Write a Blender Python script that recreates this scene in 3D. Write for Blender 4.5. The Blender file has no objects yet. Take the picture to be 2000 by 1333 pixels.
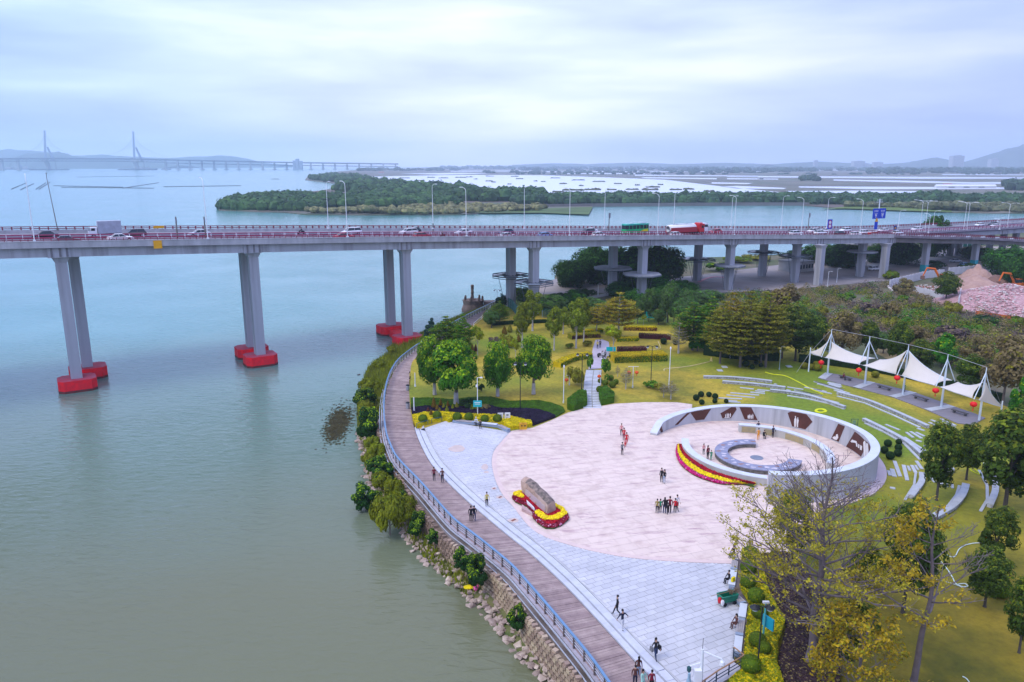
import bpy, bmesh, math, random
from mathutils import Vector, Matrix, noise
from mathutils.geometry import tessellate_polygon
R = random.Random(7)
S = bpy.context.scene
COL = S.collection
PI = math.pi
# ---------------------------------------------------------------- camera
F = 1480.0; TH = math.atan(346 / F); CZ = 41.5
cd = bpy.data.cameras.new('camera'); cam = bpy.data.objects.new('camera', cd); COL.objects.link(cam)
cd.sensor_width = 36; cd.lens = 36 * F / 2000; cd.clip_start = 0.5; cd.clip_end = 60000
cam.location = (0,0, CZ); cam.rotation_euler = (PI / 2 - TH, 0,0)
S.camera = cam
S.view_settings.view_transform = 'Standard'; S.view_settings.look = 'None'
S.view_settings.gamma = 1; S.view_settings.exposure = 0.84
S.view_settings.use_curve_mapping = False
S.cycles.volume_bounces = 1; S.cycles.max_bounces = 6; S.cycles.diffuse_bounces = 3
S.cycles.transparent_max_bounces = 8; S.cycles.caustics_reflective = False; S.cycles.caustics_refractive = False
# ---------------------------------------------------------------- sky and sun (overcast)
SUN_EL, SUN_AZ = 50.0,243.0
W = bpy.data.worlds.new('World'); S.world = W; W.use_nodes = True
nt = W.node_tree; nt.nodes.clear()
def N(t, **k):
 n = nt.nodes.new(t)
 for a, b in k.items(): setattr(n, a, b)
 return n
def L(a, b): nt.links.new(a, b)
wo = N('ShaderNodeOutputWorld'); bg = N('ShaderNodeBackground'); bg2 = N('ShaderNodeBackground'); mx = N('ShaderNodeMixShader')
sky = N('ShaderNodeTexSky', sky_type='NISHITA'); sky.sun_disc = False
sky.sun_elevation = math.radians(SUN_EL); sky.sun_rotation = math.radians(SUN_AZ); sky.air_density = 1.4; sky.dust_density = 2.0
bg.inputs['Strength'].default_value = 0.12; L(sky.outputs[0], bg.inputs['Color'])
tc = N('ShaderNodeTexCoord'); sx = N('ShaderNodeSeparateXYZ'); L(tc.outputs['Generated'], sx.inputs[0])
mp = N('ShaderNodeMapping'); mp.inputs['Scale'].default_value = (1.0,1.0,6.5); mp.inputs['Rotation'].default_value = (0.0,0.06,0.4)
L(tc.outputs['Generated'], mp.inputs[0])
nz = N('ShaderNodeTexNoise'); nz.inputs['Scale'].default_value = 2.3; nz.inputs['Detail'].default_value = 8; nz.inputs['Roughness'].default_value = 0.48; nz.inputs['Distortion'].default_value = 0.15
L(mp.outputs[0], nz.inputs['Vector'])
cr = N('ShaderNodeValToRGB'); e = cr.color_ramp.elements
e[0].position = 0.31; e[0].color = (0.36,0.41,0.76,1); e[1].position = 0.70; e[1].color = (0.83,0.82,0.89,1)
m_ = e.new(0.52); m_.color = (0.56,0.61,0.85,1)
L(nz.outputs['Fac'], cr.inputs[0])
# a broad bright patch of thinner cloud ahead of the camera and grey-blue cloud to the right
def math_(op, a, b=None, c=None):
 n = N('ShaderNodeMath', operation=op)
 for i, v in enumerate((a, b, c)):
  if v is None: continue
  if isinstance(v, (int, float)): n.inputs[i].default_value = v
  else: L(v, n.inputs[i])
 return n.outputs[0]
xr = N('ShaderNodeMapRange'); L(sx.outputs['X'], xr.inputs[0]); xr.interpolation_type = 'SMOOTHSTEP'
xr.inputs[1].default_value = 0.02; xr.inputs[2].default_value = 0.62; xr.inputs[3].default_value = 0.0; xr.inputs[4].default_value = 1.0
mr = N('ShaderNodeMix', data_type='RGBA'); mr.blend_type = 'MULTIPLY'; L(xr.outputs[0], mr.inputs[0]); L(cr.outputs[0], mr.inputs[6]); mr.inputs[7].default_value = (0.55,0.60,0.82,1)
xl = N('ShaderNodeMapRange'); L(sx.outputs['X'], xl.inputs[0]); xl.interpolation_type = 'SMOOTHSTEP'
xl.inputs[1].default_value = -0.62; xl.inputs[2].default_value = -0.1; xl.inputs[3].default_value = 1.0; xl.inputs[4].default_value = 0.0
ml = N('ShaderNodeMix', data_type='RGBA'); ml.blend_type = 'MULTIPLY'; L(xl.outputs[0], ml.inputs[0]); L(mr.outputs[2], ml.inputs[6]); ml.inputs[7].default_value = (0.70,0.84,1.0,1)
# overcast skies brighten smoothly towards the zenith
zr = N('ShaderNodeMapRange'); L(sx.outputs['Z'], zr.inputs[0]); zr.inputs[1].default_value = 0.25; zr.inputs[2].default_value = 1.0; zr.inputs[3].default_value = 1.0; zr.inputs[4].default_value = 1.6
vr = N('ShaderNodeMapRange'); L(sx.outputs['Z'], vr.inputs[0]); vr.interpolation_type = 'SMOOTHSTEP'
vr.inputs[1].default_value = 0.04; vr.inputs[2].default_value = 0.22; vr.inputs[3].default_value = 0.0; vr.inputs[4].default_value = 1.0
mv = N('ShaderNodeMix', data_type='RGBA'); mv.blend_type = 'MULTIPLY'; L(vr.outputs[0], mv.inputs[0]); L(ml.outputs[2], mv.inputs[6]); mv.inputs[7].default_value = (0.90,0.93,0.99,1)
L(mv.outputs[2], bg2.inputs['Color']); L(zr.outputs[0], bg2.inputs['Strength'])
mx.inputs[0].default_value = 0.93; L(bg.outputs[0], mx.inputs[1]); L(bg2.outputs[0], mx.inputs[2]); L(mx.outputs[0], wo.inputs['Surface'])
sl = bpy.data.lights.new('sun', 'SUN'); so = bpy.data.objects.new('sun', sl); COL.objects.link(so)
sl.energy = 0.95; sl.angle = math.radians(22); sl.color = (1,0.90,0.74)
# direction: sun_rotation is measured clockwise from +Y
az = math.radians(SUN_AZ); el = math.radians(SUN_EL)
sd = Vector((math.sin(az) * math.cos(el), math.cos(az) * math.cos(el), math.sin(el)))
so.rotation_euler = sd.to_track_quat('Z', 'Y').to_euler()
# ---------------------------------------------------------------- measuring helpers
cT, sT = math.cos(TH), math.sin(TH)
def P(x, y, z=3.7):
 """where the sight line through pixel (x, y) of the 2000 px photograph meets the level z"""
 u = (x - 1000) / F; v = (y - 666) / F
 t = (CZ - z) / (sT + v * cT)
 return Vector((u * t, (cT - v * sT) * t, z))
def zat(p, y):
 """height at the vertical through p that shows at image row y"""
 v = (y - 666) / F
 return CZ - p[1] * (sT + v * cT) / (cT - v * sT)
def pxm(p):
 """photo pixels per metre at point p"""
 return F / (p[1] * cT + (CZ - p[2]) * sT)
def PL(pts, z): return [P(x, y, z) for x, y in pts]
def PY(x, y, Y):
 """point at distance Y shown at pixel (x, y)"""
 u = (x - 1000) / F; v = (y - 666) / F
 t = Y / (cT - v * sT)
 return Vector((u * t, Y, CZ - (sT + v * cT) * t))
def resample(pts, step=None, n=None):
 pts = [Vector(p) for p in pts]
 d = [0]
 for a, b in zip(pts, pts[1:]): d.append(d[-1] + (b - a).length)
 if n is None: n = max(2, int(d[-1] / step) + 1)
 out = []; j = 0
 for i in range(n):
  s = d[-1] * i / (n - 1)
  while j < len(d) - 2 and d[j + 1] < s: j += 1
  t = (s - d[j]) / max(1e-9, d[j + 1] - d[j])
  out.append(pts[j].lerp(pts[j + 1], min(1, max(0, t))))
 return out
def smooth(pts, k=6):
 """Catmull-Rom through the points"""
 pts = [Vector(p) for p in pts]; out = []
 for i in range(len(pts) - 1):
  p0 = pts[max(0, i - 1)]; p1 = pts[i]; p2 = pts[i + 1]; p3 = pts[min(len(pts) - 1, i + 2)]
  for j in range(k):
   t = j / k
   out.append(0.5 * ((2 * p1) + (p2 - p0) * t + (2 * p0 - 5 * p1 + 4 * p2 - p3) * t * t + (3 * p1 - p0 - 3 * p2 + p3) * t ** 3))
 out.append(pts[-1]); return out
def offset(path, d):
 """offset to the right of the travel direction in XY"""
 out = []
 for i, p in enumerate(path):
  a = path[max(0, i - 1)]; b = path[min(len(path) - 1, i + 1)]
  t = Vector((b[0] - a[0], b[1] - a[1],0)); t.normalize()
  out.append(p + Vector((t.y, -t.x, 0)) * d)
 return out
# ---------------------------------------------------------------- mesh builder
class MB:
 def __init__(s): s.v = []; s.f = []; s.m = []
 def add(s, vs, fs, mi=0):
  o = len(s.v); s.v += [tuple(v) for v in vs]; s.f += [tuple(i + o for i in f) for f in fs]; s.m += [mi] * len(fs); return s
 def box(s, c, d, rz=0, mi=0, taper=1.0, tilt=None):
  x, y, z = d[0] / 2, d[1] / 2, d[2] / 2; vs = []
  for k in (-1,1):
   t = taper if k > 0 else 1
   for i, j in ((-1,-1),(1,-1),(1,1),(-1,1)):
    p = Vector((i * x * t, j * y * t, k * z))
    if tilt: p = tilt @ p
    elif rz: p = Vector((p.x * math.cos(rz) - p.y * math.sin(rz), p.x * math.sin(rz) + p.y * math.cos(rz), p.z))
    vs.append(p + Vector(c))
  return s.add(vs, [(3,2,1,0),(4,5,6,7),(0,1,5,4),(1,2,6,5),(2,3,7,6),(3,0,4,7)], mi)
 def prism(s, poly, z0, z1, mi=0, top=True, bottom=True, mi_top=None):
  n = len(poly)
  a = sum(poly[i][0] * poly[(i + 1) % n][1] - poly[(i + 1) % n][0] * poly[i][1] for i in range(n))
  if a < 0: poly = list(reversed(poly))
  f0 = z0 if callable(z0) else (lambda p: z0); f1 = z1 if callable(z1) else (lambda p: z1)
  vs = [(p[0], p[1], f0(p)) for p in poly] + [(p[0], p[1], f1(p)) for p in poly]
  s.add(vs, [(i, (i + 1) % n, n + (i + 1) % n, n + i) for i in range(n)], mi)
  tri = tessellate_polygon([[Vector((p[0], p[1],0)) for p in poly]])
  def up(t):
   a, b, c = (Vector(poly[i][:2]) for i in t); return t if (b - a).cross(c - a) > 0 else (t[2], t[1], t[0])
  tri = [up(t) for t in tri]
  if top: s.add([(p[0], p[1], f1(p)) for p in poly], tri, mi if mi_top is None else mi_top)
  if bottom: s.add([(p[0], p[1], f0(p)) for p in poly], [tuple(reversed(t)) for t in tri], mi)
  return s
 def tube(s, pts, r, n=6, mi=0, cap=True):
  pts = [Vector(p) for p in pts]; rs = r if isinstance(r, (list, tuple)) else [r] * len(pts)
  vs = []; fs = []; up = Vector((0,0,1)); prev = None
  for i, p in enumerate(pts):
   t = (pts[min(i + 1, len(pts) - 1)] - pts[max(i - 1,0)])
   if t.length < 1e-9: t = Vector((0,0,1))
   t.normalize()
   if prev is None:
    a = t.cross(up)
    if a.length < 1e-3: a = t.cross(Vector((1,0,0)))
   else:
    a = prev - t * prev.dot(t)
    if a.length < 1e-4: a = t.cross(up)
   a.normalize(); prev = a; b = t.cross(a)
   for k in range(n):
    g = 2 * PI * k / n; vs.append(p + (a * math.cos(g) + b * math.sin(g)) * rs[i])
  for i in range(len(pts) - 1):
   for k in range(n):
    q = (k + 1) % n; fs.append((i * n + k, (i + 1) * n + k, (i + 1) * n + q, i * n + q)[::-1])
  if cap: fs.append(tuple(range(n))); fs.append(tuple((len(pts) - 1) * n + k for k in reversed(range(n))))
  return s.add(vs, fs, mi)
 def lathe(s, prof, n=12, c=(0,0,0), mi=0):
  vs = []; fs = []
  for r, z in prof:
   for k in range(n):
    g = 2 * PI * k / n; vs.append((c[0] + r * math.cos(g), c[1] + r * math.sin(g), c[2] + z))
  for i in range(len(prof) - 1):
   for k in range(n):
    q = (k + 1) % n; fs.append((i * n + k, i * n + q, (i + 1) * n + q, (i + 1) * n + k))
  fs.append(tuple(reversed(range(n)))); fs.append(tuple((len(prof) - 1) * n + k for k in range(n)))
  return s.add(vs, fs, mi)
 def sweep(s, path, prof, mi=0, closed=True, zf=None):
  """prof = [(d, z)] closed loop, d to the right of travel"""
  vs = []; fs = []; n = len(prof); L_ = len(path)
  for i, p in enumerate(path):
   a = path[max(0, i - 1)]; b = path[min(L_ - 1, i + 1)]
   t = Vector((b[0] - a[0], b[1] - a[1],0)); t.normalize(); r = Vector((t.y, -t.x, 0))
   for d, z in prof: vs.append(Vector(p) + r * d + Vector((0,0, z)))
  for i in range(L_ - 1):
   for k in range(n):
    q = (k + 1) % n; fs.append((i * n + k, i * n + q, (i + 1) * n + q, (i + 1) * n + k))
  fs.append(tuple(reversed(range(n)))); fs.append(tuple((L_ - 1) * n + k for k in range(n)))
  o = s.add(vs, fs, mi); return o
 def ribbon(s, A, B, mi=0):
  n = len(A); vs = list(A) + list(B)
  return s.add(vs, [(i, i + 1, n + i + 1, n + i) for i in range(n - 1)], mi)
 def grid(s, rows, mi=0):
  n = len(rows[0]); vs = [p for r in rows for p in r]
  return s.add(vs, [(i * n + j, i * n + j + 1,(i + 1) * n + j + 1,(i + 1) * n + j) for i in range(len(rows) - 1) for j in range(n - 1)], mi)
 def blob(s, c, r, seg=10, rings=7, amp=0.15, fr=1.0, mi=0, seed=0):
  vs = []; c = Vector(c); r = Vector(r) if hasattr(r, '__len__') else Vector((r, r, r))
  for i in range(rings + 1):
   ph = PI * i / rings
   for k in range(seg):
    g = 2 * PI * k / seg
    d = Vector((math.sin(ph) * math.cos(g), math.sin(ph) * math.sin(g), math.cos(ph)))
    q = 1 + amp * noise.noise(d * fr * 2 + Vector((seed * 3.7, seed, 0))) * 1.6
    vs.append(c + Vector((d.x * r.x, d.y * r.y, d.z * r.z)) * q)
  return s.add(vs, [(i * seg + k, (i + 1) * seg + k, (i + 1) * seg + (k + 1) % seg, i * seg + (k + 1) % seg) for i in range(rings) for k in range(seg)], mi)
 def leaf(s, c, nrm, size, mi=0, asp=0.7, rnd=None):
  rnd = rnd or R
  n = nrm.normalized() if nrm.length > 1e-6 else Vector((0,0,1))
  a = n.cross(Vector((rnd.uniform(-1,1), rnd.uniform(-1,1), rnd.uniform(-1,1))))
  if a.length < 1e-3: a = n.cross(Vector((1,0,0)))
  a.normalize(); b = n.cross(a); a = a * size; b = b * size * asp
  o = len(s.v); s.v += [tuple(c - a), tuple(c - b + n * size * .15), tuple(c + a), tuple(c + b + n * size * .15)]
  s.f.append((o, o + 1, o + 2, o + 3)); s.m.append(mi)
 def data(s, name, mats, sm=False):
  me = bpy.data.meshes.new(name); me.from_pydata(s.v, [], s.f)
  for m in (mats if isinstance(mats, (list, tuple)) else [mats]): me.materials.append(m)
  if len(me.polygons) == len(s.m): me.polygons.foreach_set('material_index', s.m)
  if sm: me.polygons.foreach_set('use_smooth', [True] * len(me.polygons))
  me.update(); return me
 def obj(s, name, mats, parent=None, sm=False, loc=None, rot=None):
  return link(name, s.data(name, mats, sm), parent, loc, rot)
def link(name, data, parent=None, loc=None, rot=None):
 o = bpy.data.objects.new(name, data); COL.objects.link(o)
 if parent: o.parent = parent
 if loc is not None: o.location = loc
 if rot is not None: o.rotation_euler = (0,0, rot) if isinstance(rot, (int, float)) else rot
 return o
def tag(o, label=None, cat=None, group=None, kind=None):
 if label: o['label'] = label
 if cat: o['category'] = cat
 if group: o['group'] = group
 if kind: o['kind'] = kind
 return o
def thing(name, label, cat, loc=(0,0,0), rz=0, group=None):
 return tag(link(name, None, None, loc, rz), label, cat, group)
KIDS = {}
def copy_tree(o, parent=None, kids=None):
 c = o.copy(); COL.objects.link(c)
 if parent: c.parent = parent
 for k in (o.children if kids is None else kids): copy_tree(k, c)
 return c
def dup(proto, loc, rz=0, label=None, group=None, sc=None):
 c = copy_tree(proto); c.location = loc; c.rotation_euler = (0,0, rz)
 if sc is not None: c.scale = sc if hasattr(sc, '__len__') else (sc, sc, sc)
 if label: c['label'] = label
 if group: c['group'] = group
 return c
PROTOS = []
def kill(o):
 for k in list(o.children): kill(k)
 bpy.data.objects.remove(o)
_used = set()
def first_or_dup(proto, loc, rz=0, label=None, group=None, sc=None):
 """the first placing moves the built thing itself, later ones copy it"""
 if proto.name not in _used:
  _used.add(proto.name); proto.location = loc; proto.rotation_euler = (0,0, rz)
  if sc is not None: proto.scale = sc if hasattr(sc, '__len__') else (sc, sc, sc)
  if label: proto['label'] = label
  if group: proto['group'] = group
  return proto
 return dup(proto, loc, rz, label, group, sc)
# ---------------------------------------------------------------- materials
_M = {}
def M(name, col, rough=0.85, var=0.25, scale=1.0, col2=None, bump=0.0, metal=0.0, spec=0.3, coords='Object', stretch=None, island=0.0, rnd=0.0, col3=None, bscale=None, trans=0.0, contrast=(0.35,0.65)):
 if name in _M: return _M[name]
 m = bpy.data.materials.new(name); m.use_nodes = True; t = m.node_tree; b = t.nodes['Principled BSDF']; lk = t.links.new
 b.inputs['Roughness'].default_value = rough; b.inputs['Metallic'].default_value = metal
 b.inputs['Specular IOR Level'].default_value = spec
 m.diffuse_color = (*col, 1)
 if col2 is None: col2 = tuple(c * (1 - var) for c in col)
 def new(ty, **k):
  n = t.nodes.new(ty)
  for a, v in k.items(): setattr(n, a, v)
  return n
 c = new('ShaderNodeTexCoord'); src = c.outputs[coords]
 if coords == 'World': pass
 if stretch:
  mpn = new('ShaderNodeMapping'); mpn.inputs['Scale'].default_value = stretch; lk(src, mpn.inputs[0]); src = mpn.outputs[0]
 n = new('ShaderNodeTexNoise'); n.inputs['Scale'].default_value = scale; n.inputs['Detail'].default_value = 6; n.inputs['Roughness'].default_value = 0.6
 lk(src, n.inputs['Vector'])
 r = new('ShaderNodeValToRGB'); r.color_ramp.elements[0].position = contrast[0]; r.color_ramp.elements[1].position = contrast[1]
 r.color_ramp.elements[0].color = (*col2,1); r.color_ramp.elements[1].color = (*col, 1); lk(n.outputs['Fac'], r.inputs[0])
 out = r.outputs[0]
 if col3:
  n3 = new('ShaderNodeTexNoise'); n3.inputs['Scale'].default_value = scale * 0.23; n3.inputs['Detail'].default_value = 3; lk(src, n3.inputs['Vector'])
  r3 = new('ShaderNodeMapRange'); r3.inputs[1].default_value = .45; r3.inputs[2].default_value = .62; lk(n3.outputs['Fac'], r3.inputs[0])
  x3 = new('ShaderNodeMix', data_type='RGBA'); lk(r3.outputs[0], x3.inputs[0]); lk(out, x3.inputs[6]); x3.inputs[7].default_value = (*col3,1); out = x3.outputs[2]
 if island or rnd:
  h = new('ShaderNodeHueSaturation'); lk(out, h.inputs['Color'])
  if island:
   g = new('ShaderNodeNewGeometry'); s1 = g.outputs['Random Per Island']
  if rnd:
   oi = new('ShaderNodeObjectInfo')
  if island:
   mr_ = new('ShaderNodeMapRange'); mr_.inputs[3].default_value = 1 - island; mr_.inputs[4].default_value = 1 + island; lk(s1, mr_.inputs[0])
   val = mr_.outputs[0]
  if rnd:
   mo = new('ShaderNodeMapRange'); mo.inputs[3].default_value = 1 - rnd; mo.inputs[4].default_value = 1 + rnd; lk(oi.outputs['Random'], mo.inputs[0])
   if island:
    mm = new('ShaderNodeMath', operation='MULTIPLY'); lk(val, mm.inputs[0]); lk(mo.outputs[0], mm.inputs[1]); val = mm.outputs[0]
   else: val = mo.outputs[0]
   mh = new('ShaderNodeMapRange'); mh.inputs[3].default_value = .5 - rnd * .06; mh.inputs[4].default_value = .5 + rnd * .06; lk(oi.outputs['Random'], mh.inputs[0]); lk(mh.outputs[0], h.inputs['Hue'])
  lk(val, h.inputs['Value']); out = h.outputs[0]
 lk(out, b.inputs['Base Color'])
 if bump:
  nb = new('ShaderNodeTexNoise'); nb.inputs['Scale'].default_value = bscale or scale * 4; nb.inputs['Detail'].default_value = 5; lk(src, nb.inputs['Vector'])
  bp = new('ShaderNodeBump'); bp.inputs['Strength'].default_value = min(1, bump); bp.inputs['Distance'].default_value = 0.05 * max(1, bump); lk(nb.outputs['Fac'], bp.inputs['Height']); lk(bp.outputs[0], b.inputs['Normal'])
 if trans:
  b.inputs['Subsurface Weight'].default_value = 0.0
  tr = new('ShaderNodeBsdfTranslucent'); ms = new('ShaderNodeMixShader'); ms.inputs[0].default_value = trans
  lk(out, tr.inputs['Color']); lk(b.outputs[0], ms.inputs[1]); lk(tr.outputs[0], ms.inputs[2]); lk(ms.outputs[0], t.nodes['Material Output'].inputs['Surface'])
 _M[name] = m; return m
def nodes_of(m): return m.node_tree, m.node_tree.nodes['Principled BSDF']
# ===== water
def water_mat(name, near, far, ripple):
 m = bpy.data.materials.new(name); m.use_nodes = True; t, b = nodes_of(m); lk = t.links.new
 def new(ty, **k):
  n = t.nodes.new(ty)
  for a, v in k.items(): setattr(n, a, v)
  return n
 b.inputs['Roughness'].default_value = 0.15; b.inputs['IOR'].default_value = 1.33; b.inputs['Specular IOR Level'].default_value = 0.5
 c = new('ShaderNodeTexCoord'); sx_ = new('ShaderNodeSeparateXYZ'); lk(c.outputs['Object'], sx_.inputs[0])
 # silt: olive close to the bank, greener-blue in the channel, with broad drifting patches
 n0 = new('ShaderNodeTexNoise'); n0.inputs['Scale'].default_value = 0.012; n0.inputs['Detail'].default_value = 4; lk(c.outputs['Object'], n0.inputs['Vector'])
 mr_ = new('ShaderNodeMapRange'); mr_.inputs[1].default_value = 62; mr_.inputs[2].default_value = 190; lk(sx_.outputs['Y'], mr_.inputs[0])
 ad = new('ShaderNodeMath', operation='MULTIPLY_ADD'); lk(n0.outputs['Fac'], ad.inputs[0]); ad.inputs[1].default_value = 0.6; ad.inputs[2].default_value = -0.3
 a2 = new('ShaderNodeMath', operation='ADD'); a2.use_clamp = True; lk(ad.outputs[0], a2.inputs[0]); lk(mr_.outputs[0], a2.inputs[1])
 mix = new('ShaderNodeMix', data_type='RGBA'); lk(a2.outputs[0], mix.inputs[0]); mix.inputs[6].default_value = (*near, 1); mix.inputs[7].default_value = (*far, 1)
 lk(mix.outputs[2], b.inputs['Base Color'])
 mpn = new('ShaderNodeMapping'); mpn.inputs['Rotation'].default_value = (0,0,0.35); mpn.inputs['Scale'].default_value = (0.55,1.3,1); lk(c.outputs['Object'], mpn.inputs[0])
 n1 = new('ShaderNodeTexNoise'); n1.inputs['Scale'].default_value = 0.9; n1.inputs['Detail'].default_value = 5; n1.inputs['Distortion'].default_value = 0.6; lk(mpn.outputs[0], n1.inputs['Vector'])
 n2 = new('ShaderNodeTexNoise'); n2.inputs['Scale'].default_value = 0.03; n2.inputs['Detail'].default_value = 3; lk(c.outputs['Object'], n2.inputs['Vector'])
 gr = new('ShaderNodeMapRange'); gr.inputs[1].default_value = .35; gr.inputs[2].default_value = .65; gr.inputs[3].default_value = 0.35; gr.inputs[4].default_value = 1.0; lk(n2.outputs['Fac'], gr.inputs[0])
 bp = new('ShaderNodeBump'); bp.inputs['Distance'].default_value = 0.22; lk(n1.outputs['Fac'], bp.inputs['Height'])
 ml_ = new('ShaderNodeMath', operation='MULTIPLY'); lk(gr.outputs[0], ml_.inputs[0]); ml_.inputs[1].default_value = ripple; lk(ml_.outputs[0], bp.inputs['Strength'])
 lk(bp.outputs[0], b.inputs['Normal'])
 return m
river_mat = water_mat('river_water', (0.14,0.148,0.078),(0.11,0.28,0.265),1.0)
wm = MB(); xs = [-9500,-3000,-900,-300,-80,60,300,900,3000,9500]; ys = [-30,60,150,400,1000,3000,9000,11500]
wm.grid([[Vector((x, y, 0)) for x in xs] for y in ys][::1])
tag(wm.obj('river', river_mat), kind='structure')
# ===== colours of the ground
soil = M('soil', (0.13,0.11,0.085), scale=.8, var=.5, bump=.6)
concrete = M('concrete', (0.42,0.42,0.43), scale=.5, var=.18, bump=.1)
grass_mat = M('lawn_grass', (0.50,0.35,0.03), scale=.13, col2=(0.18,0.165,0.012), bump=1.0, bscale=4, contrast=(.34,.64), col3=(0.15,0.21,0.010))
_t, _b = nodes_of(grass_mat); _src = _b.inputs['Base Color'].links[0].from_socket
def _n(ty, **k):
 n_ = _t.nodes.new(ty)
 for a, v in k.items(): setattr(n_, a, v)
 return n_
_c = _n('ShaderNodeTexCoord'); _a = _n('ShaderNodeTexNoise'); _a.inputs['Scale'].default_value = 1.6; _a.inputs['Detail'].default_value = 10; _a.inputs['Roughness'].default_value = .75; _t.links.new(_c.outputs['Object'], _a.inputs['Vector'])
_r = _n('ShaderNodeMapRange'); _r.inputs[1].default_value = .3; _r.inputs[2].default_value = .7; _r.inputs[3].default_value = .62; _r.inputs[4].default_value = 1.35; _t.links.new(_a.outputs['Fac'], _r.inputs[0])
_h = _n('ShaderNodeHueSaturation'); _t.links.new(_src, _h.inputs['Color']); _t.links.new(_r.outputs[0], _h.inputs['Value'])
# lower lawn: brown-olive grass, with the lens's corner darkening put into its colour
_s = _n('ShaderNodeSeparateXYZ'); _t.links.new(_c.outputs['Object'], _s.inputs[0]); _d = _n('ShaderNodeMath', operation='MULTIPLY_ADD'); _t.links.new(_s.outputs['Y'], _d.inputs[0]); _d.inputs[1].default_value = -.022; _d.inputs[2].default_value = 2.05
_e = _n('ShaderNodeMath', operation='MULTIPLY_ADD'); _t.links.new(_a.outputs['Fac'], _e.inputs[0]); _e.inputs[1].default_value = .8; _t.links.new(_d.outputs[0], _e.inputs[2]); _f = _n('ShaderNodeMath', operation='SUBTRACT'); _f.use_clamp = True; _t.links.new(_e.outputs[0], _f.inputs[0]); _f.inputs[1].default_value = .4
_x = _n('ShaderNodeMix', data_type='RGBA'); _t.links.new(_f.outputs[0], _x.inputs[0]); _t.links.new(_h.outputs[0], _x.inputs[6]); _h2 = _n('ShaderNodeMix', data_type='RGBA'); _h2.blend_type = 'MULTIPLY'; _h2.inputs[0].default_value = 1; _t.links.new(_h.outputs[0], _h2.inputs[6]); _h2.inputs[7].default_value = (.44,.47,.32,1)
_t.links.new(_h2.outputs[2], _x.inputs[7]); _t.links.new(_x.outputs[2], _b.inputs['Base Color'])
dry_ground = M('dry_ground', (0.17,0.13,0.085), scale=.18, col2=(0.08,0.10,0.04), bump=.6, bscale=3, col3=(0.07,0.09,0.03))
asphalt = M('asphalt', (0.10,0.095,0.115), scale=.4, var=.25, bump=.1)
# ===== outlines (measured)
Z0 = 3.7          # level of the plaza and the lawns
ZB = 3.35         # level of the boardwalk
RAILTOP = smooth(PL([(1003,566),(972,585),(917,612),(880,632),(840,656),(800,683),(774,706),(757,740),(750,785),(753,836),(763,868),(778,895),(824,943),(880,1006),(915,1034),(950,1061),(997,1100),(1025,1130),(1060,1170),(1090,1205),(1150,1277),(1190,1332),(1250,1415)], ZB + 1.15),5)
RAILBASE = [Vector((p.x, p.y, ZB)) for p in RAILTOP]
WALKIN = smooth(PL([(1012,580),(975,592),(955,602),(925,636),(880,668),(840,692),(808,706),(801,740),(800,780),(809,836),(830,887),(855,923),(906,974),(977,1035),(1034,1081),(1100,1142),(1169,1215),(1236,1289),(1279,1333),(1340,1405)], ZB),5)
WALLTOP = smooth(PL([(728,812),(738,839),(748,864),(766,910),(791,953),(814,989),(835,1010),(860,1042),(888,1067),(920,1090),(952,1112),(975,1132),(1000,1160),(1027,1203),(1050,1232),(1075,1262),(1112,1305),(1165,1370)],2.9),5)
SHORE = smooth(PL([(1083,556),(1040,560),(1003,573),(975,590),(950,606),(905,618),(850,640),(800,664),(765,673),(757,692),(722,716),(706,752),(700,779),(694,812),(697,846),(702,869),(709,905),(715,933),(733,962),(760,1000),(785,1042),(820,1085),(855,1122),(890,1150),(910,1170),(947,1200),(962,1225),(982,1250),(1007,1277),(1030,1300),(1062,1322),(1110,1380)],-0.15),4)
# soil body under the whole near land, with the bank sloping down to the water
def near(p, line): return min(line, key=lambda q: (q.x - p.x) ** 2 + (q.y - p.y) ** 2)
rows = [[] for _ in range(6)]; _rt = resample(RAILBASE, n=300); _wt = resample(WALLTOP, n=300)
BANK = []
for i, a in enumerate(resample(SHORE, n=260)):
 r = near(a, _rt); w = near(a, _wt); wall_ = a.y < WALLTOP[0].y + .5 and (w - a).length < 16
 r = Vector((r.x, r.y, 2.9)); m_ = Vector((w.x, w.y, .85)) if wall_ else a.lerp(r, .55)
 if not wall_: m_.z = 1.5
 s_ = Vector((a.x, a.y, -.15)); out_ = (s_ - m_); out_.z = 0; out_.normalize(); nz_ = Vector((0,0,.14 * noise.noise(Vector((i * .35,0,0)))))
 for k, p in enumerate((r, r.lerp(m_, .5), m_, m_.lerp(s_, .5) + nz_, s_, s_ + out_ * 3 - Vector((0,0,1.6)))): rows[k].append(p)
 BANK.append((s_, m_, r, wall_))
tag(MB().grid(rows).obj('river_bank', M('bank_soil', (0.15,0.14,0.05), scale=1.2, col2=(0.07,0.10,0.02), bump=.9), sm=True), kind='structure')
back = PL([(1083,548),(1086,528),(1130,512),(1230,500),(1325,503),(1440,501),(1520,497),(1584,488),(1700,470),(1800,456),(1930,441),(2150,431)], Z0)
land = [Vector((p.x, p.y, 0)) for p in RAILBASE[::-1]] + back + [Vector((620,420,0)), Vector((620,-25,0)), Vector((8,-25,0))]
mb = MB(); mb.prism(land, -1.5,2.95, bottom=False)
tag(mb.obj('ground', soil), kind='structure')
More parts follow.
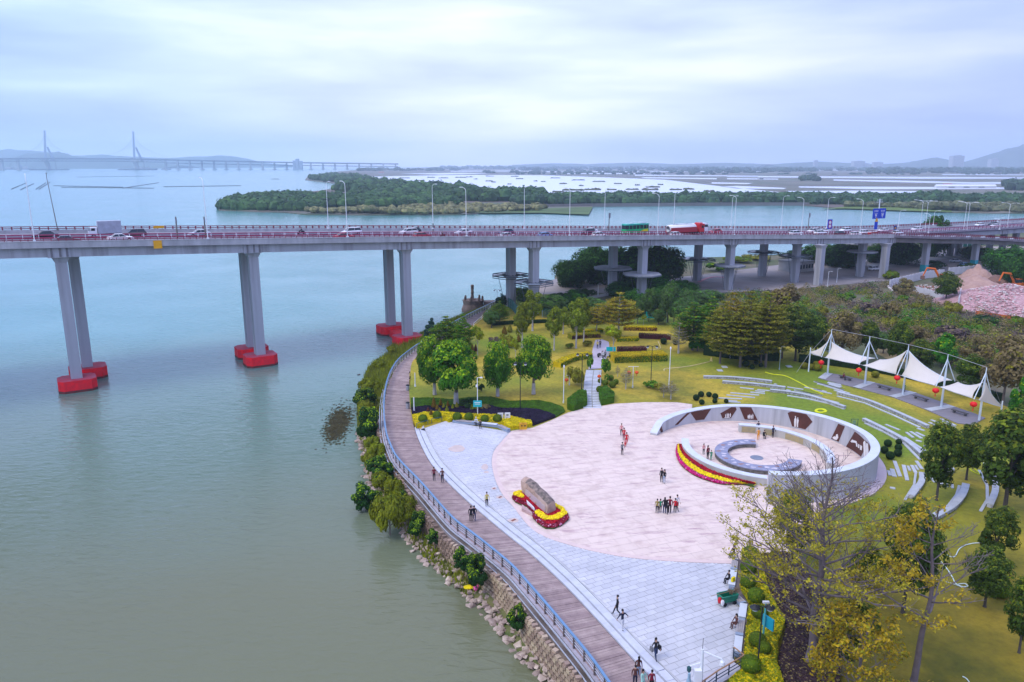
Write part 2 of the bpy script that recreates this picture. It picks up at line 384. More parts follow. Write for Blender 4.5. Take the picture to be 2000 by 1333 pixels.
# lawn sheet over everything inland of the boardwalk
lawn_poly = [Vector((p.x, p.y, 0)) for p in WALKIN[::-1]] + PL([(1100,570),(1200,585),(1320,590),(1500,600),(1600,640),(1700,660),(1850,700),(2000,735),(2300,780)],0)
def circ(cx, cy, r, a0, a1, n_=40, z=0): return [Vector((cx + r * math.cos(math.radians(a0 + (a1 - a0) * i / n_)), cy + r * math.sin(math.radians(a0 + (a1 - a0) * i / n_)), z)) for i in range(n_ + 1)]
PINK_TOP = [(999,842),(1040,836),(1075,822),(1110,806),(1146,797),(1172,794),(1200,789),(1260,786),(1320,786),(1352,790)]
PINK_RIGHT = [(1560,1045),(1545,1080),(1500,1104),(1447,1101)]
GRAY_RIGHT = [(1447,1101),(1441,1150),(1437,1176),(1447,1190),(1441,1224),(1434,1284),(1444,1300),(1470,1306),(1405,1340),(1350,1420)]
_up = [p for p in WALKIN if p.y > P(809,834, ZB).y - .2]
plaza_edge = PL([(822,838),(870,822),(883,824),(985,841)], Z0) + PL(PINK_TOP, Z0) + circ(32.3,94.8,14.3,112,8,30) + circ(30.6,96.3,18.06,8,-75,26) + PL(PINK_RIGHT, Z0) + PL(GRAY_RIGHT[1:], Z0)
lawn_poly = [Vector((120,-20,0)), Vector((140,60,0))] + PL([(2150,860),(1900,770),(1760,730),(1620,690),(1520,640),(1340,612),(1200,590),(1060,572)], Z0) + [Vector((p.x, p.y, 0)) for p in _up] + plaza_edge + [Vector((14,-20,0))]
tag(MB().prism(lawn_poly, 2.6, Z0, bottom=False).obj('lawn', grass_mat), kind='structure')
back_poly = PL([(1060,571.6),(1200,589.6),(1340,611.6),(1520,639.6),(1620,689.6),(1760,729.6),(1900,769.6),(2150,859.6)], Z0)
waste = [back_poly[0]] + back[:] + [Vector((615,420,0)), Vector((615,60,0)), Vector((141,60,0))] + back_poly[:0:-1]
tag(MB().prism(waste, 2.6, Z0 - .05, bottom=False).obj('waste_ground', dry_ground), kind='structure')
# levelled yard below the bridge
yard = PL([(1040,560),(1085,545),(1150,548),(1250,545),(1340,540),(1500,520),(1640,505),(1800,486),(2050,478),(2100,520),(1960,522),(1800,538),(1735,548),(1600,560),(1520,566),(1400,572),(1330,580),(1240,578),(1150,570),(1060,575)], Z0)
tag(MB().prism(yard, 3.4, Z0 + .03, bottom=False).obj('yard_paving', M('yard_paving', (0.30,0.27,0.27), scale=.12, col2=(0.16,0.15,0.15), bump=.2, col3=(.36,.30,.27))), kind='structure')
road = smooth(PL([(1700,520),(1800,507),(1900,498),(2000,486),(2120,470)], Z0),6)
tag(MB().sweep(road, [(-3,.08),(-3,.02),(3,.02),(3,.08)]).obj('service_road', M('pale_concrete', (0.40,0.38,0.37), scale=.3)), kind='structure')
# ===== far land
shore_far = [(427,411),(500,414),(560,416),(600,420.5),(740,421),(897,420.5),(950,417),(1055,416),(1150,414.5),(1158,404),(1300,402.5),(1560,401),(1640,408),(1760,411.5),(1850,416),(2000,418),(2400,430)]
back_far = [(3500,345),(3500,323.8),(1000,323.8),(860,326),(800,329),(700,332),(640,337),(600,346),(596,352),(640,357),(690,363),(640,371),(540,384),(440,398)]
far_poly = PL(shore_far, 0.0) + PL(back_far, 0.0)
far_mat = M('marsh_field', (0.20,0.165,0.13), scale=.02, col2=(0.07,0.11,0.06), col3=(0.12,0.09,0.075), stretch=(.5,4,1), contrast=(.44,.56), bump=0)
tag(MB().prism(far_poly, -1.5,.9, bottom=False).obj('marsh_land', far_mat), kind='structure')
pond_mat = bpy.data.materials.new('pond_water'); pond_mat.use_nodes = True; _, b_ = nodes_of(pond_mat)
b_.inputs['Base Color'].default_value = (.62,.66,.72,1); b_.inputs['Roughness'].default_value = .2
ponds = [
 [(700,345.5),(768,344),(900,341.5),(1055,342),(1200,347),(1300,351),(1392,362),(1470,370),(1540,377),(1500,383.5),(1400,382.5),(1300,382),(1160,379),(1055,381),(985,380),(897,368),(845,365),(775,358),(740,352)],
 [(1408,364),(1440,363),(1536,367),(1530,369),(1440,368)],
 [(1535,373),(1700,372),(1860,374),(1860,376.5),(1700,377),(1600,378),(1540,376)],
 [(1628,350.5),(1760,352.5),(1900,356),(2100,354),(2100,358),(1900,359),(1740,355.5),(1628,352.5)],
 [(1790,379),(1900,378),(2100,376),(2100,384),(1990,386),(1900,384),(1800,382)],
 [(1560,378.5),(1780,379.5),(1760,383),(1600,384),(1540,383)],
 [(1240,341),(1480,343),(1480,344.5),(1240,343)], [(1100,338),(1260,338.5),(1260,340),(1100,339.4)],
 [(780,339),(900,337.4),(960,338.6),(860,341)], [(880,333.6),(1040,333),(1040,334.3),(880,335)],
 [(1330,334),(1500,334.4),(1500,335.6),(1330,335)], [(1420,348),(1520,349),(1520,350.6),(1420,350)], [(1520,331),(1800,333),(1800,334.2),(1520,332.4)],
 [(1420,343.5),(2060,346.5),(2060,348.5),(1800,349),(1420,345.5)], [(1560,364),(2060,366),(2060,369),(1700,369.5),(1560,366)], [(1250,346),(1400,348),(1400,350),(1260,348)], [(1840,340),(2060,341),(2060,342.4),(1840,341.6)], [(1060,334.6),(1320,335),(1320,336),(1060,336)], [(1390,356),(1470,357.5),(1460,359.4),(1390,358.4)]]
for q in ponds:
 tag(MB().prism(PL(q, 1.0),.93,1.0, bottom=False).obj('pond', pond_mat), kind='structure')
# green spit in front of the tree belt and the grey sea wall
tag(MB().prism(PL([(1600,408),(1650,404),(1720,402),(1850,404),(1860,414),(1760,411),(1650,407)],1.0),.93,1.06, bottom=False).obj('grass_spit', M('spit_grass', (0.13,0.20,0.03), scale=.02, var=.5)), kind='structure')
tag(MB().prism(PL([(1150,419),(1158,404),(900,414),(950,416.5),(1055,415.5)],1.0),.93,1.06, bottom=False).obj('reed_bank', M('reed_green', (0.10,0.16,0.04), scale=.03, var=.5)), kind='structure')
sw = MB(); sw.sweep(PL([(1060,405.5),(1160,404),(1300,402.6),(1440,401.6),(1580,401.6)],0), [(-1,-1),(1.2,-1),(.7,3.2),(-1,3.2)])
tag(sw.obj('sea_wall', M('sea_wall', (0.16,0.15,0.15), scale=.05)), 'long low grey sea wall along the far bank of the river', 'wall')
# ---- foliage masses far away: many small crowns joined
def crowns_mesh(name, pts, mat, seg=7, rings=4):
 m_ = MB()
 for i, (p, rx, rz) in enumerate(pts):
  e_ = max(0,5 * noise.noise(Vector((p.x, p.y, 0)) * .02)); rz = min(rz, rx * .95); c_ = Vector((p.x, p.y, p.z + rz * .5 + e_)); m_.blob(c_, (rx, rx, rz), seg, rings, .3,1.3,0, i)
  for _ in range(9):
   d = Vector((R.gauss(0,1), R.gauss(0,1), abs(R.gauss(0,1)))).normalized(); m_.leaf(c_ + Vector((d.x * rx, d.y * rx, d.z * rz)) * R.uniform(.95,1.12), d + Vector((R.uniform(-.6,.6), R.uniform(-.6,.6),.3)), rx * .24,0,.7)
 return m_.obj(name, mat)
def in_poly(x, y, poly):
 c = False; n = len(poly)
 for i in range(n):
  a = poly[i]; b = poly[i - 1]
  if (a[1] > y) != (b[1] > y) and x < (b[0] - a[0]) * (y - a[1]) / (b[1] - a[1]) + a[0]: c = not c
 return c
def scatter_px(poly, n, z, rr):
 xs = [p[0] for p in poly]; ys = [p[1] for p in poly]; out = []
 while len(out) < n:
  x, y = rr.uniform(min(xs), max(xs)), rr.uniform(min(ys), max(ys))
  if in_poly(x, y, poly): out.append(P(x, y, z))
 return out
far_leaf = M('far_foliage', (0.05,0.105,0.022), scale=.08, col2=(0.012,0.045,0.012), island=.45, bump=.6, bscale=.8)
rr = random.Random(3)
head = [(430,408),(452,397),(500,390),(560,388),(640,384),(720,384),(800,388),(880,392),(900,404),(800,407),(720,408),(640,408),(600,412),(560,412),(450,410)]
pts = [(p, rr.uniform(3,6.5), rr.uniform(4,9)) for p in scatter_px(head, 1300,.9, rr)]
pts += [(p, rr.uniform(4,7), rr.uniform(7,11)) for p in scatter_px([(430,409),(448,396),(500,389),(590,386),(640,395),(560,411)],380,.9, rr)]
tag(crowns_mesh('mangrove_wood', pts, far_leaf), 'dense green wood covering the headland across the river', 'wood', kind='stuff')
pts = [(p, rr.uniform(5,10), rr.uniform(6,12)) for p in scatter_px([(600,350),(640,340),(700,346),(740,358),(800,364),(860,372),(980,384),(1060,386),(1060,391),(940,394),(800,386),(700,378),(650,372),(690,362),(640,356)],800,.9, rr)]
tag(crowns_mesh('ridge_wood', pts, far_leaf), 'tree covered spit curving back towards the far bridge', 'wood', kind='stuff')
pts = [(p, rr.uniform(3.5,6.5), rr.uniform(6,10)) for p in scatter_px([(1000,390),(1160,389),(1400,388),(1700,390),(2060,391),(2060,402),(1800,401),(1560,399),(1300,399),(1100,400),(1000,398)],1700,.9, rr)]
tag(crowns_mesh('tree_belt', pts, M('belt_foliage', (0.045,0.10,0.03), scale=.08, col2=(0.015,0.045,0.02), island=.4, bump=.5, bscale=.8)), 'long dark belt of trees along the far river bank', 'wood', kind='stuff')
pts = [(p, rr.uniform(2.5,5), rr.uniform(1.8,3.2)) for p in scatter_px([(600,417),(740,419),(897,418),(950,414),(1060,412),(1060,404),(900,402),(740,410),(620,412)],420,.9, rr)]
tag(crowns_mesh('reeds', pts, M('reeds', (0.22,0.20,0.08), scale=.3, col2=(.10,.11,.04), island=.4)), 'tan reeds along the near edge of the headland', 'reeds', kind='stuff')
pts = [(p, rr.uniform(3,6), rr.uniform(2,4)) for p in scatter_px([(1600,403),(1850,403),(2060,407),(2060,416),(1860,413),(1760,406)],260,.9, rr)]
tag(crowns_mesh('reeds', pts, M('reeds_dark', (0.15,0.15,0.07), scale=.3, col2=(.07,.09,.04), island=.4)), 'olive reeds on the right part of the far bank', 'reeds', kind='stuff')
# hazy plain: tree lines and scattered far crowns
pts = []
for (x0, x1, y0, y1, n_, r0, r1, h) in ((860,2060,326,330,420,16,38,12),(1000,2060,330,334,300,14,30,10),(1340,1600,333,336,90,10,25,12),(1700,2060,333,339,160,10,26,14),(700,900,330,334,70,12,25,9),(930,1500,336.5,338,80,8,16,6),(1200,2060,340,341,40,6,14,4),(1560,1600,349,354,20,5,9,9),(1960,2060,360,374,40,6,11,11),(1000,1300,340,341,40,5,11,5)):
 for _ in range(n_):
  pts.append((P(rr.uniform(x0, x1), rr.uniform(y0, y1),.9), rr.uniform(r0, r1), h * rr.uniform(.6,1.3)))
tag(crowns_mesh('far_woodland', pts, M('plain_foliage', (0.035,0.07,0.035), scale=.01, var=.5, island=.4),6,4), 'far woodland and hedgerows fading into blue haze', 'wood', kind='stuff')
# overgrown islets in the ponds, each one a thing
isl_mat = M('islet_scrub', (0.10,0.095,0.045), scale=.2, col2=(0.05,0.06,0.03), island=.4)
isl = [(917,346,8),(929,350,5),(955,354,9),(964,356,6),(1015,349.5,9),(995,360,5),(1046,354,5),(1061,355,6),(1135,363,6),(1100,359,9),(1245,362,6),(1207,359,10),(1290,361,7),(842,347,10),(900,347,13),(866,348,12),(1085,348,12),(1130,352,16),(1170,355,16),(1005,345,10),(957,344.4,10),(820,353,12),(835,357,9),(790,348,14),(1275,366,18),(1120,372,26),(1158,371,20),(1195,371,12),(1235,370.5,16),(1270,371,20),(1320,371,16),(1345,370,14),(1090,375,14),(1010,373,12),(980,372,10),(1435,379,12),(1385,374,13),(1400,378,10)]
for i, (x, y, w) in enumerate(isl):
 p = P(x, y, 1.0); k = 1 / pxm(p); q = MB(); ww = w * k / 1.2
 for j in range(5): q.blob(((j - 2) * ww * .33, rr.uniform(-1,1),.5),(ww * .34,2.5, rr.uniform(.8,1.8) + w * .03),8,5,.4,1.2,0, i * 7 + j)
 tag(q.obj('pond_islet', isl_mat, loc=p), 'small scrub covered islet in the wide pond beyond the river', 'islet', 'scrub islets scattered in the big pond')
# far houses and towers on the plain
def tower(x, ytop, ybase, w, d, label, name='tower_block', mat=None, storeys=10):
 p = P(x, ybase, .9); k = 1 / pxm(p); ww = w * k; h = zat(p, ytop) - .9
 t_ = thing(name, label, 'building', p)
 MB().box((0,0, h / 2),(ww, d, h)).box((ww * .1,0, h * 1.02),(ww * .4, d * .6, h * .06)).obj('wall', mat or M('hazy_wall', (0.40,0.40,0.42)), t_)
 win = M('far_window', (0.08,0.10,0.13), rough=.3)
 for i in range(storeys):
  MB().box((0,-d / 2 - .1, h * (i + .5) / storeys),(ww * .9,.3, h / storeys * .35)).obj('window_band', win, t_)
 return t_
tower(1592,313,329,7,30, 'slim pale tower block on the hazy horizon')
tower(1675,314.5,329,22,60, 'broad low tower block with a stepped top on the horizon')
tower(1688,319,329,14,60, 'low slab block right beside the broad one on the horizon')
tower(1713,316.5,329,18,40, 'square hazy block in the middle of the skyline on the right')
tower(1866,304,330,22,60, 'tallest hazy tower block on the right of the skyline', storeys=16)
tower(1938,310,330,15,50, 'faint square tower near the right hill', storeys=14)
tower(1485,348,348.8 + 1,8,20, 'small dark hut among the ponds')
tower(1464,319,324.9,20,60, 'wide low building on the middle of the horizon', storeys=3)
for (x, y, w, lab) in ((1885,366,116, 'long white greenhouse roof on the marsh on the right'),(1850,364,18, 'short reddish shed at the left end of the greenhouse'),(745,337,10, 'small white house on the tree covered spit'),(706,371,10, 'white hut with grey roof among the headland trees'),(651,343.5,9, 'pale blue roofed shed at the tip of the far spit'),(676,346,10, 'red roofed house on the far spit')):
 p = P(x, y + 1.5,.9); k = 1 / pxm(p); t_ = thing('shed' if w > 11 else 'house', lab, 'building', p)
 hw = w * k / 2; hh = 3.5; dd = 8
 wallm = M('white_wall', (.62,.62,.62)); roofm = M('white_roof', (.72,.74,.76)) if 'red' not in lab else M('red_roof', (.35,.10,.07))
 MB().box((0,0, hh / 2),(hw * 2, dd, hh)).obj('wall', wallm, t_)
 MB().add([(-hw, -dd / 2 - .5, hh),(hw, -dd / 2 - .5, hh),(hw, dd / 2 + .5, hh),(-hw, dd / 2 + .5, hh),(-hw, 0, hh + 3),(hw, 0, hh + 3)], [(0,1,5,4),(2,3,4,5),(0,4,3),(1,2,5),(3,2,1,0)]).obj('roof', roofm, t_)
 for j in (-.5,0,.5): MB().box((hw * j, -dd / 2 - .05,1.8),(hw * .2,.2,1.2)).obj('window', M('far_window', (0,0,0)), t_)
# hills beyond
def hill(pts, Y, name='hills', depth=900):
 top = [PY(x, y, Y) for x, y in pts]; m_ = MB()
 top = smooth(top, 5)
 rows = []
 for k, (dy, f) in enumerate(((-depth, 0),(-depth * .6,.45),(-depth * .25,.85),(0,1),(depth * .5,.6),(depth, 0))):
  rows.append([Vector((p.x, Y + dy + 60 * noise.noise(Vector((i * .3, k, 1))), max(0, p.z) * f * (1 + .12 * noise.noise(Vector((i * .5, k * 2,0)))) - .5)) for i, p in enumerate(top)])
 m_.grid(rows)
 return tag(m_.obj(name, M('hill_forest', (0.05,0.085,0.05), scale=.004, var=.5), sm=True), kind='structure')
hill([(-150,322),(20,312),(50,302),(75,299),(100,298),(115,296.5),(130,300),(150,306),(190,310),(240,313),(300,318),(360,323)],7600, depth=500)
hill([(-300,316),(-100,294),(0,293),(80,295),(140,304),(200,302),(260,306),(330,308),(420,304),(460,306),(520,318),(560,321)],9500, depth=600)
hill([(1500,321),(1600,316),(1700,320),(1760,318),(1800,312),(1830,308),(1880,316),(1920,306),(1960,292),(1985,287),(2030,280),(2150,290),(2300,320)],7600, depth=500)
hill([(1000,322),(1080,319),(1160,320),(1240,317.5),(1330,320),(1420,318),(1500,320.5),(1560,322)],8800, depth=400)
# fish trap stakes on the wide water at the left
def stakes(a, b, n_, lab, bow=0):
 A, B = P(*a, 0), P(*b, 0); q = MB()
 for i in range(n_):
  t = i / (n_ - 1); p = A.lerp(B, t); q.box((p.x, p.y + bow * math.sin(t * PI),.6),(.35,.35,1.6))
 q.tube([A.lerp(B, t / 8) + Vector((0, bow * math.sin(t / 8 * PI),.5)) for t in range(9)],.4,4)
 tag(q.obj('fish_trap', M('dark_stake', (.05,.05,.06))), lab, 'fish trap', 'fish trap lines in the estuary')
for a, b, lab in (((22,370),(50,358), 'faint fish trap line furthest left in the estuary'),((40,371),(66,359), 'short dark fish trap line left of the white pole'),((70,370),(90,357), 'steep fish trap line beside the leaning black lamp'),((76,370),(98,356), 'second steep fish trap line right of the leaning lamp'),((105,363),(240,366), 'long low row of fish trap stakes'),((120,366),(300,368), 'lowest long row of dark fish traps'),((240,368),(310,357), 'fish trap line curving up to the right'),((320,365),(470,363), 'thin fish trap line in mid estuary'),((150,346),(300,344), 'faint high fish trap line below the far bridge'),((530,350),(545,350), 'short dark raft off the far spit')):
 stakes(a, b, 22, lab)
# ---- closed box of haze round the whole place
hz = MB().box((0,700,168),(19400,22400,344)).obj('haze', bpy.data.materials.new('haze_air'))
hm = hz.data.materials[0]; hm.use_nodes = True; hn = hm.node_tree; hn.nodes.clear()
ho = hn.nodes.new('ShaderNodeOutputMaterial'); hv = hn.nodes.new('ShaderNodeVolumePrincipled')
hv.inputs['Color'].default_value = (0.70,0.85,1.0,1); hv.inputs['Density'].default_value = 1.2e-4; hv.inputs['Anisotropy'].default_value = 0.0
hn.links.new(hv.outputs[0], ho.inputs['Volume'])
tag(hz, kind='stuff')
# ===== the road bridge
BE = [(-138.1,99,29.9),(-109.5,117.2,29.1),(-80.9,135.3,28.1),(-52.2,153.4,26.85),(-23.7,171.6,25.5),(6.4,191,23.85),(37.8,211,22.2),(67.4,228.6,20.7),(99.1,243.2,19.4),(129.1,257.2,18.3),(152.0,269.0,17.7),(174.9,281.5,17.4),(201,295,17.2),(232,311,17.2),(280,336,17.2)]
BP = smooth([Vector(p) for p in BE],8)
def bsub(i0, i1): return BP[i0 * 8:i1 * 8 + 1]
BS = [0]
for a, b in zip(BP, BP[1:]): BS.append(BS[-1] + (b - a).length)
def bat(s, d=0.0, dz=0.0):
 """point on the bridge: s metres along, d metres in from the near edge, dz above the road surface"""
 s = min(max(s, 0), BS[-1] - .01); j = 0
 while BS[j + 1] < s: j += 1
 t = (s - BS[j]) / (BS[j + 1] - BS[j]); p = BP[j].lerp(BP[j + 1], t)
 u = (BP[j + 1] - BP[j]); ang = math.atan2(u.y, u.x); u.z = 0; u.normalize()
 return Vector((p.x - u.y * d, p.y + u.x * d, p.z - .95 + dz)), ang
def bfind(px, d, dz=0.0):
 """s at which the point shows at image column px"""
 lo, hi = 0, BS[-1]
 for _ in range(40):
  m_ = (lo + hi) / 2; p, _a = bat(m_, d, dz); x = 1000 + p.x * pxm(p)
  if x < px: lo = m_
  else: hi = m_
 return lo
WD = 29.0; NR = 9   # deck width; index of the joint where the ramp leaves
br_conc = M('bridge_concrete', (0.40,0.405,0.45), scale=.8, col2=(0.27,0.27,0.29), bump=.1, stretch=(1,1,.07), contrast=(.38,.6), col3=(.36,.365,.40))
br_par = M('bridge_parapet', (0.46,0.45,0.47), scale=.6, var=.3, stretch=(1,1,.2))
br_road = M('bridge_asphalt', (0.10,0.085,0.12), scale=.3, var=.25)
br_dark = M('bridge_joint', (0.22,0.21,0.23), scale=.4)
red_paint = M('red_rail_paint', (0.26,0.02,0.05), scale=1, var=.2)
white_paint = M('white_paint', (0.78,0.78,0.80), scale=.6, var=.08, rough=.5)
red_foot = M('red_footing_paint', (0.90,0.010,0.022), scale=1.1, col2=(0.68,0.015,0.03), rough=.75, bump=.3)
turq = M('turquoise_band', (0.03,0.38,0.42))
foot_top = M('faded_red_concrete', (0.42,0.10,0.14), scale=.5, col2=(0.55,0.03,0.06))
bridge = thing('road_bridge', 'long grey concrete road bridge on red footed piers crossing the river', 'bridge')
main = bsub(0,14)
w_ = lambda d: -d      # sweep measures to the right; the deck lies to the left of travel
def sec(m_, path, d0, d1, z0, z1, mi=0): m_.sweep(path, [(-d1, z0),(-d0, z0),(-d0, z1),(-d1, z1)], mi)
q = MB(); sec(q, bsub(0, NR),0.0,0.42,-1.2,0.0); sec(q, bsub(0, NR),-.06,.5,-.12,.03); q.obj('parapet', br_par, bridge)
q = MB(); sec(q, main, WD - .42, WD, -1.2,0.0); q.obj('parapet', br_par, bridge)
q = MB(); sec(q, bsub(0, NR),.43, WD - .43,-1.28,-.95); sec(q, bsub(NR, 14),9.4, WD - .43,-1.28,-.95); q.obj('road_deck', br_road, bridge)
# light coloured shoulders, edge lines and lane dashes
q = MB()
sec(q, bsub(0, NR),.7,.86,-.944,-.940); sec(q, main, 16.1,16.26,-.944,-.940); sec(q, bsub(0, NR),12.7,12.86,-.944,-.94); sec(q, main, WD - 2.6, WD - 2.44,-.944,-.94)
for d in (4.7,8.6,19.8,23.4):
 s = 4.0
 while s < BS[-1] - 10:
  a, _ = bat(s, d - .08,.006); b, _ = bat(s, d + .08,.006); c, _ = bat(s + 4, d + .08,.006); e_, _ = bat(s + 4, d - .08,.006)
  if d > 9 or s < BS[NR * 8]: q.add([a, e_, c, b], [(0,1,2,3)])
  s += 10
q.obj('lane_marking', white_paint, bridge)
q = MB(); sec(q, main, WD - 2.3, WD - .43,-.949,-.75); q.obj('far_walkway', M('walkway_concrete', (.36,.35,.37)), bridge)
for i in range(14):
 g = MB(); path = bsub(i, i + 1)
 d0 = .85 if i < NR else 10.0
 trim = [path[0].lerp(path[1],.12)] + path[1:-1] + [path[-1].lerp(path[-2],.12)]
 sec(g, trim, d0, WD - .9,-2.92,-1.28); g.obj('girder', br_conc, bridge)
for i in range(15):
 p = BP[min(i * 8, len(BP) - 1)]; t_, a = bat(BS[min(i * 8, len(BS) - 1)],0)
 d0 = .62 if i <= NR else 9.7
 g = MB(); c, _ = bat(BS[i * 8 if i < 14 else -1],(d0 + WD - .7) / 2)
 g.box((c.x, c.y, p.z - 2.14),(3.6, WD - .7 - d0,1.72), a)
 for s_ in (-1.1,.2,1.3):
  cc, _ = bat(BS[min(i * 8, len(BS) - 1)] + s_, d0 - .02); g.box((cc.x, cc.y, p.z - 2.1),(.35,.12,1.6), a, 1)
 g.obj('crosshead', [br_conc, br_dark], bridge)
# guard rails
def rail(path, d, z0, hts, posts, gap, mat, pmat, name='guard_rail', par=None, s0=0, s1=None, post_h=.62, r=.055, pw=.09):
 par = par or bridge; g = MB(); line = offset(path, -d)
 for h in hts: g.sweep(line, [(-r, z0 + h - r),(r, z0 + h - r),(r, z0 + h + r),(-r, z0 + h + r)])
 g.obj(name, mat, par)
 if posts:
  pts = resample(line, step=gap); h_ = MB()
  for k in range(len(pts)):
   p = pts[k]; nx = pts[min(k + 1, len(pts) - 1)] - pts[max(0, k - 1)]
   h_.box((p.x, p.y, p.z + z0 + post_h / 2),(pw, pw * 1.6, post_h), math.atan2(nx.y, nx.x))
  tag(h_.obj('rail_post', pmat, par), kind='stuff')
rail(bsub(0, NR),.2,0,(.22,.5), True, 1.15, red_paint, red_paint, r=.05, post_h=.5)
rail(main, WD - .2,0,(.25,.62), True, 1.6, red_paint, red_paint, r=.08, pw=.22)
pink_paint = M('pink_rail_paint', (0.42,0.06,0.14), scale=1)
rail(main, 14.0,-.95,(.45,.95), True, 2.6, pink_paint, white_paint, name='median_rail', post_h=1.0, pw=.11)
rail(main, 15.0,-.95,(.45,.95), True, 2.6, pink_paint, white_paint, name='median_rail', post_h=1.0, pw=.11)
# piers
def pier(x, y, zb, ztop, w=1.9, d=2.1, ang=.565, foot=None, band=None, label=None):
 h = ztop - zb; g = MB()
 g.box((0,0,(h - 1.1) / 2),(w, d, h - 1.1)); g.add([], [])
 o = g.obj('pier', br_conc, bridge, loc=(x, y, zb), rot=ang)
 c = MB(); k = .55
 c.add([(-w / 2,-d / 2, h - 1.1),(w / 2,-d / 2, h - 1.1),(w / 2, d / 2, h - 1.1),(-w / 2, d / 2, h - 1.1),(-w / 2 - k, -d / 2 - .3, h),(w / 2 + k, -d / 2 - .3, h),(w / 2 + k, d / 2 + .6, h),(-w / 2 - k, d / 2 + .6, h)], [(3,2,1,0),(4,5,6,7),(0,1,5,4),(1,2,6,5),(2,3,7,6),(3,0,4,7)])
 c.obj('pier_cap', br_conc, o)
 if band: MB().box((0,0,1.4),(w + .04, d + .04,2.8)).obj('painted_band', M('turquoise_band', (0.03,0.38,0.42)), o)
 if foot:
  f = MB(); a, b_ = foot; ch = .95
  poly = [(-a / 2 + ch, -b_ / 2),(a / 2 - ch, -b_ / 2),(a / 2,-b_ / 2 + ch),(a / 2, b_ / 2 - ch),(a / 2 - ch, b_ / 2),(-a / 2 + ch, b_ / 2),(-a / 2, b_ / 2 - ch),(-a / 2,-b_ / 2 + ch)]
  f.prism(poly, -4.5,-.02,0, mi_top=1); f.obj('footing', [red_foot, foot_top], o); MB().prism([(a * 1.006, b * 1.006) for a, b in poly],-2.6,-1.85, top=False).obj('tide_mark', M('tide_mark', (.20,.03,.03), scale=1.5, col2=(.08,.04,.03)), o)
 return o
def ptop(x, y):
 best = min(range(len(BP)), key=lambda i: (BP[i].x + 10 - x) ** 2 * .2 + ((BP[i] - Vector((x, y, BP[i].z))).length) ** 2)
 return BP[best].z - 2.92
def girder_under(x, y):
 b_ = min(BP, key=lambda p: (p.x - x) ** 2 + (p.y - y) ** 2); return b_.z - 2.93
dirn = .565
for k, (x, y) in enumerate(((-139.3,101),(-110.7,119),(-82.1,137.6),(-53.4,155.7),(-24.6,173.9))):
 pier(x, y, 2.3, girder_under(x, y), foot=(6.4,5.2))
for k, (x, y) in enumerate(((-142.5,109.5),(-113.5,127.5),(-84.6,145.9),(-57.6,162.8),(-30.4,186.0))):
 pier(x, y, 2.3, girder_under(x, y), foot=(6.6,5.2))
for a, b in (((-82.1,137.6),(-84.6,145.9)),((-53.4,155.7),(-57.6,162.8)),((-24.6,173.9),(-30.4,186.0))):
 a, b = Vector((*a, 1.2)), Vector((*b, 1.2)); dv = b - a
 MB().box((a + b) / 2 - Vector((0,0,.8)),(2.6, dv.length, 2.4), math.atan2(dv.y, dv.x) - PI / 2).obj('footing_beam', red_foot, bridge)
def land_pier(x, y, band=None, w=1.9, zt=None):
 p = P(x, y, Z0); pier(p.x, p.y, Z0 - .3,(zt if zt else girder_under(p.x, p.y)), band=band, w=w)
_p = lambda X, Y: pier(X, Y, Z0 - .3, girder_under(X, Y))
_p(5.6,193.4); _p(-.3,203); _p(36.9,213.6); _p(30.2,226)
for x, y in ((1422,566),(1361,548),(1597,557),(1551,551),(1488,539),(1679,540),(1724,543)): land_pier(x, y)
# ramp that leaves the bridge on the right
ramp = thing('slip_ramp', 'curving slip ramp descending to the right from the bridge joint', 'bridge ramp')
RP = smooth([BP[NR * 8] + Vector((0,0,0)), Vector((152,268.6,16.7)), Vector((174.9,281.0,15.2)), Vector((200,293.5,13.0)), Vector((232,309,10.8)), Vector((275,330,9))],7)
br_brown = M('ramp_girder', (0.20,0.18,0.18), scale=.3, var=.3)
q = MB(); sec(q, RP, 0,.4,-1.05,-.25); q.obj('parapet', M('ramp_parapet', (0.26,0.22,0.25), scale=.4, var=.4), ramp)
q = MB(); sec(q, RP, 8.6,9.0,-1.05,-.25); q.obj('parapet', br_par, ramp)
q = MB(); sec(q, RP, .4,8.6,-1.25,-.95); q.obj('road_deck', br_road, ramp)
q = MB(); sec(q, RP, 1.0,8.0,-2.7,-1.25); q.obj('girder', br_brown, ramp)
rl = resample(offset(RP, -.2), step=9.0)
for k, (a, b) in enumerate(zip(rl, rl[1:])):
 d_ = b - a; c = a + d_ * .5
 MB().box((c.x, c.y, c.z - .02),(d_.length * .3,.1,.4), math.atan2(d_.y, d_.x)).obj('white_panel', white_paint, ramp)
rail(RP, .2,-.25,(.3,.7), True, 1.3, red_paint, red_paint, par=ramp)
rail(RP, 8.8,-.25,(.3,.7), True, 1.3, red_paint, red_paint, par=ramp)
def rpier(x, y, ramp_=True, band=True):
 p = P(x, y, Z0); k = min(RP, key=lambda r: (r.x - p.x) ** 2 + (r.y - p.y) ** 2)
 zt = k.z - 2.7 if ramp_ else 14.2
 g = MB().box((0,0,(zt - Z0) / 2),(1.9,1.9, zt - Z0)); o = g.obj('pier', br_conc, ramp if ramp_ else bridge, loc=(p.x, p.y, Z0), rot=.5)
 if band: MB().box((0,0,1.3),(1.95,1.95,2.6)).obj('painted_band', M('turquoise_band', (0,0,0)), o)
rpier(1804,531); rpier(1901,521)
for x, y in ((1775,505),(1855,500),(1870,500),(1955,500),(1978,503),(1930,500)): rpier(x, y, False, False)
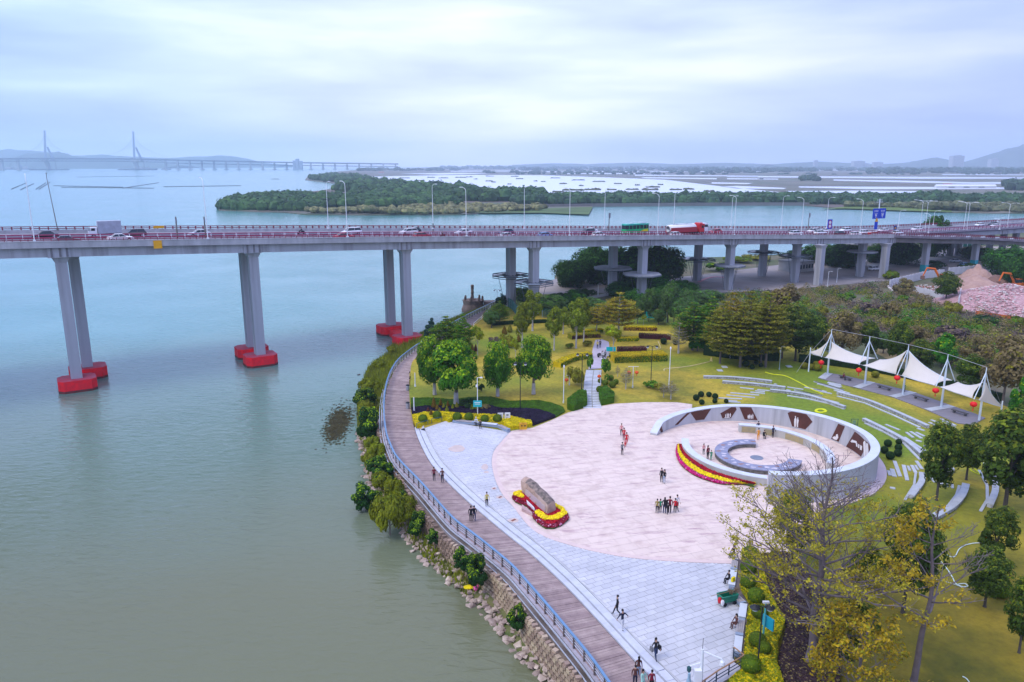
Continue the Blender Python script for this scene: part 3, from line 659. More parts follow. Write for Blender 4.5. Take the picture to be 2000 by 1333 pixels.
# ---- lamps on the bridge
lamp_white = M('lamp_white', (0.75,0.77,0.80), rough=.4, var=.05)
lamp_dark = M('lamp_dark', (0.20,0.18,0.16), rough=.5, var=.2)
def bridge_lamp(px, d, ytop, label, mat=None, arm=1.8, double=False, lean=0):
 s = bfind(px, d); p, a = bat(s, d, .9 if d < 1 or d > 20 else 0); h = zat(p, ytop) - p.z
 o = thing('street_lamp', label, 'street lamp', p, a, 'lamps along the road bridge')
 m_ = mat or lamp_white; g = MB(); sgn = 1 if d < 10 else -1
 up = [(lean * t * h, 0, t * (h - .9)) for t in (0,.3,.6,1)]
 g.tube(up, [.10,.08,.065,.055],8); g.box((0,0,.15),(.45,.45,.35)); g.obj('pole', m_, o)
 for sg in ((1,-1) if double else (sgn,)):
  x0 = lean * h; g = MB(); pts = [(x0,0, h - .95),(x0,.15 * sg, h - .5),(x0, arm * .45 * sg, h - .15),(x0, arm * sg, h)]
  g.tube(pts, [.055,.05,.045,.035],6); b_ = g.obj('arm', m_, o)
  MB().box((x0,(arm + .45) * sg, h),(.3,.95,.13)).obj('lamp_head', m_, b_)
 return o
near = [(69,340, 'near edge lamp at the far left of the bridge, white'),(407,347, 'near edge lamp just right of the orange road plate'),(679,354, 'near edge lamp right in front of the white people carrier'),(911,366, 'near edge lamp above the white car in mid bridge'),(1112,367, 'near edge lamp left of the dark grey car pair'),(1284,378, 'near edge lamp between the green bus and the tanker'),(1433,382, 'near edge lamp right of the red tanker cab'),(1564,386, 'near edge lamp beside the dark car before the blue signs'),(1679,389, 'near edge lamp left of the big blue direction sign')]
for x, y, l in near: bridge_lamp(x, .2, y, 'white ' + l)
farl = [(114,338, 'dark leaning street lamp on the far side behind the black car', True),(642,354, 'white far side lamp above the motorbike rider', False),(846,359, 'white far side lamp right of the white saloon pair', False),(1024,363, 'white far side lamp behind the dark hatchback', False),(1180,367, 'white far side lamp left of the green bus', False),(1315,374, 'white far side lamp over the tanker body', False),(1427,382, 'white far side lamp close behind the near one right of the tanker', False),(1525,382, 'white far side lamp in the gap before the dark car', False),(1613,385, 'white far side lamp behind the group of white cars', False)]
for x, y, l, dk in farl: bridge_lamp(x, WD - 2.0, y, l, lamp_dark if dk else None, lean=-.06 if dk else 0)
for x, y, l in ((1796,391, 'tall twin armed lamp in the median left of the far tree'),(1806,392, 'second twin armed lamp standing close right of its neighbour'),(1882,394, 'tall twin armed lamp in the median right of the far tree'),(1888,395, 'twin armed lamp nearly hidden behind another near the ramp'),(1967,396, 'rightmost tall twin armed lamp on the bridge')): bridge_lamp(x, 14.5, y, l, double=True, arm=2.6)
for x, y, l in ((1754,410, 'short curved far side lamp right of the blue signs'),(1822,411, 'short curved far side lamp in front of the round tree'),(1948,425, 'short far side lamp near the right end of the deck')): bridge_lamp(x, WD - 1.5, y, l, arm=1.6)
for x, y, l in ((1813,417, 'slim lamp on the ramp edge below the round tree'),(1952,428, 'slim lamp on the ramp edge at the right')): bridge_lamp(x, 9.2, y, l, arm=1.5)
for x, y, d, l in ((347,423,14.5, 'short dark pole standing in the median left of the white saloon'),(402,423,14.5, 'short dark pole in the median right behind a lamp'),(846,436,27, 'stubby dark pole at the foot of a far side lamp'),(1189,416,28, 'dark pole with a small plate on the far edge'),(1578,416,28, 'grey plate on a pole on the far edge')):
 s = bfind(x, d); p, a = bat(s, d, 0); h = zat(p, y) - p.z; o = thing('marker_pole', l, 'pole', p, a)
 MB().tube([(0,0,0),(0,0, h)], [.16,.13],8).obj('pole', lamp_dark, o)
 MB().box((0,-.2, h - .8),(.7 if 'plate' in l else .3,.12,1.5 if 'plate' in l else .8)).obj('plate', M('grey_metal', (.25,.25,.27), rough=.5), o)
# ---- signs
blue = M('sign_blue', (0.01,0.05,0.50), rough=.5, var=.1); yellow = M('sign_yellow', (0.80,0.38,0.01), var=.1, rough=.6)
def glyph_rows(m_, x0, x1, z, w, rows, seed=1):
 rg = random.Random(seed)
 n_ = max(2, int((x1 - x0) / w))
 for k in range(n_):
  cx = x0 + (k + .5) * (x1 - x0) / n_
  for j in range(3): m_.box((cx + rg.uniform(-.05,.05) * w, -.06, z + (j - 1) * w * .3),(w * rg.uniform(.4,.8),.02, w * .12))
  m_.box((cx, -.063, z),(w * .13,.02, w * .9))
s = bfind(1713,13.6); p, a = bat(s, 13.6,0)
g_ = thing('direction_sign', 'big blue two panel direction sign with white arrows on a tall mast', 'road sign', p, a)
zt = zat(p, 394) - p.z
MB().tube([(0,.3,0),(0,.3, zt + 1.0)], [.2,.14],8).obj('mast', lamp_white, g_)
MB().box((0,.3, zt - .1),(3.4,.12,.12)).box((0,.3, zt + .6),(2.6,.12,.12)).obj('crossarm', lamp_white, g_)
zp0, zp1 = zat(p, 427) - p.z, zat(p, 407) - p.z
for sg in (-1,1):
 pn = MB().box((sg * 1.72,0,(zp0 + zp1) / 2),(3.3,.1, zp1 - zp0)).obj('panel', blue, g_)
 m_ = MB(); glyph_rows(m_, sg * 1.72 - 1.1, sg * 1.72 + 1.1, zp1 - .9,.7,1,3 + sg); glyph_rows(m_, sg * 1.72 - .8, sg * 1.72 + .8, zp1 - 1.8,.5,1,5 + sg)
 cx = sg * 1.72; m_.box((cx - .15 * sg, -.07, zp0 + .9),(.22,.03,1.1), tilt=Matrix.Rotation(-.45 * sg, 3, 'Y')); m_.add([(cx - .55,-.08, zp0 + 1.1),(cx + .55,-.08, zp0 + 1.1),(cx + .2 * sg, -.08, zp0 + 1.75)], [(0,1,2)])
 m_.obj('arrow', white_paint, pn)
s = bfind(1709,13.2); p, a = bat(s, 13.2,0); z1 = zat(p, 433) - p.z; z0 = zat(p, 448) - p.z
g_ = thing('vertical_sign', 'tall narrow blue sign with a yellow warning triangle under the direction sign', 'road sign', p + Vector((0,0,0)), a)
MB().box((0,0,(z0 + z1) / 2),(1.5,.15, z1 - z0)).obj('panel', blue, g_); m_ = MB()
for j in range(4): glyph_rows(m_, -.4,.4, z1 - .6 - j * .75,.6,1, j)
m_.obj('lettering', white_paint, g_); MB().add([(-.8,-.1, z1),(.8,-.1, z1),(0,-.1, z1 + 1.5)], [(0,1,2)]).add([(-.8,0, z1),(.8,0, z1),(0,0, z1 + 1.5)], [(2,1,0)]).obj('warning_triangle', yellow, g_)
MB().tube([(0,.12,0),(0,.12, z1)],.1,6).obj('post', lamp_white, g_)
s = bfind(1619,13.5); p, a = bat(s, 13.5,0); z1 = zat(p, 428.5) - p.z; z0 = zat(p, 447) - p.z
g_ = thing('speed_sign', 'upright blue sign with two white and red discs in the median', 'road sign', p, a)
MB().box((0,0,(z0 + z1) / 2),(2.0,.15, z1 - z0)).obj('panel', blue, g_)
for zz in (.3,.68):
 zc = z0 + (z1 - z0) * zz; n_ = 14
 def disc(r, y, zc=zc): return MB().add([(r * math.cos(2 * PI * k / n_), y, zc + r * math.sin(2 * PI * k / n_)) for k in range(n_)], [tuple(range(n_))])
 d_ = disc(.75,-.09).obj('disc', M('sign_red', (.6,.01,.02)), g_); disc(.55,-.1).obj('face', white_paint, d_)
MB().box((0,.12, z0 / 2 + .2),(.2,.15, max(.4, z0))).obj('post', lamp_white, g_)
s = bfind(1747,11.0); p, a = bat(s, 11.0,0); z1 = zat(p, 440.5) - p.z; z0 = zat(p, 449) - p.z
g_ = thing('warning_sign', 'small dark blue sign with a yellow triangle at the start of the ramp', 'road sign', p, a)
MB().box((0,0,(z0 + z1) / 2),(1.5,.15, z1 - z0)).obj('panel', M('sign_navy', (.01,.02,.18)), g_)
MB().add([(-.5,-.1, z0 + .5),(.5,-.1, z0 + .5),(0,-.1, z1 - .4)], [(0,1,2)]).obj('warning_triangle', yellow, g_); MB().box((0,.1, z0 / 2),(.15,.1, max(.3, z0))).obj('post', lamp_white, g_)
s = bfind(1704,9.5); p, a = bat(s, 9.5,0)
g_ = thing('crash_cushion', 'red and white crash cushion at the nose of the ramp', 'crash barrier', p, a)
for k in range(4): MB().lathe([(.55,0),(.6,.1),(.6,.9),(.5,1.0)],10,(k * 1.15 - 1.7,0,0)).obj('barrel', M('barrier_red', (.65,.05,.03)), g_)
MB().box((0,0,1.06),(4.4,.8,.12)).obj('cover', white_paint, g_)
s = bfind(308,0); p, a = bat(s, -.12,-.2)
g_ = thing('orange_plate', 'square orange plate hanging on the near side of the parapet', 'sign', p, a)
MB().box((0,0,.25),(1.45,.14,1.5)).obj('plate', yellow, g_); MB().box((-.5,.12,.95),(.12,.35,.12)).box((.5,.12,.95),(.12,.35,.12)).obj('bracket', lamp_dark, g_)
s = bfind(311, WD - .3); p, a = bat(s, WD - .45,.9); g_ = thing('orange_board', 'small low orange board on the far parapet', 'sign', p, a)
MB().box((0,0,.45),(2.2,.1,.55)).obj('board', yellow, g_); MB().box((-.8,.0,.15),(.1,.1,.3)).box((.8,0,.15),(.1,.1,.3)).obj('foot', lamp_dark, g_)
# ===== far cable bridge
fb = thing('cable_stayed_bridge', 'distant hazy blue cable stayed bridge with two tall towers', 'bridge')
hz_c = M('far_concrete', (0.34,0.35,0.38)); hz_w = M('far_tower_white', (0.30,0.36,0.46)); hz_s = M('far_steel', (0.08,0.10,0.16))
YB = 5300.0
dk = [PY(x, y, Y) for x, y, Y in ((-260,311.5,5000),(-100,310.5,5100),(95,309.5,5200),(262,310.5,5300),(320,312,5350),(480,315.5,5600),(600,317.8,5900),(700,319.2,6200),(776,320.2,6500))]
q = MB(); dks = smooth(dk, 6)
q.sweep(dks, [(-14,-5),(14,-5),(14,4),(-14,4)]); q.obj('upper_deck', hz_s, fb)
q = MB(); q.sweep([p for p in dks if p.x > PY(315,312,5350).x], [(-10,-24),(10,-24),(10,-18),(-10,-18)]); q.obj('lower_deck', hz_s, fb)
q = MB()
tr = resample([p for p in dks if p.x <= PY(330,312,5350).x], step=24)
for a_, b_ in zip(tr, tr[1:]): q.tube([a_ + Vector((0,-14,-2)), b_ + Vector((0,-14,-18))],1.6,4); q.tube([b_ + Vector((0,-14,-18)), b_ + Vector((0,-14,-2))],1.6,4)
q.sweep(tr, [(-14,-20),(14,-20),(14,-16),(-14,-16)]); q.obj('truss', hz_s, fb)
def far_tower(x, ytop, xt):
 base = PY(x, 310,5250 if x < 200 else 5300); b = Vector((base.x, base.y, 0)); top = PY(xt, ytop, base.y)
 q = MB(); legs = []
 zd = base.z
 dxz = Vector((PY(x + 3,310, base.y).x, 0,0)).x
 q.tube([(b.x, b.y - 18, zd),(top.x, top.y, top.z)], [9,7],4); q.tube([(dxz + 18, b.y + 18, zd),((top.x + base.x) / 2 + 8, top.y, zd + (top.z - zd) * .42)], [8,6],4)
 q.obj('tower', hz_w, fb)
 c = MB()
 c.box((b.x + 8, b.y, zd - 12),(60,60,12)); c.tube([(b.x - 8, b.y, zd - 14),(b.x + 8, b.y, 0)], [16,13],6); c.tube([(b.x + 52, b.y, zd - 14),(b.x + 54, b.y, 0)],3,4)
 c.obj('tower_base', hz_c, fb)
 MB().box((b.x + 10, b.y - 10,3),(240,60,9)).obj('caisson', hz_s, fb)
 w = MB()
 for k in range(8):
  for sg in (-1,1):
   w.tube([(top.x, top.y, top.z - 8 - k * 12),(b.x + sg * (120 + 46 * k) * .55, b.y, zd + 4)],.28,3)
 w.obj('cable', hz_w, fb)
far_tower(92,255,87); far_tower(265,257,260)
for x in [4,36] + [324 + 23.6 * k for k in range(20)]:
 b = min(dks, key=lambda p: abs(1000 + p.x * pxm(p) - x)); Vb = PY(x, 325, b.y)
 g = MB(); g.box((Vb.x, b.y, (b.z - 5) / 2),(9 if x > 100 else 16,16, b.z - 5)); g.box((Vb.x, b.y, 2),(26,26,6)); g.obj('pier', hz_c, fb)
p = PY(588,313,5850); t_ = thing('service_tower', 'cluster of pale construction towers beside the far bridge', 'building', (p.x, 5750,0))
for dx, hh in ((-22,66),(0,78),(24,62)): MB().box((dx, 0, hh / 2),(20,30, hh)).obj('wall', hz_w, t_)
MB().box((0,-10,40),(66,6,5)).obj('floor_band', hz_s, t_)
for x, y, w, h, l in ((12,331,60,22, 'long dark work barge under the far bridge, furthest left'),(46,331,46,30, 'hazy work barge with a mound of gear left of the first tower'),(283,330.5,50,12, 'low dark work barge right of the second tower'),(325,331.4,16,8, 'small boat below the right approach of the far bridge')):
 p = P(x, y, 0); t_ = thing('work_barge', l, 'barge', p); k = 1 / pxm(p); ww = w * k
 MB().prism([(-ww / 2,-20),(ww / 2 - 10,-20),(ww / 2 + 6,0),(ww / 2 - 10,20),(-ww / 2,20)],-1,6).obj('hull', hz_s, t_)
 MB().box((-ww * .2,0,6 + h * .5),(ww * .25,20, h)).box((ww * .1,0,6 + h * .3),(ww * .2,18, h * .6)).obj('cabin', hz_c, t_); MB().tube([(ww * .05,0,6),(ww * .2,0, h * 2.2)],1.5,4).obj('crane', hz_s, t_)
# ===== vehicles
glass = M('vehicle_glass', (0.02,0.03,0.04), rough=.12, spec=.6, var=.1)
tyre = M('tyre', (0.02,0.02,0.022), rough=.9); hub = M('wheel_hub', (0.45,0.46,0.48), rough=.3, metal=.6)
head_l = M('headlight', (0.8,0.82,0.85), rough=.2); tail_l = M('tail_light', (0.5,0.01,0.01), rough=.3)
PAINT = {k: M('paint_' + k, v, rough=.28, var=.04, spec=.6) for k, v in dict(white=(.80,.80,.82), black=(.02,.02,.03), darkgrey=(.055,.055,.07), brown=(.10,.06,.06), silver=(.5,.52,.56), blue=(.16,.34,.58), red=(.55,.015,.02), navy=(.02,.03,.07), green=(.01,.38,.12), deepred=(.38,.015,.03), cream=(.72,.70,.66)).items()}
def wheel(parent, x, y, r=.33, w=.22):
 g = MB(); g.tube([(0,-w / 2,0),(0, w / 2,0)], r, 14); o = g.obj('wheel', tyre, parent, loc=(x, y, r))
 s_ = -1 if y < 0 else 1
 MB().tube([(0, s_ * (w / 2 - .02),0),(0, s_ * (w / 2 + .015),0)], r * .62,10).obj('rim', hub, o)
def loft(m_, secs, mi=0):
 """secs: list of closed rings with equal counts"""
 n = len(secs[0]); m_.add([p for s_ in secs for p in s_], [(i * n + k, i * n + (k + 1) % n, (i + 1) * n + (k + 1) % n, (i + 1) * n + k) for i in range(len(secs) - 1) for k in range(n)] + [tuple(reversed(range(n))), tuple((len(secs) - 1) * n + k for k in range(n))], mi); return m_
CARS = {}
def car_data(kind):
 if kind in CARS: return CARS[kind]
 Ln, Hh, Wd = {'saloon': (4.7,1.45,1.82), 'suv': (4.65,1.68,1.88), 'hatch': (4.2,1.52,1.76), 'mpv': (4.9,1.78,1.88)}[kind]
 bz = {'saloon': .92, 'suv': 1.05, 'hatch': .95, 'mpv': 1.08}[kind]
 hx = Ln / 2
 if kind == 'saloon': prof = [(-hx, .35,.62),(-hx + .08,.3,.88),(-hx + .9,.3, bz + .02),(hx - 1.3,.28, bz),(hx - .25,.28,.78),(hx, .35,.58)]
 elif kind == 'suv': prof = [(-hx, .4,.8),(-hx + .05,.35, bz),(-hx + .8,.33, bz + .04),(hx - 1.15,.33, bz),(hx - .15,.33,.92),(hx, .42,.66)]
 else: prof = [(-hx, .38,.75),(-hx + .05,.32, bz),(-hx + .8,.3, bz + .03),(hx - 1.1,.3, bz),(hx - .15,.3,.82),(hx, .38,.6)]
 body = MB(); secs = []
 for i, (x, z0, z1) in enumerate(prof):
  k = .86 if i in (0, len(prof) - 1) else 1.0; w = Wd / 2 * k
  secs.append([(x, -w * .94, z0),(x, -w, (z0 + z1) / 2),(x, -w * .95, z1 - .05),(x, -w * .84, z1),(x, w * .84, z1),(x, w * .95, z1 - .05),(x, w, (z0 + z1) / 2),(x, w * .94, z0)])
 loft(body, secs)
 # greenhouse: glass volume with a painted roof skin on top
 if kind == 'saloon': a0, a1, b1, b0 = -hx + .75,-hx + 1.45,.35,1.1
 elif kind == 'suv': a0, a1, b1, b0 = -hx + .12,-hx + .5,.5,1.2
 elif kind == 'hatch': a0, a1, b1, b0 = -hx + .15,-hx + .7,.45,1.15
 else: a0, a1, b1, b0 = -hx + .1,-hx + .4,.75,1.45
 w0, w1 = Wd / 2 * .9, Wd / 2 * .7
 gl = MB(); gl.add([(a0,-w0, bz - .03),(b0,-w0, bz - .03),(b0, w0, bz - .03),(a0, w0, bz - .03),(a1,-w1, Hh - .05),(b1,-w1, Hh - .05),(b1, w1, Hh - .05),(a1, w1, Hh - .05)], [(0,1,5,4),(1,2,6,5),(2,3,7,6),(3,0,4,7),(4,5,6,7)])
 rf = MB(); rf.prism([(a1 - .05,-w1 - .01),(b1 + .03,-w1 - .01),(b1 + .03, w1 + .01),(a1 - .05, w1 + .01)], Hh - .06, Hh)
 for y in (-1,1):   # pillars
  for (xa, xb) in (((a0 + .02), a1),(b0 - .02, b1),((a0 + b0) / 2,(a1 + b1) / 2)):
   rf.tube([(xa, y * (w0 + .004), bz - .03),(xb, y * (w1 + .006), Hh - .04)],.035,4)
 CARS[kind] = (body.data('car_body', [PAINT['white']], True), gl.data('window_glass', [glass]), rf.data('roof', [PAINT['white']]), Ln, Wd, prof)
 return CARS[kind]
def set_mat(o, mat):
 o.material_slots[0].link = 'OBJECT'; o.material_slots[0].material = mat
_wd = {}
def wheel_fast(parent, x, y, r):
 if r not in _wd: _wd[r] = (MB().tube([(0,-.11,0),(0,.11,0)], r, 14).data('wheel', [tyre]), MB().tube([(0,-.125,0),(0,.125,0)], r * .62,10).data('rim', [hub]))
 o = link('wheel', _wd[r][0], parent, (x, y, r)); link('rim', _wd[r][1], o)
LIGHTS = (MB().box((0,0,0),(.08,.34,.14)).data('headlight', [head_l]), MB().box((0,0,0),(.08,.3,.16)).data('tail_light', [tail_l]), MB().box((0,0,0),(.05,.5,.13)).data('licence_plate', [PAINT['blue']]))
def car(kind, col, px, d, label, rev=False):
 s = bfind(px, d, .7); p, a = bat(s, d, .0)
 body, gl, rf, Ln, Wd, prof = car_data(kind)
 o = thing({'saloon': 'saloon_car', 'suv': 'suv', 'hatch': 'hatchback', 'mpv': 'people_carrier'}[kind], label, 'car', p, a + (PI if rev else 0), 'cars driving on the bridge')
 b = link('body', body, o); set_mat(b, PAINT[col]); link('window', gl, o); r_ = link('roof', rf, o); set_mat(r_, PAINT[col])
 wr = .33 if kind in ('saloon', 'hatch') else .37
 for x in (-Ln * .3, Ln * .31):
  for y in (-1,1): wheel_fast(o, x, y * (Wd / 2 - .1), wr)
 for y in (-1,1):
  link('headlight', LIGHTS[0], o, (Ln / 2 - .06, y * Wd * .34, prof[-1][2] + .02)); link('tail_light', LIGHTS[1], o, (-Ln / 2 + .03, y * Wd * .36, prof[0][2] - .0))
 link('licence_plate', LIGHTS[2], o, (Ln / 2 + .0,0,.5))
 return o
NEAR1, NEAR2, NEAR3, FAR1, FAR2 = 6.3,9.4,11.6,18.6,22.0
car('saloon', 'darkgrey', 130, NEAR1, 'dark grey saloon at the left of the near carriageway')
car('saloon', 'white', 235, NEAR2, 'white saloon in front of the box truck on the near carriageway')
car('saloon', 'black', 88, FAR1, 'black saloon behind the leftmost lamp on the far carriageway', True)
car('suv', 'brown', 262, FAR1, 'brown estate car right of the box truck', True)
car('saloon', 'silver', 389, FAR1, 'silver white saloon beside the lamp right of the orange plate', True)
car('saloon', 'deepred', 672, NEAR1, 'dark red saloon half hidden by a near edge lamp')
car('mpv', 'white', 686, FAR1, 'white people carrier on the far carriageway behind a lamp', True)
car('suv', 'white', 798, FAR1 - 1, 'white SUV left of centre with a dark car close in front', True)
car('hatch', 'black', 806, FAR2 + 1, 'black hatchback nearly hidden behind the white SUV', True)
car('hatch', 'deepred', 824, NEAR1, 'dark maroon hatchback just below the white SUV')
car('saloon', 'white', 905, FAR1, 'white saloon crossing behind the mid bridge lamp', True)
car('hatch', 'navy', 988, FAR1, 'dark navy hatchback above a low grey saloon', True)
car('saloon', 'silver', 990, NEAR1, 'grey saloon low at the near rail in mid bridge')
car('hatch', 'blue', 1065, NEAR1, 'light blue hatchback on the near carriageway')
car('suv', 'darkgrey', 1147, FAR1 - 1.5, 'dark grey SUV between two white cars', True)
car('saloon', 'white', 1153, FAR2 + 1, 'white car peeking out above the dark grey SUV', True)
car('hatch', 'white', 1170, NEAR1, 'white hatchback on the near lane left of the bus')
car('hatch', 'white', 1320, NEAR1, 'white hatchback in front of the tanker')
car('hatch', 'red', 1397, FAR1 - 1, 'bright red hatchback right of the tanker', True)
car('saloon', 'black', 1546, FAR1, 'black saloon right of the second lamp pair', True)
car('suv', 'white', 1555, NEAR2, 'white SUV below the black saloon by a near lamp')
car('mpv', 'white', 1589, FAR1, 'white people carrier left of the speed sign', True)
car('suv', 'white', 1602, NEAR3, 'white SUV right below the speed sign')
car('hatch', 'white', 1612, FAR2, 'white hatchback partly behind the speed sign', True)
car('suv', 'white', 1651, FAR2, 'white SUV on the far lane left of the big blue sign', True)
car('hatch', 'black', 1641, NEAR2, 'small black hatchback before the near lamp')
car('hatch', 'white', 1671, NEAR1, 'white hatchback at the near rail left of a lamp')
car('suv', 'white', 1689, NEAR3, 'white SUV directly left of the crash cushion')
car('hatch', 'white', 1725, FAR1, 'white hatchback right of the big blue sign', True)
car('hatch', 'white', 1753, NEAR2, 'white hatchback entering the ramp')
car('suv', 'white', 1790, FAR1 - 1, 'white SUV beyond the ramp left of the round tree', True)
car('hatch', 'white', 1913, FAR2 + 1, 'white hatchback near the blue roofs', True)
car('saloon', 'white', 1944, FAR1 - 1, 'white saloon furthest right on the deck', True)
car('saloon', 'black', 1940, WD - 5, 'black saloon half hidden at the far rail below the blue roofs', True)
# box truck
s = bfind(205, FAR1); p, a = bat(s, FAR1 + .3,0)
t_ = thing('box_truck', 'white cab box truck with a grey blue cargo box on the far carriageway', 'truck', p, a + PI)
MB().box((-1.0,0,2.1),(4.3,2.15,2.5)).obj('cargo_box', M('box_grey', (.42,.45,.52), rough=.5), t_)
MB().prism([(1.3,-.95),(2.9,-.9),(2.9,.9),(1.3,.95)],.5,1.35).prism([(1.3,-.92),(2.5,-.85),(2.5,.85),(1.3,.92)],1.35,2.15).obj('cab', PAINT['white'], t_)
MB().add([(2.88,-.8,1.36),(2.88,.8,1.36),(2.53,.78,2.05),(2.53,-.78,2.05)], [(0,1,2,3)]).box((2.0,0,1.72),(.7,1.86,.5)).obj('windscreen', glass, t_)
MB().box((-.3,0,.68),(5.6,.9,.25)).obj('chassis', tyre, t_)
for x in (-2.1,2.0):
 for y in (-.9,.9): wheel_fast(t_, x, y, .4)
for y in (-.7,.7): link('headlight', LIGHTS[0], t_, (2.92, y, .8))
# bus
s = bfind(1241, FAR1); p, a = bat(s, FAR1 + .3,0)
t_ = thing('city_bus', 'green city bus with a yellow swoosh on the far carriageway', 'bus', p, a + PI)
Lb = 9.0
MB().prism([(-Lb / 2,-1.25),(Lb / 2 - .3,-1.25),(Lb / 2,-.95),(Lb / 2,.95),(Lb / 2 - .3,1.25),(-Lb / 2,1.25)],.35,1.5).obj('body', M('bus_green', (0.02,.46,.16), rough=.3), t_)
MB().prism([(-Lb / 2 + .03,-1.2),(Lb / 2 - .3,-1.2),(Lb / 2 - .03,-.9),(Lb / 2 - .03,.9),(Lb / 2 - .3,1.2),(-Lb / 2 + .03,1.2)],1.5,2.65).obj('window', glass, t_)
MB().prism([(-Lb / 2,-1.24),(Lb / 2 - .3,-1.24),(Lb / 2,-.94),(Lb / 2,.94),(Lb / 2 - .3,1.24),(-Lb / 2,1.24)],2.65,3.05).obj('roof', M('bus_teal', (0.03,.48,.34), rough=.3), t_)
for k in range(6):
 for y in (-1.22,1.22): MB().box((-Lb / 2 + .8 + k * 1.4, y, 2.07),(.14,.06,1.14)).obj('window_pillar', M('bus_green', (0,0,0)), t_)
for y in (-1.27,1.27): MB().add([(-4.2, y, .5),(-.8, y, .5),(-2.2, y, 1.2),(-4.2, y, 1.45)], [(0,1,2,3)] if y < 0 else [(3,2,1,0)]).obj('yellow_swoosh', M('bus_yellow', (.75,.65,.02)), t_)
MB().box((-2.5,0,3.2),(2.2,1.6,.35)).box((1.5,0,3.15),(.9,.9,.25)).obj('roof_unit', PAINT['silver'], t_)
for x in (-2.6,2.8):
 for y in (-1.12,1.12): wheel_fast(t_, x, y, .48)
for y in (-.9,.9): link('headlight', LIGHTS[0], t_, (Lb / 2 + .01, y, .75))
# tanker
s = bfind(1346, NEAR3); p, a = bat(s, NEAR3,0)
t_ = thing('tanker_lorry', 'articulated tanker lorry with a red cab and pale tank with dark red skirt', 'tanker lorry', p, a)
pts = [(-8.6,0,2.25),(-8.4,0,2.25),(1.8,0,2.25),(2.1,0,2.25)]
g = MB(); g.tube(pts, [.9,1.22,1.22,.9],16); g.obj('tank', PAINT['cream'], t_, sm=True)
MB().box((-3.2,0,1.85),(10.4,2.56,1.5), taper=1).obj('skirt', PAINT['deepred'], t_)
MB().box((-3.2,0,3.5),(8,.6,.1)).box((-5.5,0,3.55),(.7,.7,.25)).box((-1.5,0,3.55),(.7,.7,.25)).obj('walkway', PAINT['silver'], t_)
MB().box((3.95,0,2.2),(2.1,2.4,2.5)).box((3.7,0,3.6),(1.5,2.2,.35), taper=.8).obj('cab', PAINT['red'], t_)
MB().box((5.0,0,2.5),(.08,2.1,.9)).box((4.3,0,2.55),(.9,2.44,.75)).obj('windscreen', glass, t_)
MB().box((-1.5,0,.95),(12.5,1.0,.3)).obj('chassis', tyre, t_)
for x in (-7.2,-6.0,-4.8,1.6,2.6,4.2):
 for y in (-1.05,1.05): wheel_fast(t_, x, y, .5)
for y in (-.9,.9): link('headlight', LIGHTS[0], t_, (5.02, y, 1.2))
s = bfind(1352, FAR2); p, a = bat(s, FAR2,0)
t_ = thing('white_coach', 'long white coach glimpsed behind the tanker on the far carriageway', 'coach', p, a + PI)
MB().box((0,0,1.05),(11,2.4,1.3)).obj('body', PAINT['white'], t_); MB().box((0,0,2.1),(10.9,2.34,.8)).obj('window', glass, t_); MB().box((0,0,2.7),(10.9,2.36,.4)).obj('roof', PAINT['white'], t_)
for x in (-3.6,3.6):
 for y in (-1.1,1.1): wheel_fast(t_, x, y, .48)
# trailer parked at right under blue roofs
for (x, y, w, l) in ((1965,437,80, 'bright blue roofed shed beyond the right end of the deck'),(1985,443,50, 'second blue roof right behind the first')):
 p = P(x, 470, Z0); zt = 16.5; o = thing('blue_roof_shed', l, 'shed', (P(x, y, 3.7).x * .98,395 if w > 60 else 375, Z0),.1)
 k = 1 / pxm((0,395,10)); ww = w * k; hh = zat((0,395 if w > 60 else 375,0), y) - Z0
 MB().box((0,0, hh / 2 - .5),(ww, 14, max(2, hh - 1))).obj('wall', M('white_wall', (0,0,0)), o)
 MB().add([(-ww / 2,-8, hh - .6),(ww / 2,-8, hh - .6),(ww / 2,8, hh - .6),(-ww / 2,8, hh - .6),(-ww / 2,0, hh + 1.2),(ww / 2,0, hh + 1.2)], [(0,1,5,4),(2,3,4,5),(0,4,3),(1,2,5),(3,2,1,0)]).obj('roof', M('blue_roof', (.02,.20,.62), rough=.5), o)
# ===== boardwalk, steps, wall, rocks
def nearest_on(p, line):
 return min(line, key=lambda q: (q.x - p.x) ** 2 + (q.y - p.y) ** 2)
wood = M('boardwalk_wood', (0.36,0.265,0.24), scale=.9, col2=(0.25,0.18,0.165), bump=.3, rnd=.16, stretch=(1,1,1), island=.10)
bw = MB().grid([[p + Vector((0,0,-.30)) for p in resample(RAILBASE, n=160)], [p + Vector((0,0,-.30)) for p in resample(WALKIN, n=160)]])
bw_o = tag(bw.obj('boardwalk', M('boardwalk_gap', (0.05,0.035,0.035))), kind='structure')
A = resample(RAILBASE, n=601); B = resample(WALKIN, n=601)
planks = []
for i in range(600):
 a0, a1, b0, b1 = A[i], A[i + 1], B[i], B[i + 1]
 f = .93
 a1 = a0.lerp(a1, f); b1 = b0.lerp(b1, f); dz = R.uniform(-.012,.012)
 t = Vector((0,0, dz)); lo = Vector((0,0,-.16))
 vs = [a0 + lo, b0 + lo, b1 + lo, a1 + lo, a0 + t, b0 + t, b1 + t, a1 + t]
 planks.append(vs)
PF = [(3,2,1,0),(4,5,6,7),(0,1,5,4),(1,2,6,5),(2,3,7,6),(3,0,4,7)]
def fixf(vs):
 # orientation safe box faces
 a = (vs[5] - vs[4]).cross(vs[7] - vs[4]).z
 return PF if a > 0 else [tuple(reversed(f)) for f in PF]
rest = MB()
for vs in planks[:300]: rest.add(vs, fixf(vs))
tag(rest.obj('plank', wood, bw_o), kind='stuff')
for vs in planks[300:]: MB().add(vs, fixf(vs)).obj('plank', wood, bw_o)
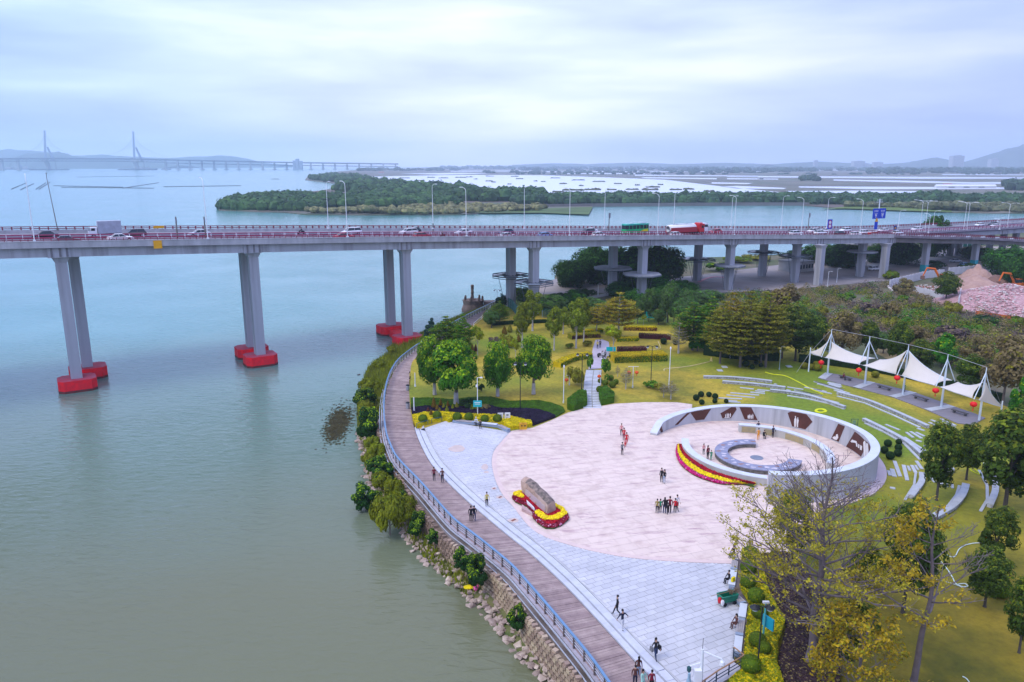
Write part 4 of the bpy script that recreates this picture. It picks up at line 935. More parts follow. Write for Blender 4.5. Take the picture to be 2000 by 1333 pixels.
step_mat = M('step_stone', (0.56,0.57,0.62), scale=.8, var=.15)
dark_joint = M('dark_joint', (0.06,0.06,0.07))
win = [p for p in WALKIN if p.y < P(809,834, ZB).y + .3]
steps_o = tag(MB().sweep(win, [(-1.38,-.4),(0.0,-.4),(0.0,-.02),(-1.38,-.02)]).obj('steps', dark_joint), kind='structure')
for (d0, d1, z) in ((.05,.62,.15),(.69,1.36,.30)):
 line = resample(win, step=1.2)
 for a, b in zip(line, line[1:]):
  u = (b - a).normalized(); b2 = b - u * .012
  l_ = Vector((-u.y, u.x, 0))
  vs = [a + l_ * d0, a + l_ * d1, b2 + l_ * d1, b2 + l_ * d0]; vs = [v + Vector((0,0,-.05)) for v in vs] + [v + Vector((0,0, z)) for v in vs]
  MB().add(vs, fixf(vs)).obj('step_slab', step_mat, steps_o)
# ---- paving of the plaza
GRAY = [(822,838),(870,822),(883,824),(985,841),(999,842),(980,862),(965,882),(961,903),(965,927),(973,949),(985,970),(1001,987),(1034,1028),(1065,1048),(1103,1061),(1154,1075),(1231,1089),(1333,1097),(1447,1101),(1441,1150),(1437,1176),(1447,1190),(1441,1224),(1434,1284),(1432,1300),(1380,1315),(1345,1345),(1350,1420)]
ZG = Z0 + .06
inner = [p + Vector((0,0,0)) for p in offset(win, -1.38)]
gpoly = PL(GRAY, ZG) + [Vector((p.x, p.y, ZG)) for p in inner[::-1]]
gray_base = M('gray_paving_bed', (0.50,0.495,0.505), scale=.3)
tag(MB().prism(gpoly, Z0 - .3, ZG - .03, bottom=False).obj('gray_paving', gray_base), kind='structure')
gp = bpy.data.objects['gray_paving']
pav = M('gray_paver', (0.56,0.55,0.555), scale=.3, col2=(0.46,0.455,0.465), rnd=.06, island=.06, rough=.75, col3=(.49,.485,.50))
ang = math.radians(27); ca, sa = math.cos(ang), math.sin(ang)
cells = []; cutp = []
flat = [(p.x, p.y) for p in gpoly]
for i in range(-70,71):
 for j in range(-80,81):
  lx = i * 1.0 + (.5 if j % 2 else 0); ly = j * .66
  x = 10 + lx * ca - ly * sa; y = 80 + lx * sa + ly * ca
  quad = [(x + a * ca - b * sa, y + a * sa + b * ca) for a, b in ((0,0),(.96,0),(.96,.62),(0,.62))]
  ins = [in_poly(q[0], q[1], flat) for q in quad]
  if all(ins): cells.append(quad)
  elif any(ins): cutp.append(quad)
cells.sort(key=lambda q: q[0][1] + abs(q[0][0] - 10) * .3)
restp = MB()
for k, quad in enumerate(cells):
 t = MB() if k < 300 else restp
 o = len(t.v); z = ZG + R.uniform(-.006,.006)
 t.add([(a, b, ZG - .04) for a, b in quad] + [(a, b, z) for a, b in quad], [(4,5,6,7),(0,1,5,4),(1,2,6,5),(2,3,7,6),(3,0,4,7)])
 if k < 300: t.obj('paver', pav, gp)
for quad in cutp:
 for a in range(4):
  for b in range(3):
   qq = []
   for (s_, t2) in ((a / 4, b / 3),((a + 1) / 4, b / 3),((a + 1) / 4,(b + 1) / 3),(a / 4,(b + 1) / 3)):
    qq.append((quad[0][0] + (quad[1][0] - quad[0][0]) * s_ + (quad[3][0] - quad[0][0]) * t2, quad[0][1] + (quad[1][1] - quad[0][1]) * s_ + (quad[3][1] - quad[0][1]) * t2))
   if all(in_poly(x, y, flat) for x, y in qq): restp.add([(x, y, ZG) for x, y in qq], [(0,1,2,3)])
tag(restp.obj('paver', pav, gp), kind='stuff')
# pink stamped plaza
pink_poly = PL([(999,842),(1040,836),(1075,822),(1110,806),(1146,797),(1172,794),(1200,789),(1260,786),(1320,786),(1352,790)], Z0)
pink_poly = [p for p in pink_poly] + circ(32.3,94.8,14.3,112,-60,40) + [p for p in circ(30.6,96.3,18.06,-60,-75,6)] + PL([(1560,1045),(1545,1080),(1500,1104),(1447,1101),(1333,1097),(1231,1089),(1154,1075),(1103,1061),(1065,1048),(1034,1028),(1001,987),(985,970),(973,949),(965,927),(961,903),(965,882),(980,862)], Z0 + .07)
pink = M('pink_stamped_paving', (0.70,0.555,0.465), scale=.7, col2=(0.57,0.43,0.36), rough=.7, bump=.25, bscale=2.5, contrast=(.30,.52), island=.035)
# streaks of dirt across the stamped stone, running with the slabs
t_, b_ = nodes_of(pink); src = b_.inputs['Base Color'].links[0].from_socket
def tn(ty, **k):
 n_ = t_.nodes.new(ty)
 for a, v in k.items(): setattr(n_, a, v)
 return n_
cc = tn('ShaderNodeTexCoord'); mpp = tn('ShaderNodeMapping'); mpp.inputs['Rotation'].default_value = (0,0,-.45); mpp.inputs['Scale'].default_value = (.30,1.5,1); t_.links.new(cc.outputs['Object'], mpp.inputs[0])
n1 = tn('ShaderNodeTexNoise'); n1.inputs['Scale'].default_value = 1.0; n1.inputs['Detail'].default_value = 8; n1.inputs['Roughness'].default_value = .72; t_.links.new(mpp.outputs[0], n1.inputs['Vector'])
r1 = tn('ShaderNodeMapRange'); r1.inputs[1].default_value = .545; r1.inputs[2].default_value = .66; t_.links.new(n1.outputs['Fac'], r1.inputs[0])
x1 = tn('ShaderNodeMix', data_type='RGBA'); t_.links.new(r1.outputs[0], x1.inputs[0]); t_.links.new(src, x1.inputs[6]); x1.inputs[7].default_value = (.44,.29,.29,1); t_.links.new(x1.outputs[2], b_.inputs['Base Color'])
pk = tag(MB().prism(pink_poly, Z0 - .3, ZG - .01, bottom=False).obj('pink_paving', M('pink_joint', (.62,.49,.43))), kind='structure')
flat = [(p.x, p.y) for p in pink_poly]; slabs = MB()
a2 = math.radians(20); ca, sa = math.cos(a2), math.sin(a2)
# slabs are laid in courses of varied lengths; edge slabs are cut to the outline
def clip(poly, px_, py_, nx_, ny_):
 out = []
 for i in range(len(poly)):
  a, b = poly[i], poly[(i + 1) % len(poly)]
  da = (a[0] - px_) * nx_ + (a[1] - py_) * ny_; db = (b[0] - px_) * nx_ + (b[1] - py_) * ny_
  if da >= 0: out.append(a)
  if (da >= 0) != (db >= 0): t = da / (da - db); out.append((a[0] + (b[0] - a[0]) * t, a[1] + (b[1] - a[1]) * t))
 return out
rs_ = random.Random(5)
for j in range(-60,70):
 u0 = -60.0; hgt = 1.3
 while u0 < 70:
  ln = rs_.choice((1.4,2.0,2.6,3.2)); u1 = u0 + ln - .035; v0 = j * hgt; v1 = v0 + hgt - .035
  quad = [(25 + a * ca - b * sa, 92 + a * sa + b * ca) for a, b in ((u0, v0),(u1, v0),(u1, v1),(u0, v1))]; u0 += ln
  ins = [in_poly(q[0], q[1], flat) for q in quad]
  if all(ins): slabs.add([(a, b, ZG + .004) for a, b in quad], [(0,1,2,3)])
  elif any(ins):
   c0 = [q for q, k in zip(quad, ins) if k]
   # subdivide edge slabs so they follow the curve
   for a in range(6):
    for b in range(4):
     qq = []
     for (s_, t2) in ((a / 6, b / 4),((a + 1) / 6, b / 4),((a + 1) / 6,(b + 1) / 4),(a / 6,(b + 1) / 4)):
      x = quad[0][0] + (quad[1][0] - quad[0][0]) * s_ + (quad[3][0] - quad[0][0]) * t2; y = quad[0][1] + (quad[1][1] - quad[0][1]) * s_ + (quad[3][1] - quad[0][1]) * t2
      qq.append((x, y))
     if all(in_poly(x, y, flat) for x, y in qq): slabs.add([(x, y, ZG + .004) for x, y in qq], [(0,1,2,3)])
tag(slabs.obj('stone_slab', pink, pk), kind='stuff')
edge_l = [p for p in PL([(999,842),(980,862),(965,882),(961,903),(965,927),(973,949),(985,970),(1001,987),(1034,1028),(1065,1048),(1103,1061),(1154,1075),(1231,1089),(1333,1097),(1447,1101)], ZG)]
edge_l = smooth(edge_l, 5)
MB().sweep(edge_l, [(-.55,-.03),(.02,-.03),(.02,.014),(-.55,.014)]).obj('border_course', M('pink_border', (.68,.52,.46), scale=.8, var=.1), pk)
# rust and cream inlays in the grey paving
inl = M('cream_inlay', (.60,.48,.42), scale=2, var=.15)
for k, (x, y, w, h) in enumerate(((893,876,2.2,2.6),(947,912,.9,2.0),(950,922,.7,.7),(965,954,.7,.8),(977,971,.9,.9),(1003,1016,1.2,1.1))):
 p = P(x, y, ZG); n_ = 16
 g = MB(); g.add([(p.x + w / 2 * math.cos(2 * PI * i / n_) * (1 + .15 * math.sin(5 * i)), p.y + h / 2 * math.sin(2 * PI * i / n_), ZG + .012) for i in range(n_)], [tuple(range(n_))]); o = g.obj('stone_inlay', inl, gp)
 if k > 2: MB().box((p.x, p.y, ZG + .018),(w * .5, h * .28,.008),.8).obj('rust_plate', M('rust_plate', (.25,.09,.06)), o)
# pale apron around the ring wall
ap = circ(30.6,96.3,18.06,8,-60.5,30) + circ(32.3,94.8,14.5,-60,8,30)
tag(MB().prism(ap, Z0 - .2, Z0 + .05, bottom=False).obj('pale_apron', M('apron_pink', (.62,.50,.50), scale=.5, var=.12)), kind='structure')
# ramp at the lower right corner
MBr = MB().prism(PL([(1378,1318),(1430,1292),(1442,1300),(1452,1308),(1400,1340),(1340,1390),(1310,1390)], ZG), Z0 - .3, ZG + .05, bottom=False)
tag(MBr.obj('entrance_ramp', M('ramp_slab', (.50,.48,.52), scale=.6, var=.2)), kind='structure')
# ---- retaining wall with stones
wall_line = resample(WALLTOP, n=140)
rt = resample(RAILBASE, n=150)
wt = thing('retaining_wall', 'old coursed stone retaining wall below the boardwalk', 'wall')
MB().sweep(wall_line, [(-.5,-3.4),(.12,-3.4),(.0,-.02),(-.5,-.02)]).obj('core', M('wall_mortar', (.17,.12,.08), scale=1), wt)
stone_m = M('wall_stone', (0.42,0.31,0.21), scale=.7, col2=(0.26,0.19,0.13), rnd=.28, island=.28, bump=.5, bscale=6)
cop_m = M('coping_stone', (0.46,0.33,0.24), scale=.8, var=.3, rnd=.25, bump=.4)
ledge = MB().ribbon([nearest_on(p, rt) + Vector((0,0,-.42)) for p in wall_line], [p + Vector((0,0,-.08)) for p in wall_line])
tag(ledge.obj('ledge', M('ledge_dirt', (.17,.135,.12), scale=.8, col2=(.09,.075,.06), bump=.6, col3=(.26,.22,.21)), sm=True), kind='structure')
wl = resample(WALLTOP, step=.62); stones = []
for i in range(len(wl) - 1):
 u = (wl[i + 1] - wl[i]); L_ = u.length; u.normalize(); nrm = Vector((u.y, -u.x, 0)) # right of travel: travelling towards camera, water is on the right
 for c_ in range(6):
  sh_ = (.31 if c_ % 2 else 0); z = 2.9 - .18 - c_ * .42
  ctr = wl[i] + u * (L_ * .5 + sh_) + nrm * (.06 + c_ * .018); ctr.z = z
  stones.append((ctr, math.atan2(u.y, u.x),(L_ * R.uniform(.80,.94),.34 + R.uniform(0,.1),.37 * R.uniform(.86,1)), c_))
 ctr = wl[i] + u * L_ * .5 - nrm * .05; ctr.z = 2.95 + R.uniform(-.05,.1)
 if R.random() < .72: stones.append((ctr, math.atan2(u.y, u.x) + R.uniform(-.3,.3),(L_ * R.uniform(.5,.9), R.uniform(.3,.5), R.uniform(.16,.3)),-1))
stones.sort(key=lambda s_: s_[0].y); rest = MB()
def stone_mesh(m_, c, rz, d, seed=0):
 rg = random.Random(seed); x, y, z = d[0] / 2, d[1] / 2, d[2] / 2; vs = []
 for k in (-1,1):
  for i, j in ((-1,-1),(1,-1),(1,1),(-1,1)):
   p = Vector((i * x * rg.uniform(.84,1), j * y * rg.uniform(.9,1), k * z * rg.uniform(.84,1)))
   vs.append((c[0] + p.x * math.cos(rz) - p.y * math.sin(rz), c[1] + p.x * math.sin(rz) + p.y * math.cos(rz), c[2] + p.z))
 m_.add(vs, [(3,2,1,0),(4,5,6,7),(0,1,5,4),(1,2,6,5),(2,3,7,6),(3,0,4,7)])
sd_ = [MB() for _ in range(6)]
for i, m_ in enumerate(sd_): stone_mesh(m_, (0,0,0),0,(1,1,1), i)
sdd = [m_.data('stone', stone_m) for m_ in sd_]; sdc = [m_.data('coping', cop_m) for m_ in sd_]
for k, (c, rz, d, row) in enumerate(stones):
 if k < 300:
  o = link('coping_stone' if row < 0 else 'stone', (sdc if row < 0 else sdd)[k % 6], wt, c, rz); o.scale = d
 else: stone_mesh(rest, c, rz, d, k)
tag(rest.obj('stone', stone_m, wt), kind='stuff')
# ---- rocks between the wall and the water
rockm = M('shore_rock', (0.52,0.41,0.33), scale=1.1, col2=(0.30,0.22,0.17), rnd=.22, island=.22, bump=.5, bscale=5)
def rock_mb(seed, amp=.32):
 rg = random.Random(seed); bm_ = bmesh.new()
 pts_ = [Vector((rg.uniform(-1,1), rg.uniform(-1,1), rg.uniform(-.75,.75))).normalized() * rg.uniform(.75,1) for _ in range(13)]
 for p in pts_: bm_.verts.new((p.x * .5, p.y * .42, p.z * .34))
 r_ = bmesh.ops.convex_hull(bm_, input=bm_.verts);
 me = bpy.data.meshes.new('boulder');
 for v in [v for v in bm_.verts if not v.link_faces]: bm_.verts.remove(v)
 bm_.to_mesh(me); bm_.free(); me.materials.append(rockm); return me
rock_d = [rock_mb(i) for i in range(10)]
rk = []; rr = random.Random(11)
for i in range(95,260):
 s_, m_, r_, wall_ = BANK[i]
 if not wall_: continue
 n_ = 8 if i > 168 else (3 if i > 120 else 2)
 for _ in range(n_):
  t = rr.uniform(-.08,.95) if i > 168 else rr.uniform(-.05,.35)
  p = s_.lerp(m_, t); p.x += rr.uniform(-.35,.35); p.y += rr.uniform(-.35,.35); sz = rr.uniform(.4,1.15) * (1.15 if t < .3 else .85)
  p.z += sz * .1; rk.append((p, sz))
rk.sort(key=lambda r_: r_[0].y); restr = MB()
for k, (p, sz) in enumerate(rk):
 me = rock_d[k % 10]
 if k < 300:
  o = link('boulder', me, None, p, (rr.uniform(-.5,.5), rr.uniform(-.5,.5), rr.uniform(0,6))); o.scale = (sz, sz, sz * rr.uniform(.7,1.1))
  tag(o, 'buff broken boulder lying between the stone wall and the water', 'boulder', 'boulders heaped along the waterline')
 else:
  ro = Matrix.Rotation(rr.uniform(0,6),3, 'Z') @ Matrix.Rotation(rr.uniform(-.5,.5),3, 'X')
  restr.add([ro @ (v.co * sz) + p for v in me.vertices], [tuple(f.vertices) for f in me.polygons])
tag(restr.obj('riprap', rockm), 'broken rocks lining the overgrown bank further up the shore', 'rocks', kind='stuff')
# ---- boardwalk railing
rail_t = thing('boardwalk_railing', 'curving metal railing with a blue top rail along the boardwalk', 'railing')
blue_rail = M('blue_handrail', (0.15,0.28,0.44), rough=.35, var=.15, metal=.2); gal = M('galvanised_rail', (0.50,0.52,0.56), rough=.4, metal=.3, var=.15); brown_post = M('brown_post', (0.16,0.12,0.11))
rp = resample(RAILBASE, n=260)
MB().sweep(rp, [(.12,1.10),(-.1,1.10),(-.1,1.19),(.12,1.19)]).obj('top_rail', blue_rail, rail_t)
for z in (.85,.6,.35): MB().sweep(rp, [(.03, z),(-.03, z),(-.03, z + .05),(.03, z + .05)]).obj('lower_rail', gal, rail_t)
MB().sweep(offset(rp, .42), [(.07,-.1),(-.06,-.1),(-.06,-.01),(.07,-.01)]).obj('outer_pipe', gal, rail_t)
MB().sweep(offset(rp, .75), [(.05,-.42),(-.05,-.42),(-.05,-.34),(.05,-.34)]).obj('outer_pipe', gal, rail_t)
pd = MB().box((0,0,.45),(.12,.16,1.35)).box((0,-.25,-.15),(.07,.55,.06)).data('post', brown_post)
pl_ = resample(RAILBASE, step=1.75)
for i in range(len(pl_) - 1):
 u = pl_[i + 1] - pl_[i]; link('post', pd, rail_t, pl_[i], math.atan2(u.y, u.x))
MB().sweep([p for p in rp], [(.28,-.25),(-.02,-.25),(-.02,.02),(.28,.02)]).obj('edge_beam', M('edge_beam', (.42,.38,.40), scale=1), rail_t)
# upper railing on the inner side of the walk near the jetty
r2 = PL([(925,640),(940,627),(952,615),(958,604)], ZB); tr_ = thing('inner_railing', 'short white railing on the inland side of the walk near the jetty', 'railing')
MB().tube([p + Vector((0,0,1.1)) for p in r2],.05,5).tube([p + Vector((0,0,.6)) for p in r2],.03,5).obj('rail', white_paint, tr_)
for p in r2: MB().box((p.x, p.y, ZB + .55),(.1,.1,1.1)).obj('post', white_paint, tr_)
# ===== memorial ring
RC = Vector((32.3,94.8,0)); RI, RO = 13.75,14.75
hprof = [(148,.35),(140,1.5),(128,1.75),(109,2.0),(90,2.3),(50,2.65),(25,2.9),(-5,3.25),(-46,3.5),(-102,3.45)]
def ring_h(a):
 for (a0, h0),(a1, h1) in zip(hprof, hprof[1:]):
  if a0 >= a >= a1: return h0 + (h1 - h0) * (a0 - a) / (a0 - a1)
 return hprof[-1][1] if a < hprof[-1][0] else hprof[0][1]
def arc_wall(name, c, ri, ro, a0, a1, hf, z0, mat, cap, par=None, n_=90, lab=None, cat=None, cap_t=.1, over=.04):
 o = thing(name, lab, cat) if par is None else par
 m_ = MB(); A_ = [a0 + (a1 - a0) * i / n_ for i in range(n_ + 1)]
 def ring(ri, ro, zf0, zf1):
  vs = []
  for a in A_:
   ra = math.radians(a); x, y = math.cos(ra), math.sin(ra)
   vs += [(c[0] + ri * x, c[1] + ri * y, zf0(a)),(c[0] + ro * x, c[1] + ro * y, zf0(a)),(c[0] + ro * x, c[1] + ro * y, zf1(a)),(c[0] + ri * x, c[1] + ri * y, zf1(a))]
  fs = [(i * 4 + k, i * 4 + (k + 1) % 4,(i + 1) * 4 + (k + 1) % 4,(i + 1) * 4 + k) for i in range(n_) for k in range(4)]
  fs += [(3,2,1,0),(n_ * 4, n_ * 4 + 1, n_ * 4 + 2, n_ * 4 + 3)]
  return vs, fs
 vs, fs = ring(ri, ro, lambda a: z0 - .3, lambda a: z0 + hf(a) - cap_t); MB().add(vs, fs).obj('wall', mat, o)
 vs, fs = ring(ri - over, ro + over, lambda a: z0 + hf(a) - cap_t + .002, lambda a: z0 + hf(a)); MB().add(vs, fs).obj('coping', cap, o)
 return o
ring_c = M('ring_concrete', (0.47,0.47,0.49), scale=.8, col2=(0.30,0.30,0.31), stretch=(1.6,1.6,.12), bump=.1, contrast=(.3,.6), col3=(.46,.46,.50))
ring_cap = M('ring_coping', (0.60,0.63,0.67), scale=.8, var=.12)
ring = arc_wall('ring_wall', (RC.x, RC.y), RI, RO, 148,-102, ring_h, ZG, ring_c, ring_cap, n_=160, lab='large curved concrete memorial wall rising to the right with brown relief panels', cat='memorial wall')
ea = math.radians(-102); ex, ey = RC.x + (RI + RO) / 2 * math.cos(ea), RC.y + (RI + RO) / 2 * math.sin(ea)
# reliefs: measured outlines carried on to the inner face
corten = M('rust_steel_panel', (0.105,0.035,0.025), scale=1.2, var=.3, rough=.7); fig = M('relief_white', (.75,.72,.70), var=.1)
def on_ring(x, y, r=RI):
 d = Vector(((x - 1000) / F, cT - (y - 666) / F * sT, -(sT + (y - 666) / F * cT))); o = Vector((-RC.x, -RC.y, 0))
 a = d.x ** 2 + d.y ** 2; b = 2 * (o.x * d.x + o.y * d.y); c = o.x ** 2 + o.y ** 2 - r * r; t = (-b + math.sqrt(max(0, b * b - 4 * a * c))) / (2 * a)
 p = Vector((0,0, CZ)) + d * t; return math.degrees(math.atan2(p.y - RC.y, p.x - RC.x)), p.z
def relief(poly, mat, name, par, off, z3=True, depth=.05):
 pts = [on_ring(1240 + x / 3.92,760 + y / 3.92) for x, y in poly] if z3 else [on_ring(x, y) for x, y in poly]
 pts = [(a, min(max(z, ZG + .08), ZG + ring_h(a) - .16)) for a, z in pts]
 # slice by angle so that the panel bends with the wall
 amin, amax = min(p[0] for p in pts), max(p[0] for p in pts); n_ = max(2, int((amax - amin) / 1.5) + 1); m_ = MB()
 for k in range(n_):
  u0 = amin + (amax - amin) * k / n_; u1 = amin + (amax - amin) * (k + 1) / n_
  q = clip(clip(pts, u0,0,1,0), u1,0,-1,0)
  if len(q) < 3: continue
  outl = []
  for rr_ in (RI - off - depth, RI - off + .02):
   outl.append([(RC.x + rr_ * math.cos(math.radians(a)), RC.y + rr_ * math.sin(math.radians(a)), z) for a, z in q])
  nq = len(q)
  tri = tessellate_polygon([[Vector((a, z, 0)) for a, z in q]])
  m_.add(outl[0] + outl[1], [t for t in tri] + [(i, (i + 1) % nq, nq + (i + 1) % nq, nq + i) for i in range(nq)])
 return m_.obj(name, mat, par)
panels = [[(190,275),(203,268),(214,322),(201,331)], [(400,172),(425,172),(330,270),(306,276)], [(425,176),(508,143),(518,163),(530,137),(583,136),(530,232),(466,239)], [(655,185),(740,124),(772,124),(778,155),(735,221),(670,222)], [(802,124),(892,126),(940,237),(840,231)], [(1170,182),(1200,160),(1315,187),(1360,250),(1305,308),(1205,284)], [(1558,265),(1608,285),(1560,402),(1503,380)], [(1685,325),(1755,385),(1770,430),(1732,516),(1618,442)], [(1757,388),(1812,432),(1815,520),(1780,574),(1762,555),(1752,470)]]
po = [relief(q, corten, 'relief_panel', ring, 0) for q in panels]
def figure_poly(x, y, w, h, lean=0):
 """small standing figure outline, feet at (x, y)"""
 return [(x - w * .3, y),(x - w * .42, y - h * .45),(x - w * .5 + lean, y - h * .72),(x - w * .15 + lean, y - h * .84),(x - w * .2 + lean, y - h),(x + w * .2 + lean, y - h),(x + w * .18 + lean, y - h * .84),(x + w * .5 + lean, y - h * .70),(x + w * .4, y - h * .4),(x + w * .32, y)]
for (x, y, w, h) in ((694,216,7,26),(706,215,8,32),(717,214,8,30),(730,212,8,30)): relief(figure_poly(x, y, w, h), fig, 'silhouette', po[3],.055)
relief([(684,219),(726,217),(726,214),(684,216)], fig, 'silhouette', po[3],.055)
for (x, y, w, h) in ((868,224,11,28),(879,225,11,34),(891,226,10,30),(903,226,8,38)): relief(figure_poly(x, y, w, h), fig, 'silhouette', po[4],.055)
for (x, y, w, h) in ((1228,287,17,82),(1246,290,15,74)): relief(figure_poly(x, y, w, h, 3), fig, 'silhouette', po[5],.055)
relief([(1515,372),(1530,360),(1540,366),(1546,345),(1556,344),(1560,372),(1548,390),(1530,384)], fig, 'silhouette', po[6],.055)
for q in ([(1656,400),(1668,386),(1680,392),(1700,398),(1704,420),(1690,410),(1676,408),(1664,408)], [(1700,440),(1698,412),(1706,414),(1708,440)], [(1712,448),(1716,420),(1724,428),(1722,452)], [(1728,462),(1732,428),(1744,440),(1740,468)]): relief(q, fig, 'silhouette', po[7],.055)
relief([(1758,480),(1754,410),(1762,395),(1770,405),(1772,470),(1770,540),(1764,545)], fig, 'silhouette', po[8],.055)
relief([(1778,560),(1774,440),(1778,412),(1788,420),(1792,480),(1790,550)], fig, 'silhouette', po[8],.055)
relief([(1805,500),(1822,492),(1824,512),(1800,556),(1796,545)], corten, 'relief_panel', ring, 0)
# second, low wall in two arcs
low_c = M('low_wall_concrete', (0.50,0.49,0.46), scale=.5, col2=(.38,.36,.32), stretch=(1,1,.3))
w2 = arc_wall('low_ring_wall', (34.0,95.2),10.2,11.1,163,252, lambda a: 1.05, ZG, low_c, ring_cap, n_=60, lab='low curved white topped wall behind the crescent flower bed', cat='wall')
w3 = arc_wall('low_ring_wall', (31.8,94.3),9.2,10.05,84,-32, lambda a: 1.15, ZG, low_c, ring_cap, n_=60, lab='low curved wall with tan painted panels on the far side of the stone ring seat', cat='wall')
tan_p = M('tan_mural', (.40,.31,.15), scale=2, col2=(.30,.26,.16))
for a0, a1 in ((82,70),(62,56),(44,26),(16,4)):
 m_ = MB(); n_ = 8
 for k in range(n_):
  q0, q1 = math.radians(a0 + (a1 - a0) * k / n_), math.radians(a0 + (a1 - a0) * (k + 1) / n_); r0 = 9.17
  m_.add([(31.8 + r0 * math.cos(q0),94.3 + r0 * math.sin(q0), ZG + .1),(31.8 + r0 * math.cos(q1),94.3 + r0 * math.sin(q1), ZG + .1),(31.8 + r0 * math.cos(q1),94.3 + r0 * math.sin(q1), ZG + .92),(31.8 + r0 * math.cos(q0),94.3 + r0 * math.sin(q0), ZG + .92)], [(0,3,2,1)])
 m_.obj('mural_panel', tan_p, w3)
# C shaped stone seat with engraved top
dk_st = M('dark_seat_stone', (.17,.16,.15), scale=2.5, col2=(.08,.075,.065), bump=.3); top_st = M('seat_top_stone', (.30,.31,.40), scale=1.6, col2=(.20,.20,.28))
cs = arc_wall('ring_seat', (32.3,93.6),3.85,5.45,76,336, lambda a: .62, ZG, dk_st, top_st, n_=70, lab='dark C shaped stone ring seat with an engraved blue grey top', cat='stone seat', cap_t=.12)
for k in range(26):
 a = math.radians(80 + k * 9.8); r_ = 4.65 + .3 * math.sin(k * 2.3); x, y = 32.3 + r_ * math.cos(a),93.6 + r_ * math.sin(a)
 n_ = 6; rg = random.Random(k); g = MB(); g.add([(x + math.cos(2 * PI * i / n_) * rg.uniform(.2,.5), y + math.sin(2 * PI * i / n_) * rg.uniform(.12,.35), ZG + .634) for i in range(n_)], [tuple(range(n_))]); g.obj('engraved_mark', M('mark_pale', (.62,.56,.60)) if k % 3 else M('mark_rust', (.36,.20,.16)), cs)
p = P(1478,894, ZG); n_ = 20
dr = MB().lathe([(.85,0),(.85,.03),(.72,.05)],20,(0,0,0)).obj('drain_cover', M('drain_metal', (.20,.23,.28), rough=.5), loc=(p.x, p.y, ZG)); tag(dr, 'round grey metal cover in the middle of the ring floor', 'drain cover')
# ---- flowers: many small petals, each bed a thing with bands of one colour
def flower_mat(n_, c): return M('flowers_' + n_, c, scale=3, var=.25, island=.3, rough=.7)
FL = dict(yellow=flower_mat('yellow', (.95,.72,.0)), red=flower_mat('red', (.48,.0,.015)), magenta=flower_mat('magenta', (.62,.005,.17)), green=flower_mat('leaf', (.05,.10,.015)), pinkw=flower_mat('pale', (.80,.35,.55)), darkred=flower_mat('maroon', (.24,.0,.02)))
def flower_band(name, polyf, n_, h, mats, par, size=.13, seed=0, mi=None):
 rg = random.Random(seed); m_ = MB()
 for _ in range(n_):
  x, y, hh = polyf(rg); z = ZG + hh + rg.uniform(-.06,.05)
  m_.leaf(Vector((x, y, z)), Vector((rg.uniform(-.7,.7), rg.uniform(-.9,.4),1)), size * rg.uniform(.7,1.3),0 if (mi is None or rg.random() > mi) else 1,.9, rg)
 return tag(m_.obj(name, mats, par), kind='stuff')
# crescent bed against the low wall
bed = thing('crescent_flower_bed', 'crescent flower bed striped dark red, yellow and magenta by the low ring wall', 'flower bed')
inner_a = [P(1240 + x / 3.92,760 + y / 3.92, ZG + .55) * 1.0 for x, y in ((365,425),(400,480),(460,545),(560,610),(680,655),(800,690),(918,722))]
outer_a = [P(1240 + x / 3.92,760 + y / 3.92, ZG) for x, y in ((325,435),(316,500),(350,580),(440,655),(560,705),(700,735),(918,728))]
ia, oa = smooth(inner_a, 6), smooth(outer_a, 6); nn = len(ia)
for p in ia:
 d = Vector((p.x - 34.0, p.y - 95.2,0)); q = d.normalized() * max(d.length, 11.2); p.x, p.y, p.z = 34.0 + q.x, 95.2 + q.y, ZG
bm_ = MB(); bm_.grid([[p + Vector((0,0,.0)) for p in oa], [oa[i].lerp(ia[i],.12) + Vector((0,0,.22)) for i in range(nn)], [ia[i] + Vector((0,0,.45)) for i in range(nn)], [p + Vector((0,0,0)) for p in ia]]); bm_.obj('soil', FL['green'], bed)
def band(f0, f1):
 def g(rg):
  k = rg.uniform(0, nn - 1.01); i = int(k); t = k - i; f = rg.uniform(f0, f1); a = oa[i].lerp(oa[i + 1], t); b = ia[i].lerp(ia[i + 1], t); q = a.lerp(b, f); return q.x, q.y, .20 + .36 * f
 return g
flower_band('magenta_band', band(.0,.22),3800,0, [FL['magenta'], FL['pinkw']], bed, .11,1,.06)
flower_band('green_trim', band(.22,.27),500,0, [FL['green']], bed, .12,2)
flower_band('yellow_band', band(.27,.64),5200,0, [FL['yellow']], bed, .13,3)
flower_band('green_trim', band(.64,.67),300,0, [FL['green']], bed, .11,4)
flower_band('red_band', band(.67,1.0),4800,0, [FL['red'], FL['darkred']], bed, .13,5,.3)
